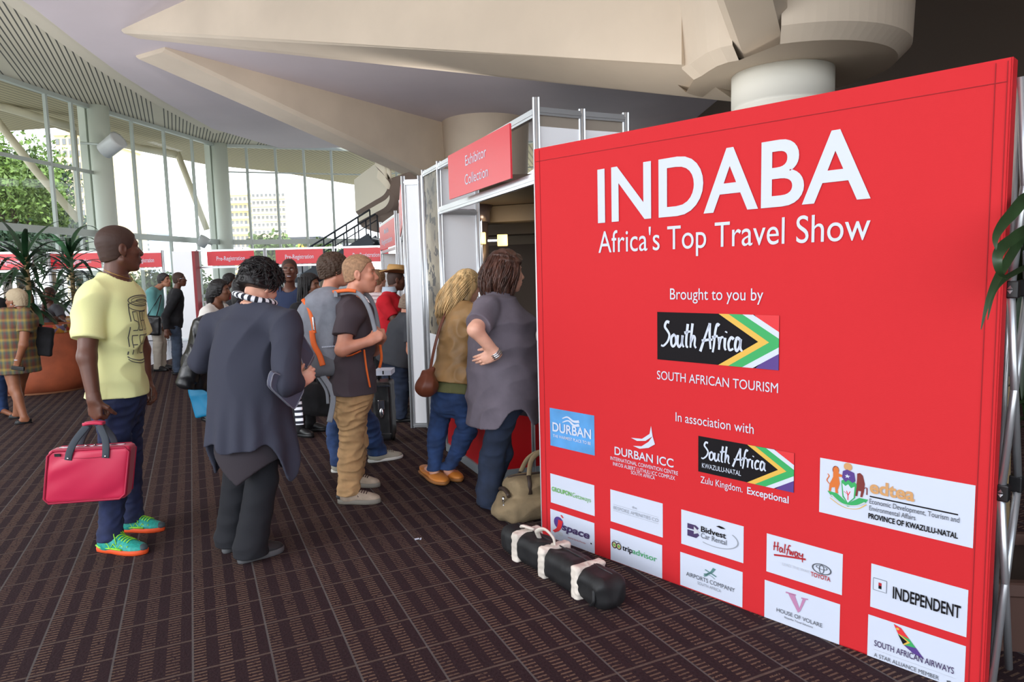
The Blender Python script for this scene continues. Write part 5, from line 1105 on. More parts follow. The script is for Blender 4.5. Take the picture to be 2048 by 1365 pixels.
lh = [capsule(hl(E_, -.06, .02, .0), hl(E_, -.115, .03, -.14), .070, .058, .04), capsule(hl(E_, -.115, .03, -.14), hl(E_, -.125, .075, -.27), .058, .022, .03), capsule(hl(E_, -.03, -.05, -.02), hl(E_, -.06, -.06, -.2), .05, .025, .03), capsule(hl(E_, -.02, .06, -.02), hl(E_, -.06, .085, -.2), .045, .02, .03)]
hair_cap(E_, m_bl, .016, line=([-.13, -.04, .01, .035, .06, .085, .12], [-.085, -.08, -.07, -.05, .04, .085, .10]), extra=lh, amp=.003, h=.006, label='long blonde hair')
R_ = []
for i in range(360):
    a = rs.uniform(1.2, 5.1); d = np.array([math.cos(a), math.sin(a), rs.uniform(-.1, .9)]); d /= np.linalg.norm(d); p0 = np.array([-.015, 0, .036])+d*np.array([.114, .093, .10]); q = []
    dn = rs.uniform(.16, .30); ty = .03+.05*d[1]+rs.uniform(-.03, .05)
    for k in range(7):
        t = k/6; q.append(hl(E_, *(p0*(1-t)**1.5+np.array([-.10-.05*t-.045*max(0, -d[0]), ty+.035*t, -dn])*(1-(1-t)**1.5)+np.array([-.05, d[1]*.05, .02])*4*t*(1-t))))
    R_.append(q)
strands(E_, m_bl, R_, 'hair_locks', .0045)
for c in 'lr': shoe(E_, c, m_org, mat('tan_sole', (150, 96, 46), rough=.6), low=.055, sh=.022, cutlow=[.075, .07, .05, .044, .07, .08])

# ---- the woman in the long grey tunic with her hand on her hip
m_gr = mat('grey_linen', (104, 96, 106), rough=.92, var=.06, vscale=10, bump=.1, bscale=60)
F_ = person('person with brown wavy hair in long grey tunic, hand on hip beside banner', (-0.134,4.398), 1.72, (.93, .36),
    dict(pel=(-0.089,4.44,0.718), nck=(-0.087,4.45,1.402), hed=(-0.021,4.5,1.553), shr=(-0.151,4.26,1.317), shl=(-0.042,4.66,1.316), elr=(-0.221,4.1,1.213), wrr=(-0.1,4.14,1.059), ell=(0.037,4.75,1.011), wrl=(0.134,4.85,0.998), knl=(-0.094,4.52,0.343), knr=(-0.148,4.42,0.354)),
    face=(.95, .28, -.10), feet=dict(r=((-0.235,4.434), (-0.08,4.318)), l=((-0.257,4.62), (-0.076,4.533))), skin=LIGHT, build=dict(sh=.185, ch=.18, cd=.16, wa=.19, wd=.19, hp=.20, hd=.17, belly=.05, bust=1.6, arm=1.12, leg=1.05), h=.008, hh=.005, hs=1.02,
    hands=dict(r=dict(d=(-.82, -.12, -.30), n=(.25, .95, .1), thumb=(0, 0, 1), curl=(18, 22, 12), tc=.2)))
J = F_.J; b0 = np.array([J['pel'][0], J['pel'][1], 0]); fF = un((.93, .36, 0)); lF = np.array([-fF[1], fF[0], 0])
pr = F_.upper(.016)+[loft(b0, (fF, lF, upv), [(.52, .235, .245, .215), (.62, .24, .262, .225), (.80, .235, .275, .215), (.95, .225, .275, .20), (1.10, .215, .25, .185), (1.25, .20, .20, .165), (1.38, .13, .10, .10)], .04)]
for c in 'lr':
    a, m_ = J['sh'+c], J['el'+c]; q = .74; L = F_.arm(c, .030, q, .030); L[-1] = clip(L[-1], a+(m_-a)*q, un(m_-a)); pr += L
nF = J['nck']+upv*.05+fF*.02
def hemF(X, Y, Z):
    u = (X-b0[0])*fF[0]+(Y-b0[1])*fF[1]; v = (X-b0[0])*lF[0]+(Y-b0[1])*lF[1]; th = np.arctan2(u-.03, v); zh = .565+.17*np.maximum(0, np.abs(np.cos(th))-.55)**1.0*1.6*np.exp(-((np.abs(np.cos(th))-1)/.10)**2)
    return np.maximum(zh-Z, .092-np.sqrt((X-nF[0])**2+(Y-nF[1])**2+(Z-nF[2])**2))
cloth('tunic', pr, m_gr, F_.root, .007, hemF, (.010, 12, 6), .016)
trousers(F_, M_jeand, e=.012, ek=.020, eh=.042, top=-.02, h=.008, hemz=.035, wr=(.005, 16))
m_hb = mat('hair_dark_brown', (72, 44, 34), rough=.45, var=.25, vscale=24, stretch=(1, 1, .15), bump=.5, bscale=70)
lh = [capsule(hl(F_, -.03, .05, .02), hl(F_, -.05, .075, -.13), .055, .045, .04), capsule(hl(F_, -.03, -.05, .02), hl(F_, -.035, -.075, -.12), .055, .046, .04), ellip(hl(F_, -.095, 0, -.08), (.075, .085, .085), k=.04), capsule(hl(F_, .03, -.065, .06), hl(F_, .03, -.082, -.04), .034, .028, .03), capsule(hl(F_, .03, .065, .06), hl(F_, .03, .082, -.04), .034, .028, .03)]
hair_cap(F_, m_hb, .026, line=([-.13, -.04, .0, .03, .05, .085, .12], [-.085, -.08, -.08, -.06, .04, .078, .095]), extra=lh, amp=.008, fr=50, h=.006, label='wavy brown hair')
R_ = []
for i in range(320):
    a = rs.uniform(.9, 5.4); d = np.array([math.cos(a), math.sin(a), rs.uniform(-.1, 1.0)]); d /= np.linalg.norm(d); p0 = np.array([-.018, 0, .040])+d*np.array([.122, .100, .108]); q = []; dn = rs.uniform(.08, .20); ph = rs.uniform(0, 6)
    for k in range(8):
        t = k/7; w = .022*math.sin(t*8+ph)*t; e_ = np.array([-.07*(1 if d[0] < .2 else .2)-.05*max(0, -d[0])+.02*max(0, d[0]), d[1]*.10, -dn]); q.append(hl(F_, *(p0*(1-t)**1.6+e_*(1-(1-t)**1.6)+np.array([d[0]*.07+w, d[1]*.06+w, .03])*3*t*(1-t))))
    R_.append(q)
strands(F_, m_hb, R_, 'hair_locks', .0048)
mb = MB(); c = J['wrr']; dd = un(J['wrr']-J['elr']); s1 = un(np.cross(dd, upv)); s2 = np.cross(dd, s1)
for off_, r0 in ((-.012, .005), (.0, .006), (.012, .005)): mb.tube([tuple(c+dd*off_+(s1*math.cos(a)+s2*math.sin(a))*.036) for a in np.linspace(0, 6.28, 25)], r0, 6, False)
mb.build('bracelet', M_chrome, F_.root)
mb = MB(); mb.tube([tuple(nF+fF*.10*math.cos(a)+lF*.085*math.sin(a)-upv*(.02+.05*(1+math.cos(a)))) for a in np.linspace(0, 6.28, 33)], .0022, 5, False); mb.build('necklace', M_chrome, F_.root)
for c in 'lr': shoe(F_, c, mat('blue_shoe', (40, 50, 74), rough=.7), low=.08)

# ---- further along the queue
m_rp = mat('red_polo', (208, 22, 40), rough=.85, bump=.05, bscale=120)
G_ = crowd('person in a bright red polo shirt and straw hat at the second booth', (-1.406,7.671), 1.74, (.92, .40), 'polo_shirt', m_rp, M_jeand, skin=DARK, J=dict(pel=(-1.416,7.75,0.767), nck=(-1.374,7.75,1.347), hed=(-1.296,7.8,1.502), shr=(-1.407,7.57,1.253), elr=(-1.272,7.5,1.033), wrr=(-1.238,7.7,1.153), shl=(-1.34,7.96,1.24)), face=(.92, .38, -.1), build=dict(cd=.14, wd=.14, belly=.05, arm=1.15, wa=.155, neck=1.1), sl=.72, hem=.04, shoem=M_blk, nk=(.075, .02))
belt(G_, mat('tan_belt', (150, 110, 70), rough=.6), .03, .024)
mb = MB(); nG = G_.J['nck']+upv*.03; mb.rings([[tuple(nG+G_.f*.075*r*math.cos(a)+G_.l*.080*r*math.sin(a)+upv*z) for a in np.linspace(0, 6.283, 25)[:-1]] for r, z in ((1.15, -.01), (1.0, .05), (.95, .05), (1.05, -.01))], False); mb.build('collar', mat('pale_collar', (190, 204, 220), rough=.8), G_.root)
m_st = mat('straw', (196, 154, 96), rough=.85, bump=.3, bscale=110); mb = MB(); H3 = Matrix((G_.H[0], G_.H[1], G_.H[2])).transposed().to_4x4(); hc = hl(G_, -.012, 0, .075)
rg = []
for r, z, up_ in ((.175, .0, 1), (.178, .006, 1), (.115, .004, 0), (.098, .02, 0), (.093, .075, 0), (.080, .10, 0), (.04, .092, 0)):
    rg.append([tuple(Vector(hc)+H3.to_3x3() @ Vector((r*1.08*math.cos(a), r*math.sin(a)*.92, z+up_*.045*(abs(math.sin(a))**2)))) for a in np.linspace(0, 6.283, 41)[:-1]])
mb.rings(rg, True); ht = mb.build('straw_hat', m_st, G_.root)
mb = MB(); mb.rings([[tuple(Vector(hc)+H3.to_3x3() @ Vector((r*1.08*math.cos(a), r*math.sin(a)*.92, z))) for a in np.linspace(0, 6.283, 41)[:-1]] for r, z in ((.1, .018), (.1, .036), (.097, .036), (.098, .018))], False); mb.build('hat_band', mat('band_brown', (84, 52, 34), rough=.7), ht)
H_ = crowd('person in a charcoal shirt and jeans bending forward beside the second booth', (-1.231,7.251), 1.76, (.93, .36), 'shirt', mat('charcoal_shirt', (66, 68, 74), rough=.9), M_jeand, skin=RUDDY, J=dict(pel=(-1.252,7.28,0.639), nck=(-1.118,7.27,1.11), hed=(-1.079,7.29,1.225)), face=(.8, .3, -.5), build=dict(wa=.19, wd=.17, cd=.15, hp=.19, hd=.16, arm=1.1, leg=1.15), sl=.7, hem=-.02, shoem=M_blk, hair='short', hairm=mat('hair_grey', (140, 120, 104), rough=.7), top_kw=dict(e=.022))
m_str = mat('striped_jersey', (224, 200, 200), rough=.9); g = NT(m_str); _, _, zz = g.coord(0); g.color(g.mix(g.math('LESS_THAN', g.math('FRACT', g.math('MULTIPLY', zz, 1/.045)), .14), rgb(226, 208, 208), rgb(120, 60, 64)))
I_ = crowd('person in a pale striped top standing behind the straw hat wearer', (-1.731,8.485), 1.70, (.6, .8), 'top', m_str, M_bk, skin=LIGHT, J=dict(hed=(-1.626,8.45,1.504), nck=(-1.653,8.45,1.32)), hair='short', hairm=mat('hair_sandy', (128, 98, 70), rough=.7), shoem=M_blk)
m_np = mat('navy_polo', (42, 54, 84), rough=.9)
K1 = (-2.448,7.395)
J_ = crowd('person in navy polo shirt smiling towards the camera within the crowd', K1, 1.76, (.05, -1), 'polo_shirt', m_np, M_bk, skin=DARK, J=dict(hed=(-2.378,7.4,1.636), nck=(-2.416,7.48,1.414), elr=(-2.562,7.42,1.104), wrr=(-2.329,7.22,1.112), ell=(-2.231,7.4,1.07), wrl=(-2.285,7.24,1.152)), face=(.22, -.97, 0), shoem=M_blk, hs=1.0, h=.010, hh=.005, headargs=dict(lips=1.2, nose=1.2), hands=dict(l=dict(d=(-.8, -.1, .3), n=(0, 1, -.2), thumb=(0, 0, 1), curl=(30, 30, 20))))
mb = MB(); HF, HL, HU = J_.H
for i in range(9):
    y = -.018+.0045*i; c = hl(J_, .1035-abs(y)*.16, y, -.0645); mb.ell(tuple(c), (.0022, .0026, .0042), 8)
mb.build('teeth', M_white, J_.root)
m_braid = mat('hair_braids', (20, 17, 18), rough=.6, bump=.8, bscale=140)
KB = (-2.082,6.699)
K_ = crowd('person with long black braids in dark top, directly behind the backpack', KB, 1.62, (.95, -.25), 'top', M_bk, M_bk, skin=DARK2, J=dict(hed=(-1.927,6.6,1.473), nck=(-1.98,6.6,1.291)), face=(.97, -.2, 0), hair=None, shoem=M_blk, sl=1.8)
hair_cap(K_, m_braid, .018, line=([-.13, -.04, .0, .03, .05, .085, .12], [-.085, -.08, -.07, -.04, .05, .085, .10]), h=.007, amp=.004, fr=150)
R_ = []
for i in range(70):
    a = rs.uniform(1.3, 5.0); d = np.array([math.cos(a), math.sin(a), 0]); p0 = np.array([-.015, 0, .05])+d*np.array([.11, .09, 0])+np.array([0, 0, rs.uniform(-.02, .05)]); L = rs.uniform(.34, .52); R_.append([hl(K_, *(p0+np.array([-.03*t+.02*math.sin(t*3+i)*t, d[1]*.03*t, -L*t]))) for t in np.linspace(0, 1, 8)])
strands(K_, m_braid, R_, 'braids', .009, 6)
L_ = crowd('person with long dark hair just left of the bowed black-haired head', (-3.516,8.729), 1.60, (.3, .95), 'top', M_bk, M_bk, skin=DARK2, J=dict(hed=(-3.22,8.2,1.451), nck=(-3.238,8.2,1.272)), hair=None, shoem=M_blk, sl=1.8)
hair_cap(L_, M_hairk, .022, line=([-.13, -.04, .0, .03, .05, .085, .12], [-.085, -.08, -.08, -.06, .04, .08, .10]), extra=[ellip(hl(L_, -.08, 0, -.14), (.075, .095, .16), k=.04)], h=.008, amp=.004)
M_ = crowd('person in a red T-shirt far back near the registration desks', (-5.511,13.208), 1.64, (.9, .4), 'tshirt', mat('red_tshirt', (196, 26, 38), rough=.85), M_bk, skin=DARK, J=dict(hed=(-4.489,11,1.534)), shoem=M_blk, hair='short', hairm=M_hairk)
m_ws = mat('white_sweater', (226, 222, 216), rough=.95, bump=.1, bscale=60)
NB = (-3.372,7.557)
N_ = crowd('person in white sweater with gold motif above the black leather jacket', NB, 1.60, (.86, -.5), 'sweater', m_ws, M_bk, skin=DARK2, J=dict(hed=(-3.071,7.25,1.437), nck=(-3.13,7.25,1.279), shr=(-3.155,7.08,1.205), elr=(-3.195,6.95,1.051), wrr=(-3.111,7,0.889), shl=(-3.092,7.4,1.195)), face=(.95, .15, 0), hair=None, shoem=M_blk, sl=1.9, hands=dict(r=dict(d=(.4, .1, -.5), n=(0, 1, 0), thumb=(0, 0, 1))), top_kw=dict(e=.02, hem=-.02))
hair_cap(N_, M_hairk, .020, line=([-.13, -.04, .0, .03, .05, .085, .12], [-.085, -.07, -.06, -.02, .05, .085, .10]), extra=[ellip(hl(N_, -.11, .0, -.06), (.055, .06, .085), k=.04), ellip(hl(N_, -.13, .0, -.14), (.03, .035, .06), k=.03)], h=.008, amp=.005)
drape(N_, N_.top, ringp(.0, -.17, .045, .05, .014)+ringp(.01, -.17, .02, .022, .008)+stroke([(-.06, -.24), (-.02, -.2), (.03, -.26), (.06, -.22)], .012), mat('gold_motif', (176, 150, 96), rough=.6), 'motif')
# ---- the two men by the tall partition
OB, PB_ = (-6.174,11.889), (-5.628,11.378)
O_ = crowd('person in teal shirt and cream trousers carrying a black messenger bag', OB, 1.72, (.93, .1), 'shirt', mat('teal_shirt', (112, 176, 176), rough=.85), mat('cream_trousers', (196, 188, 174), rough=.9), skin=((176, 120, 92), 'tan'), J=dict(hed=(-6.024,11.95,1.57), elr=(-6.182,11.8,0.895), wrr=(-6.122,11.9,0.755)), face=(.96, -.1, .05), hair='short', hairm=mat('hair_slate', (56, 52, 52), rough=.6), sl=.85, shoem=M_blk, hem=-.06)
P_ = crowd('person in black jacket and dark jeans, hands behind back, by white partition', PB_, 1.70, (.85, .5), 'jacket', M_bk, mat('slate_denim', (58, 70, 88), rough=.9, var=.15, vscale=9), skin=DARK, J=dict(hed=(-5.449,11.3,1.579), nck=(-5.51,11.28,1.392), elr=(-5.623,11.1,0.994), wrr=(-5.6,11.05,0.753), ell=(-5.71,11.5,0.946), wrl=(-5.653,11.2,0.725)), face=(.9, .42, 0), sl=1.9, shoem=M_blk, hem=-.08, top_kw=dict(e=.024, es=.026))
mb = MB(); mb.tube([tuple(hl(P_, x, y, .012)) for x, y in ((-.0, -.085), (.07, -.072), (.095, -.04), (.10, 0), (.095, .04), (.07, .072), (0, .085))], .0045, 5); mb.build('glasses', M_chrome, P_.root)
# ---- left edge
m_pl = mat('plaid', (150, 110, 70), rough=.9); g = NT(m_pl); u1, u2, u3 = g.coord((0, 0, .2), scale=(1, 1, 1)); hx = g.math('ADD', u1, u2)
f1 = g.math('FRACT', g.math('MULTIPLY', hx, 1/.11)); f2 = g.math('FRACT', g.math('MULTIPLY', u3, 1/.11))
k1 = g.ramp(f1, [(0, rgb(128, 62, 54)), (.3, rgb(62, 92, 78)), (.55, rgb(158, 142, 62)), (.75, rgb(92, 104, 84)), (1, rgb(128, 62, 54))]); k2 = g.ramp(f2, [(0, rgb(118, 72, 56)), (.35, rgb(80, 96, 98)), (.6, rgb(180, 146, 76)), (.8, rgb(104, 68, 60)), (1, rgb(118, 72, 56))])
g.color(g.mix(.5, k1, k2))
QB = (-5.566,7.606)
Q_ = person('person with cropped silver hair in a plaid dress facing left', QB, 1.60, (-.97, .22), dict(pel=(-5.658,7.75,0.703), nck=(-5.544,7.75,1.283), hed=(-5.603,7.75,1.38), shl=(-5.389,7.58,1.176), ell=(-5.387,7.5,0.894), wrl=(-5.465,7.5,0.719), shr=(-5.758,7.95,1.149)), face=(-.98, .05, -.05), feet=dict(l=((-5.443,7.592), (-5.572,7.505)), r=((-5.749,7.896), (-5.898,7.858))), skin=((150, 96, 68), 'amber'), build=dict(sh=.18, ch=.175, cd=.15, wa=.18, wd=.16, hp=.20, hd=.16, bust=1.5, belly=.03, arm=1.15, leg=1.1), h=.010, hh=.0065, hs=1.02, hands=dict(l=dict(curl=(50, 55, 30))))
J = Q_.J; b0 = np.array([J['pel'][0], J['pel'][1], 0]); fQ = Q_.f; lQ = Q_.l
pr = Q_.upper(.016)+[loft(b0, (fQ, lQ, upv), [(.50, .235, .21, .21), (.7, .225, .205, .2), (.95, .21, .2, .18), (1.15, .2, .19, .16), (1.3, .13, .1, .1)], .04)]
for c in 'lr':
    a, m_ = J['sh'+c], J['el'+c]; L = Q_.arm(c, .022, .5); L[-1] = clip(L[-1], a+(m_-a)*.5, un(m_-a)); pr += L
nQ = J['nck']+upv*.04; cloth('dress', pr, m_pl, Q_.root, .010, lambda X, Y, Z: np.maximum(.555-Z, .085-np.sqrt((X-nQ[0])**2+(Y-nQ[1])**2+(Z-nQ[2])**2)), (.007, 12, 2), .022)
hair_cap(Q_, mat('hair_silver', (196, 178, 148), rough=.8, bump=.4, bscale=160), .012, h=.007, amp=.004)
mb = MB(); mb.tube([tuple(nQ+fQ*.05+lQ*s*.055+upv*.0) for s in (-1, 1)], .012, 6); mb.tube([tuple(nQ+lQ*.055-fQ*.02), tuple(nQ+lQ*.075+fQ*.06-upv*.02), tuple(nQ+lQ*.05+fQ*.15-upv*.14), tuple(nQ+fQ*.19-upv*.24)], .012, 6, True, .3); mb.build('lanyard', mat('lanyard_white', (214, 216, 224), rough=.7), Q_.root)
mb = MB(); c = J['wrl']; mb.tube([tuple(c+upv*.01+fQ*.03*math.cos(a)+lQ*.03*math.sin(a)) for a in np.linspace(0, 6.28, 17)], .006, 6, False); mb.build('watch', M_white, Q_.root)
mb = MB(); mb.ell(tuple(hl(Q_, -.005, .083, -.045)), .007, 8); mb.build('earring', M_white, Q_.root)
for c in 'lr': shoe(Q_, c, M_blk, low=.05, sh=.012, cutlow=[.06, .05, .03, .025, .05, .06])
R_p = crowd('person with shaved head in grey T-shirt, hand at chin, behind the planter', (-7.558,11.046), 1.62, (-.35, -.94), 'tshirt', mat('grey_tshirt', (84, 84, 90), rough=.9), M_bk, skin=DARK, J=dict(hed=(-7.354,10.9,1.401), nck=(-7.374,10.95,1.209), ell=(-7.019,10.7,0.945), wrl=(-6.96,10.5,1.004), elr=(-7.305,10.6,1.006), wrr=(-7.251,10.62,1.237)), face=(-.3, -.94, 0), shoem=M_blk, hands=dict(r=dict(d=(.2, 0, 1), n=(.3, .9, 0), thumb=(1, 0, 0), curl=(40, 40, 30))))
S_ = crowd('person in rolled blue jeans and sandals cut off by the left edge', (-6.103,7.883), 1.68, (.75, -.66), 'top', M_bk, M_jean, skin=((150, 96, 68), 'amber'), feet=dict(l=((-6.233,8.183), (-5.795,7.846)), r=((-6.442,8.092), (-5.982,7.707))), hair='short', hairm=M_hairk)

# ================================================================ BAGS AND THINGS CARRIED
def rbox(c, ax, r, e=.03, k=.02):
    """soft box: rounded box shape with half sizes r along the axes ax"""
    c = nv(c); ax = np.array([un(a) for a in ax]); r = nv(r); ext = (np.abs(ax)*r[:, None]).sum(0)+e
    def fn(X, Y, Z):
        x, y, z = X-c[0], Y-c[1], Z-c[2]; s = 0; ins = -9.
        for i in range(3):
            q = np.abs(x*ax[i, 0]+y*ax[i, 1]+z*ax[i, 2])-(r[i]-e); s = s+np.maximum(q, 0)**2; ins = np.maximum(ins, q)
        return np.sqrt(s)+np.minimum(ins, 0)-e
    return c-ext, c+ext, fn, k, 1
def strap(pts, w, t, m, name, parent, up=(0, 0, 1), seg=8): mb = MB(); mb.tube([tuple(p) for p in pts], w, seg, True, t/w, up); return mb.build(name, m, parent)
def smooth_path(pts, n=8):
    P_ = [nv(p) for p in pts]; S = []
    for i in range(len(P_)-1):
        p0, p1, p2, p3 = P_[max(i-1, 0)], P_[i], P_[i+1], P_[min(i+2, len(P_)-1)]
        for k in range(n):
            t = k/n; S.append(.5*((2*p1)+(p2-p0)*t+(2*p0-5*p1+4*p2-p3)*t*t+(3*p1-p0-3*p2+p3)*t**3))
    return S+[P_[-1]]
# ---- red briefcase
bc = nv((-2.354,3.74,0.644)); root = thing('briefcase', 'crimson soft briefcase with dark webbing handles held by the person in yellow', 'bag', tuple(bc))
m_cr = mat('crimson_nylon', (196, 28, 70), rough=.42, bump=.10, bscale=14, sheen=.2); m_web = mat('webbing_grey', (62, 68, 76), rough=.85)
bw, bh = .212, .30; ux = un((.985, .15, 0)); uy = np.array([-ux[1], ux[0], 0])
def BQ(a, d, z): return ux*(a+.09*z)+uy*d+np.array([.004, 0, z])     # soft sides lean with the way it hangs
pr = [rbox((0, 0, 0), (ux, uy, (0, 0, 1)), (bw, .05, bh/2), .022)]
V, Qd = nets(*(lambda D, A: (D, ))(*field(pr, (-.26, -.1, -.2), (.26, .1, .2), .006)), (-.26, -.1, -.2), .006)
bul = np.clip(1-(V@ux/bw)**2, 0, 1)*np.clip(1-(V[:, 2]/(bh/2))**2, 0, 1); V = V+uy*np.sign(V@uy)[:, None]*(bul*.018)[:, None]
K, ph = sines(8, 26, 4); V = V+uy[None]*((np.sin(V@K[0]+ph[0]+2*np.sin(V@K[1]*.6))*.004)*np.clip(bul*3, 0, 1))[:, None]
Z = V[:, 2]-bh/2; V = V+ux[None]*(.16*Z)[:, None]; V[:, 2] = Z
mesh_obj('body', np_mesh('body', V, Qd), m_cr, root)
def bp(a, z, d=-.052): return ux*(a+.16*z)+uy*d+np.array([0, 0, z])
for d in (-.050, .050):
    mb = MB(); lp = [(-bw+.03, -.004), (bw-.03, -.004), (bw-.004, -.03), (bw-.004, -bh+.03), (bw-.03, -bh+.004), (-bw+.03, -bh+.004), (-bw+.004, -bh+.03), (-bw+.004, -.03), (-bw+.03, -.004)]
    mb.tube([tuple(bp(a, z, d)) for a, z in lp], .006, 6, False); mb.build('piping', mat('piping_crimson', (170, 26, 62), rough=.6), root)
mb = MB(); mb.tube([tuple(bp(a, -.045-.004*math.cos(a*9), -.0625+.03*(a/bw)**2)) for a in np.linspace(-bw+.012, bw-.012, 14)], .0035, 6); mb.build('pocket_edge', MATS['piping_crimson'], root)
for d in (-.053, .050):
    grip = nv((-2.337,3.74,0.778))-bc+uy*d*.25
    for sg in (-1, 1):
        path = smooth_path([bp(sg*.095, -.055, d*1.22), bp(sg*.092, -.01, d*1.15), bp(sg*.075, .05, d*.8), grip+ux*sg*.030+np.array([0, 0, -.012])]); strap(path, .019, .004, m_web, 'handle', root, up=tuple(uy))
        if d < 0: mb = MB(); mb.ell(tuple(bp(sg*.095, -.045, d*1.31)), (.006, .004, .006), 10); mb.build('rivet', M_chrome, root)
    mb = MB(); mb.tube([tuple(grip+ux*t+np.array([0, 0, .004*math.cos(t*40)-.004])) for t in np.linspace(-.052, .052, 8)], .010, 8); mb.build('grip', m_cr, root)
mb = MB(); mb.tube([tuple(bp(a, .003, 0)) for a in np.linspace(-bw+.04, bw-.04, 12)], .004, 6); mb.tube([tuple(bp(-.02, .006, -.01)), tuple(bp(-.035, .012, -.02))], .005, 6); mb.tube([tuple(bp(.01, .006, -.01)), tuple(bp(.02, .012, -.02))], .005, 6); mb.build('zip', M_chrome, root)
mb = MB(); q = bp(-.155, -.026, -.056); mb.box(q[0]-.016, q[0]+.016, q[1]-.002, q[1]+.002, q[2]-.008, q[2]+.008); mb.build('label_tag', M_blk, root)
# ---- leather jacket, blue bag and folder of the woman in navy
o = nv((-1.822,4,1.174)); root = thing('leather_jacket', 'black leather jacket hanging over the left arm of the person in the navy tunic', 'jacket', tuple(o))
W_ = lambda *p: nv(p)-o
cloth('body', [capsule(W_(*(-1.787,3.96,1.294)), W_(*(-1.852,3.94,1.064)), .050, .062, .03), capsule(W_(*(-1.803,4.02,1.236)), W_(*(-1.873,4,0.99)), .055, .075, .03, flat=((0, 1, 0), .7)), capsule(W_(*(-1.81,4.06,1.167)), W_(*(-1.838,4.06,0.944)), .05, .06, .03, flat=((0, 1, 0), .7))], M_leath, root, .007, None, (.014, 22, 3), st=(1, 1, .35))
cloth('sleeve', [capsule(W_(*(-1.81,3.93,1.181)), W_(*(-1.891,3.92,0.965)), .046, .052, .03)], M_leath, root, .007, None, (.010, 26, 9)); mb = MB(); mb.tube([tuple(W_(*(-1.774,3.97,1.293))), tuple(W_(*(-1.78,3.93,1.151))), tuple(W_(*(-1.807,3.92,1.001)))], .004, 6); mb.build('zip', M_chrome, root)
root = thing('bag', 'small bright blue bag hanging below the black leather jacket', 'bag', (-1.897,4.12,0.825)); m_blue = mat('blue_leather', (26, 128, 170), rough=.5)
cloth('body', [rbox((0, 0, 0), ((.96, .1, .18), (-.1, 1, 0), (-.18, 0, .96)), (.062, .035, .10), .012)], m_blue, root, .006, None, (.003, 20, 2)); strap(smooth_path([(-.03, 0, .09), (-.01, -.01, .17), (.03, 0, .23), (.05, .02, .12), (.045, 0, .09)]), .008, .004, m_blue, 'strap', root)
o = nv((-1.123,3.6,1.018)); root = thing('document_folder', 'slate grey zipped folder held open by the person in navy tunic', 'folder', tuple(o)); m_fol = mat('slate_folder', (74, 76, 94), rough=.8, bump=.08, bscale=150); m_fe = mat('folder_edge', (118, 120, 132), rough=.6)
for q in ([(-1.209,3.4,1.09), (-1.108,3.56,0.974), (-1.154,3.52,0.868), (-1.232,3.4,1.012)], [(-1.232,3.78,1.243), (-1.192,3.8,1.277), (-1.123,3.86,1.113), (-1.134,3.72,1.042)]):
    q = [Vector(nv(p)-o) for p in q]; nr = (q[1]-q[0]).cross(q[3]-q[0]).normalized()*.016; mb = MB(); N_ = []
    for i in range(4):                                        # rounded corners
        a, b, c = q[i-1], q[i], q[(i+1) % 4]
        for t in (0, .5, 1): p = b+(a-b).normalized()*.022*(1-t)**2+(c-b).normalized()*.022*t*t; N_.append(p)
    mb.rings([[tuple(p-nr) for p in N_], [tuple(p+nr) for p in N_]], True, False); cv = mb.build('cover', m_fol, root)
    mb = MB(); mb.tube([tuple(p-nr) for p in N_+N_[:1]], .0035, 6, False); mb.tube([tuple(p+nr) for p in N_+N_[:1]], .0035, 6, False); mb.build('piping', m_fe, cv)
# ---- backpack
o = nv((-1.313,4.72,1.161)); root = thing('backpack', 'grey hiking backpack with orange zips and straps on the back of the fair-haired person', 'backpack', tuple(o)); m_bp = mat('backpack_grey', (134, 138, 148), rough=.8, var=.06, vscale=16, bump=.12, bscale=90); m_bpd = mat('backpack_dark_grey', (108, 110, 116), rough=.85, bump=.1, bscale=90); m_bo = mat('bright_orange', (240, 110, 44), rough=.6); m_wg = mat('strap_grey', (142, 146, 154), rough=.8)
F_b = un((.975, .2, .04)); L_b = un(np.cross((0, 0, 1), F_b)); U_b = np.cross(F_b, L_b)
def bk(f, l, u): return F_b*f+L_b*l+U_b*u
cloth('body', [rbox(bk(.03, 0, .02), (F_b, L_b, U_b), (.13, .155, .27), .09, .04), ellip(bk(-.06, 0, .06), (.10, .13, .20), (F_b, L_b, U_b), .05), ellip(bk(.06, 0, .27), (.08, .10, .06), (F_b, L_b, U_b), .04)], m_bp, root, .007, None, (.008, 13, 4))
cloth('front_pocket', [ellip(bk(-.115, 0, .0), (.055, .115, .22), (F_b, L_b, U_b), .04)], m_bp, root, .007, None, (.005, 16, 6)); cloth('base', [rbox(bk(.02, 0, -.19), (F_b, L_b, U_b), (.135, .16, .10), .075, .03)], m_bpd, root, .007, None, (.005, 16, 2))
sd = -.165
strap(smooth_path([bk(-.10, -.10, .25), bk(-.065, -.135, .19), bk(-.045, -.155, .10), bk(-.04, -.16, .02)]), .014, .008, m_bo, 'zip', root, tuple(L_b)); strap(smooth_path([bk(-.055, -.158, .04), bk(-.05, -.165, -.05), bk(-.02, -.170, -.13), bk(-.005, -.175, -.20)]), .019, .008, m_bo, 'zip', root, tuple(L_b))
strap(smooth_path([bk(-.04, -.157, .13), bk(-.04, -.162, .08), bk(-.04, -.164, .04)]), .008, .006, M_chrome, 'zip_pull', root); mb = MB(); mb.box(-.03, .03, -.012, .012, -.022, .022, Matrix.Translation(tuple(bk(-.20, -.05, .14))), bev=.006); mb.build('light', mat('clear_grey', (176, 180, 186), rough=.3), root)
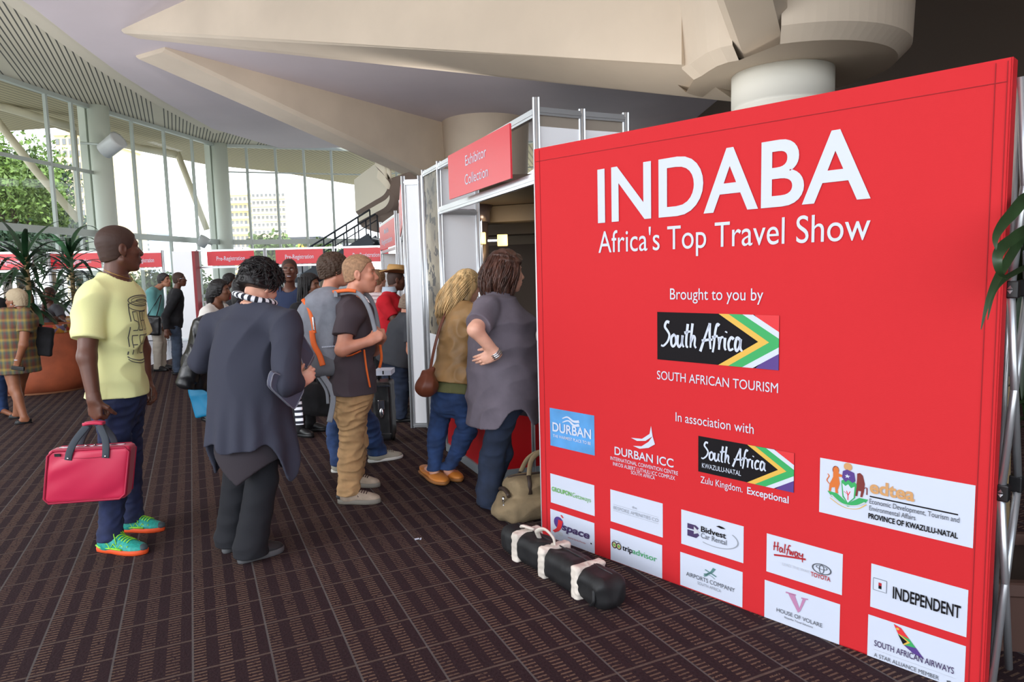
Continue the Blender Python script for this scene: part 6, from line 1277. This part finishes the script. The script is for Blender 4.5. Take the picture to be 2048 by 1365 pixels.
strap(smooth_path([bk(.13, -.10, .27), nv((-1.055,4.52,1.451))-o, nv((-0.986,4.5,1.424))-o, nv((-0.937,4.5,1.337))-o, nv((-0.913,4.52,1.222))-o, nv((-0.899,4.5,1.144))-o]), .017, .010, m_wg, 'shoulder_strap', root, tuple(L_b)); strap(smooth_path([bk(.10, -.09, .285), nv((-1.076,4.5,1.462))-o, nv((-1.015,4.49,1.454))-o]), .012, .009, m_bo, 'shoulder_strap', root, tuple(L_b))
strap(smooth_path([bk(.12, .09, .28), nv((-1.105,4.86,1.457))-o, nv((-1.02,4.92,1.403))-o, nv((-0.976,4.92,1.272))-o, nv((-0.949,4.86,1.139))-o]), .017, .010, m_wg, 'shoulder_strap', root, tuple(L_b))
strap(smooth_path([bk(.13, -.13, -.15), nv((-1.084,4.53,1.025))-o, nv((-1.009,4.53,1.056))-o]), .013, .005, m_bo, 'lower_strap', root); strap(smooth_path([nv((-0.991,4.54,1.062))-o, nv((-0.983,4.55,0.932))-o, nv((-0.969,4.57,0.802))-o]), .010, .004, m_bo, 'loose_strap', root); strap(smooth_path([nv((-0.906,4.66,1.08))-o, nv((-0.904,4.68,0.988))-o, nv((-0.925,4.7,0.916))-o]), .010, .004, m_bo, 'loose_strap', root)
strap(smooth_path([bk(-.02, -.12, -.27), nv((-1.217,4.55,0.76))-o, nv((-1.248,4.54,0.575))-o]), .019, .003, m_wg, 'hanging_strap', root, tuple(L_b)); strap(smooth_path([bk(-.06, -.08, -.27), nv((-1.276,4.6,0.788))-o, nv((-1.262,4.58,0.694))-o]), .011, .003, m_wg, 'hanging_strap', root, tuple(L_b))
mb = MB(); [mb.bar(tuple(bk(.0+.011*i, -.176-.001*i, -.075)), tuple(bk(.0+.011*i+.008, -.176-.001*i, -.076)), .003, .008) for i in range(9)]; mb.build('reflective_print', M_white, root)
mb = MB(); mb.box(-.012, .012, -.01, .01, -.02, .02, Matrix.Translation(tuple(nv((-1.175,4.6,1.438))-o))); mb.build('buckle', m_wg, root); mb = MB(); mb.box(-.016, .016, -.01, .01, -.016, .016, Matrix.Translation(tuple(nv((-1.131,4.5,1.279))-o))); mb.build('side_tab', m_bo, root)
# ---- black bags of the queue
def soft_bag(name, label, c, r, rz, m, lean=0, st=None, wr=(.006, 14, 3), h=.010, e=.05, taper=0):
    root = thing(name, label, 'bag', c); X = (math.cos(rz), math.sin(rz), 0); Yv = (-math.sin(rz), math.cos(rz), 0)
    cloth('body', [rbox((0, 0, 0), (un((X[0], X[1], lean)), Yv, un((-lean*X[0], -lean*X[1], 1))), r, min(e, min(r)*.9))], m, root, h, None, wr)
    if st: strap(smooth_path([nv(p)-nv(c) for p in st]), .016, .006, m, 'strap', root)
    return root
soft_bag('shoulder_bag', 'large black soft bag slung low behind the khaki trousers', (-1.452,5.22,0.606), (.20, .09, .12), .15, M_bk, -.15, [(-1.488,5.2,0.709), (-1.511,5.1,1.011), (-1.499,5.05,1.241), (-1.452,5.2,1.381), (-1.323,5.2,1.226), (-1.321,5.3,0.668)])
o = (*(-1.201,6.25,0.406)[:2], .337); root = thing('wheeled_case', 'black wheeled case with a silver tag beside the bending person', 'case', o)
cloth('body', [rbox((0, 0, -.02), ((1, 0, 0), (0, 1, 0), (0, 0, 1)), (.085, .13, .27), .03)], M_leath, root, .009, None, (.003, 14, 3))
mb = MB(); mb.box(-.03, .03, -.14, -.13, -.0, .09, bev=.004); mb.ell((0, -.138, -.03), (.022, .01, .05), 12); mb.build('tag', M_chrome, root); mb = MB(); mb.bar((-.08, -.137, -.22), (.08, -.137, -.22), .006, .008); mb.bar((-.08, -.137, .22), (.08, -.137, .22), .006, .008); mb.build('trim_strip', M_chrome, root)
for sx in (-.06, .06): mb = MB(); mb.lathe([(.035, -.012), (.035, .012)], 16, M=Matrix.Translation((sx, .08, -.30)) @ Matrix.Rotation(math.pi/2, 4, 'Y')); mb.build('wheel', M_blk, root)
mb = MB(); mb.tube([(-.05, .05, .24), (-.05, .05, .36), (.05, .05, .36), (.05, .05, .24)], .01, 6); mb.build('handle', M_blk, root)
root = thing('paper_stack', 'white sheets held level above the black wheeled case', 'paper', (-1.147,6.05,0.697)); mb = MB(); mb.box(-.075, .075, -.1, .1, -.02, .024); mb.build('sheets', M_white, root); mb = MB(); mb.box(.0, .012, -.102, -.098, -.01, .022); mb.build('clip', M_blk, root)
root = thing('phone', 'black phone in the hand of the person in plaid', 'phone', (-5.459,7.48,0.637)); mb = MB(); mb.box(-.07, .07, -.012, .012, -.022, .022, Matrix.Rotation(.15, 4, 'Y'), bev=.006); mb.build('body', M_blk, root)
soft_bag('shoulder_bag', 'flat black shoulder bag behind the person in plaid, against the terracotta planter', (-5.417,7.86,0.898), (.10, .035, .165), .25, M_bk, -.16, [(-5.471,7.86,1.062), (-5.478,7.8,1.152), (-5.449,7.74,1.258), (-5.505,7.9,1.117), (-5.412,7.86,1.077)], e=.02)
soft_bag('shoulder_bag', 'black messenger bag hanging at the hip of the person in teal', (-6.179,11.7,0.807), (.155, .06, .165), .1, M_leath, -.1, [(-6.264,11.7,0.938), (-6.121,11.72,1.14), (-6.002,11.75,1.324), (-6.038,11.72,1.112), (-6.092,11.7,0.934)], e=.03)
c = (-0.623,4.86,0.784); root = thing('handbag', 'brown leather handbag hanging at the hip of the blonde person', 'bag', c); m_hbg = mat('brown_leather', (112, 58, 38), rough=.45, bump=.08, bscale=40)
cloth('body', [ellip((.01, 0, -.02), (.075, .09, .085), k=.04), ellip((-.02, -.02, -.035), (.055, .07, .055), k=.04), capsule((.0, 0, .06), (.04, .03, .085), .03, .02, .03)], m_hbg, root, .006, None, (.005, 24, 4)); strap(smooth_path([(.03, .02, .09), nv((-0.574,4.98,1.001))-nv(c), nv((-0.528,5.02,1.162))-nv(c), nv((-0.47,5.08,1.305))-nv(c)]), .011, .005, m_hbg, 'strap', root)
root = thing('red_folder', 'red folder in the arms of the smiling person in navy', 'folder', (-2.405,7.18,1.117)); mb = MB(); mb.box(-.05, .05, -.012, .012, -.13, .12, Matrix.Rotation(.35, 4, 'Y'), bev=.006); mb.build('cover', m_rp, root)
# ---- khaki holdall on the floor
c = (.14, 4.27, 0); root = thing('holdall', 'khaki canvas holdall on the carpet beside the left banner edge', 'bag', c); m_can = mat('khaki_canvas', (134, 116, 88), rough=.95, var=.08, vscale=12, bump=.2, bscale=120); d = un((.93, .33, 0)); t = np.array([-d[1], d[0], 0])
cloth('body', [rbox((0, 0, .075), (d, t, (0, 0, 1)), (.25, .15, .075), .055), rbox((0, 0, .15), (d, t, (0, 0, 1)), (.215, .10, .115), .06), ellip(tuple(d*-.24+np.array([0, 0, .06])), (.07, .11, .055), (d, t, (0, 0, 1)), .05)], m_can, root, .007, lambda X, Y, Z: .002-Z+0*X+0*Y, (.008, 15, 7))
m_bl2 = mat('dark_strap', (56, 42, 34), rough=.6)
for sg in (-1, 1):
    for a in (-.09, .12): strap([d*a+t*sg*.105+np.array([0, 0, .17]), d*a+t*sg*.10+np.array([0, 0, .24]), d*a*.95+t*sg*.07+np.array([0, 0, .28])], .014, .006, m_bl2, 'handle_base', root, tuple(t))
    strap(smooth_path([d*-.085+t*sg*.07+np.array([0, 0, .27]), d*-.05+t*sg*.03+np.array([0, 0, .36]), d*.02+t*sg*.01+np.array([0, 0, .40]), d*.09+t*sg*.03+np.array([0, 0, .36]), d*.115+t*sg*.07+np.array([0, 0, .27])]), .017, .007, m_can, 'handle', root, tuple(t))
mb = MB(); mb.tube([tuple(d*-.225+t*y+np.array([0, 0, .155+.035*math.cos(y*14)])) for y in np.linspace(-.085, .085, 9)], .014, 6); mb.build('end_strap', m_bl2, root); mb = MB(); mb.tube([tuple(d*-.25+t*-.05+np.array([.0, 0, z])) for z in (.11, .14, .16)], .008, 6); mb.tube([tuple(d*-.255+t*-.07+np.array([.0, 0, z])) for z in (.09, .12)], .006, 6); mb.build('buckle', M_chrome, root)
mb = MB(); mb.tube([tuple(d*a+np.array([0, 0, .268])) for a in np.linspace(-.2, .2, 10)], .006, 6); mb.build('zip', m_bl2, root)
# ---- long black equipment bag
a = np.array([*(-0.035,3.701), 0]); b = np.array([*(0.444,2.981), 0]); a = a+np.array([0, .03, 0]); c = (a+b)/2; L = np.linalg.norm(b-a)/2; d = un(b-a); t = np.array([-d[1], d[0], 0])
root = thing('equipment_bag', 'long black equipment bag bound with pale tape on the carpet below the red banner', 'bag', tuple(c)); m_eb = mat('black_nylon', (22, 22, 24), rough=.6, bump=.25, bscale=18)
cloth('body', [rbox((0, 0, .075), (d, t, (0, 0, 1)), (L, .082, .074), .05)], m_eb, root, .007, lambda X, Y, Z: .001-Z+0*X+0*Y, (.007, 17, 4)); m_tp = mat('pale_tape', (214, 204, 192), rough=.75, var=.08, vscale=9, bump=.3, bscale=60)
for s_ in (-.62, -.06, .56):
    pr = [rbox(tuple(d*L*s_+np.array([0, 0, .075])), (d, t, (0, 0, 1)), (.028, .090, .083), .012)]; cloth('tape_band', pr, m_tp, root, .006, lambda X, Y, Z: .001-Z+0*X+0*Y, (.003, 60, 3))
strap(smooth_path([d*L*-.36+t*.0+np.array([0, 0, .15]), d*L*-.30-t*.03+np.array([0, 0, .20]), d*L*-.18-t*.02+np.array([0, 0, .225]), d*L*-.08+np.array([0, 0, .19]), d*L*-.05+np.array([0, 0, .15])]), .014, .007, m_tp, 'handle', root); strap(smooth_path([d*L*-.72+np.array([0, 0, .158]), d*L*-.66-t*.01+np.array([0, 0, .175]), d*L*-.52+t*.02+np.array([0, 0, .168])]), .016, .008, m_tp, 'loose_tape', root)
mb = MB(); mb.tube([tuple(d*L*q+t*.02+np.array([0, 0, .152])) for q in np.linspace(-.9, .9, 12)], .004, 6); mb.build('zip', mat('zip_dark', (64, 64, 66), rough=.4, metal=.6), root); strap(smooth_path([d*L*.88-t*.086+np.array([0, 0, .10]), d*L*.90-t*.095+np.array([0, 0, .05]), d*L*.84-t*.092+np.array([0, 0, .02])]), .008, .004, m_eb, 'pull_tab', root)
root = thing('paper_scrap', 'tiny white scrap on the open carpet left of the equipment bag', 'scrap', (*(-0.589,3.882), 0)); mb = MB(); mb.box(-.013, .013, -.008, .008, .003, .006, Matrix.Rotation(.4, 4, 'Z')); mb.box(.018, .026, -.01, .012, .003, .006); mb.build('paper', M_white, root)

# ================================================================ PLANTS
def blade(mb, p, d0, L, w, droop, n=9, fold=.25):
    """one tapering arched leaf"""
    p = Vector(p); d = Vector(d0).normalized(); side = d.cross(Vector((0, 0, 1))); side = side.normalized() if side.length > .05 else Vector((1, 0, 0)); rows = []
    for i in range(n+1):
        t = i/n; ww = w*(.55+1.1*t if t < .3 else .88*(1-((t-.3)/.7)**1.6))*.5+.0008; upn = side.cross(d).normalized(); rows.append((p-side*ww+upn*ww*fold, p.copy(), p+side*ww+upn*ww*fold)); d = (d+Vector((0, 0, -droop/n))).normalized(); p = p+d*(L/n)
    vs = [[mb.bm.verts.new(q) for q in r] for r in rows]
    for r0, r1 in zip(vs, vs[1:]):
        for k in (0, 1): mb._f([r0[k], r0[k+1], r1[k+1], r1[k]], True)
m_leaf = mat('dark_leaf', (34, 66, 40), rough=.38, var=.25, vscale=5); m_leaf2 = mat('arching_leaf', (38, 60, 32), rough=.4, var=.25, vscale=5); m_trunk = mat('ringed_trunk', (150, 128, 92), rough=.9, bump=.5, bscale=30); m_soil = mat('soil', (52, 38, 30), rough=1)
m_terra = mat('terracotta', (160, 82, 52), rough=.7, var=.16, vscale=3, bump=.1, bscale=14); m_ochre = mat('ochre_pot', (188, 136, 82), rough=.75, var=.1, vscale=3)
m_bead = mat('bead_band', (150, 120, 70), rough=.5); g = NT(m_bead); vo = m_bead.node_tree.nodes.new('ShaderNodeTexVoronoi'); vo.inputs['Scale'].default_value = 14; u_ = g.coord(0); m_bead.node_tree.links.new(g.vec, vo.inputs['Vector']); g.color(g.ramp(g.math('FRACT', g.math('MULTIPLY', vo.outputs['Color'], 3.0)), [(0, rgb(210, 168, 60)), (.3, rgb(168, 54, 40)), (.55, rgb(70, 110, 150)), (.8, rgb(220, 206, 180)), (1, rgb(60, 50, 44))]))
def planter(label, c, s, m, band=True):
    r = thing('planter', label, 'planter', (c[0], c[1], 0)); mb = MB(); mb.lathe([(.52*s, 0), (.60*s, .03), (.665*s, .16), (.66*s, .34), (.58*s, .58), (.45*s, .82), (.43*s, .84), (.43*s, .97), (.37*s, .97), (.36*s, .90), (.02, .89)], 56); mb.build('bowl', m, r)
    if band: mb = MB(); mb.lathe([(.435*s, .845), (.445*s, .86), (.445*s, .955), (.435*s, .965)], 56, cap=False); mb.build('bead_band', m_bead, r)
    mb = MB(); mb.lathe([(.36*s, .90), (.2*s, .92), (.01, .925)], 32); mb.build('soil', m_soil, r); mb = MB(); mb.lathe([(.56*s, 0), (.585*s, .0), (.585*s, .05), (.56*s, .05)], 48, cap=False); mb.build('foot', mat('pot_foot', (168, 112, 80), rough=.8), r); return r
def dracaena(label, c, z0, zt, n, L, w, seed, spread=1.0, low=.1):
    r = thing('dracaena', label, 'plant', (c[0], c[1], z0)); rs_ = random.Random(seed); mb = MB(); mb.tube([(0, 0, -.05), (.01, 0, .2), (0, .01, zt-z0)], [.045, .04, .03], 10); mb.build('trunk', m_trunk, r)
    for i in range(n):
        a = i*2.399+rs_.uniform(-.3, .3); t = i/n; el_ = math.radians(-4+70*t+rs_.uniform(-8, 8)); z = (zt-z0)*(low+(.98-low)*t); mb = MB(); blade(mb, (0.02*math.cos(a), .02*math.sin(a), z), (math.cos(a)*math.cos(el_), math.sin(a)*math.cos(el_), math.sin(el_)), L*rs_.uniform(.75, 1.15), w, rs_.uniform(.9, 2.0)*spread); mb.build('leaf', m_leaf, r, recalc=False)
    return r
c1 = (-6.95, 10.05); planter('large terracotta planter with a beaded rim behind the person in plaid', c1, 1.0, m_terra); dracaena('broad-leaved dracaena in the terracotta planter, leaves above the silver-haired head', (c1[0]-.12, c1[1]), .88, 2.0, 54, .84, .09, 4, 1.2, low=.30)
c2 = (-7.75, 12.1); planter('ochre planter partly hidden behind the terracotta one', c2, 1.05, m_ochre); dracaena('second dracaena, right of the first, in the ochre planter', (c2[0]+.02, c2[1]), .88, 2.15, 54, .98, .10, 9, 1.2, low=.28)
cp = Vector((-2.069,9.6,1.837)); pr_ = thing('palm', 'small spiky palm whose tips show above the cropped fair head', 'plant', (cp.x, cp.y, 0)); mb = MB(); mb.lathe([(.18, 0), (.24, .45), (.2, .45), (.01, .42)], 24); mb.build('pot', M_blk, pr_); mb = MB(); mb.tube([(0, 0, .4), (0, 0, 1.45)], [.06, .05], 8); mb.build('trunk', m_trunk, pr_)
for i in range(26):
    a = i*2.399; e_ = .2+1.2*i/26; mb = MB(); blade(mb, (0, 0, 1.42), (math.cos(a)*math.cos(e_), math.sin(a)*math.cos(e_), math.sin(e_)), .46, .035, 1.0); mb.build('leaf', m_leaf, pr_, recalc=False)
# the arching plant behind the right end of the banner
pc = (2.06, 2.80); r = thing('planter', 'square dark brown planter at the right edge behind the banner', 'planter', (*pc, 0)); m_bp2 = mat('brown_plastic', (84, 60, 52), rough=.5); mb = MB()
def sq(h, z): return [tuple(Matrix.Rotation(-.15, 4, 'Z') @ Vector((x*h, y*h, z))) for x, y in ((-1, -1), (1, -1), (1, 1), (-1, 1))]
mb.rings([sq(.24, 0), sq(.262, .24)], True, False); mb.build('pot', m_bp2, r); mb = MB(); mb.rings([sq(.275, .24), sq(.285, .25), sq(.285, .295), sq(.275, .30), sq(.245, .30), sq(.245, .25)], False, False); mb.build('rim', m_bp2, r); mb = MB(); mb.rings([sq(.24, .245), sq(.24, .25)], True, False); mb.build('soil', m_soil, r)
r = thing('arching_plant', 'tall plant with long arching leaves drooping over the right banner edge', 'plant', (*pc, .25)); rs_ = random.Random(5)
mb = MB(); mb.tube([(0, 0, 0), (-.04, -.04, .6), (-.1, -.1, 1.15)], [.03, .025, .015], 8); mb.build('stem', m_trunk, r)
def arch(pts, w): 
    S = smooth_path([nv(p)-np.array([*pc, .25]) for p in pts], 6); mb = MB(); n = len(S); pv = []
    for i, p in enumerate(S):
        t = i/(n-1); dd = un(S[min(i+1, n-1)]-S[max(i-1, 0)]); sd = un(np.cross(dd, (.6, .75, .2))); ww = w*math.sin(math.pi*min(1, .12+.88*t)**.8)*.5+.001 if t < 1 else .001; pv.append((p-sd*ww, p+np.cross(sd, dd)*ww*.3, p+sd*ww))
    vs = [[mb.bm.verts.new(q) for q in rr] for rr in pv]
    for a_, b_ in zip(vs, vs[1:]):
        for k in (0, 1): mb._f([a_[k], a_[k+1], b_[k+1], b_[k]], True)
    return mb.build('leaf', m_leaf2, r, recalc=False)
st0 = (pc[0]-.1, pc[1]-.1, 1.35)
for pts, w in (([st0, (1.778,2.35,1.745), (1.597,2.2,1.69), (1.5,2.12,1.628), (1.486,2.1,1.582)], .036), ([st0, (1.743,2.3,1.632), (1.564,2.15,1.61), (1.493,2.1,1.567), (1.5,2.1,1.513), (1.541,2.12,1.495)], .034), ([st0, (1.767,2.35,1.634), (1.574,2.18,1.535), (1.474,2.1,1.445), (1.43,2.07,1.341)], .026), ([st0, (1.838,2.4,1.522), (1.628,2.22,1.505), (1.524,2.15,1.458), (1.484,2.12,1.366)], .022), ([st0, (1.899,2.5,1.476), (1.832,2.45,1.335), (1.833,2.45,1.153)], .05), ([st0, (1.939,2.5,1.329), (1.899,2.5,1.181), (1.891,2.5,1.031)], .05)): arch(pts, w)
for i in range(16):
    a = rs_.uniform(-1.2, 1.9); mb = MB(); blade(mb, (-.06-.06*i/16, -.06-.04*i/16, .5+.045*i), (math.cos(a), math.sin(a), rs_.uniform(.5, 1.6)), rs_.uniform(.6, .95), .045, 2.6); mb.build('leaf', m_leaf2, r, recalc=False)
# ---- outside: trees and hedge
def tree(label, c, R, zc, n, m, seed, sq_=1.0, size=.28, cat='tree', name='tree', stem=True):
    r = thing(name, label, cat, (c[0], c[1], -.3)); g = np.random.RandomState(seed); cl = g.normal(size=(26, 3)); cl = cl/np.linalg.norm(cl, axis=1)[:, None]*g.uniform(.25, .95, 26)[:, None]; ci = g.randint(0, 26, n); d = g.normal(size=(n, 3))*.20; P_ = (cl[ci]+d)*np.array([R, R, R*sq_])+np.array([0, 0, zc+.3])
    P_ = P_[P_[:, 2] > .1]; n = len(P_)
    u = g.normal(size=(n, 3)); u /= np.linalg.norm(u, axis=1)[:, None]; v = np.cross(u, g.normal(size=(n, 3))); v /= np.linalg.norm(v, axis=1)[:, None]; s_ = (size*g.uniform(.5, 1.2, n))[:, None]
    V = np.stack([P_-u*s_, P_+v*s_*.5, P_+u*s_, P_-v*s_*.5], 1).reshape(-1, 3); mesh_obj('foliage', np_mesh('foliage', V, np.arange(n*4).reshape(-1, 4)), m, r)
    if stem:
        mb = MB(); mb.tube([(0, 0, 0), (.1, 0, zc*.6), (0, 0, zc+R*.3)], [.22, .18, .06], 8)
        for k in range(6): a = k*1.05; mb.tube([(0.05, 0, zc*.55+.2*k), (math.cos(a)*R*.5, math.sin(a)*R*.5, zc+R*.25*sq_)], [.09, .03], 6)
        mb.build('trunk', mat('bark', (92, 78, 62), rough=.95), r)
    return r
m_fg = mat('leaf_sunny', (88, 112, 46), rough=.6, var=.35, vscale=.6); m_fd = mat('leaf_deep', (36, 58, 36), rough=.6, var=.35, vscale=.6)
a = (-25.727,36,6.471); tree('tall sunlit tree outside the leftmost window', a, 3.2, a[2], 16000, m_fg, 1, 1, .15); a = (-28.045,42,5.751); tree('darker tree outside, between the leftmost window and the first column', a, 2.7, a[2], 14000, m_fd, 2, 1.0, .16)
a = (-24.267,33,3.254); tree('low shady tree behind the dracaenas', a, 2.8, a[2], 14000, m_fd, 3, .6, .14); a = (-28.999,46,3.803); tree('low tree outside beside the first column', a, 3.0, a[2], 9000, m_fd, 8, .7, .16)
for k, (c, R) in enumerate((((-18.305,34,0.671), 1.0), ((-17.486,34,0.651), 1.0), ((-16.947,34.5,0.491), .95), ((-15.402,34,0.598), 1.0), ((-17.832,32.6,0.477), .7))):
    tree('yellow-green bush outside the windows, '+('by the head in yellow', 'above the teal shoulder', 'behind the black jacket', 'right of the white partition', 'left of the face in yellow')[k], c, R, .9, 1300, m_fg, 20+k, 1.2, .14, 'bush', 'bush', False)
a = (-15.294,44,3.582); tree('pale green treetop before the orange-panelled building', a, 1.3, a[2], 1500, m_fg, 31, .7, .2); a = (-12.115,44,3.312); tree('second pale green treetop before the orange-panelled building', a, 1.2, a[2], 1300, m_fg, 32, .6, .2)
# ---- staircase beside the booths
o = (-7.0, 25.2, 0); root = thing('staircase', 'dark steel staircase with railings rising to the rounded mezzanine', 'stairs', o); m_stl = mat('dark_steel', (52, 58, 66), rough=.5, metal=.4); m_trd = mat('tread_grey', (168, 170, 172), rough=.6)
p0 = nv((-7.56,25,1.483)); p1 = nv((-4.815,24,2.845)); p0 = p0-nv(o); p1 = p1-nv(o); n_ = 14
for dy in (0, 1.3):
    mb = MB(); mb.bar(tuple(p0+np.array([0, dy, 0])), tuple(p1+np.array([0, dy, 0])), .06, .42); mb.build('stringer', m_stl, root)
    mb = MB(); mb.tube([tuple(p0+np.array([0, dy, 1.0])), tuple(p1+np.array([0, dy, 1.0]))], .035, 8); mb.tube([tuple(p0+np.array([0, dy, .75])), tuple(p1+np.array([0, dy, .75]))], .02, 6)
    for k in range(7): q = p0+(p1-p0)*k/6+np.array([0, dy, 0]); mb.tube([tuple(q), tuple(q+np.array([0, 0, 1.0]))], .025, 6)
    mb.build('railing', m_stl, root)
for k in range(n_): q = p0+(p1-p0)*(k+.5)/n_; mb = MB(); mb.box(q[0]-.17, q[0]+.17, q[1]+.03, q[1]+1.27, q[2]+.05, q[2]+.10); mb.build('tread', m_trd, root)
mb = MB(); q = p0; mb.box(q[0]-1.4, q[0], q[1], q[1]+1.3, q[2]-.1, q[2]+.1); mb.build('landing', m_stl, root); mb = MB()
for x, y in ((-1.3, .1), (-1.3, 1.2), (-.1, .1), (-.1, 1.2)): mb.tube([(q[0]+x, q[1]+y, 0), (q[0]+x, q[1]+y, q[2])], .05, 8)
mb.build('support', m_stl, root)
mb = MB(); q0 = nv((-8.062,25.4,0.007))-nv(o)
# ---- a monitor on the desk right of the face in yellow
root = thing('monitor', 'small black monitor on the white desk beside the face of the person in yellow', 'monitor', (-9.55, 18.3, 1.0)); mb = MB(); mb.box(-.14, .14, -.02, .02, .08, .38, bev=.01); mb.build('screen', M_blk, root); mb = MB(); mb.box(-.1, .1, -.08, .08, 0, .012); mb.box(-.02, .02, -.0, .03, .0, .12); mb.build('stand', M_blk, root)
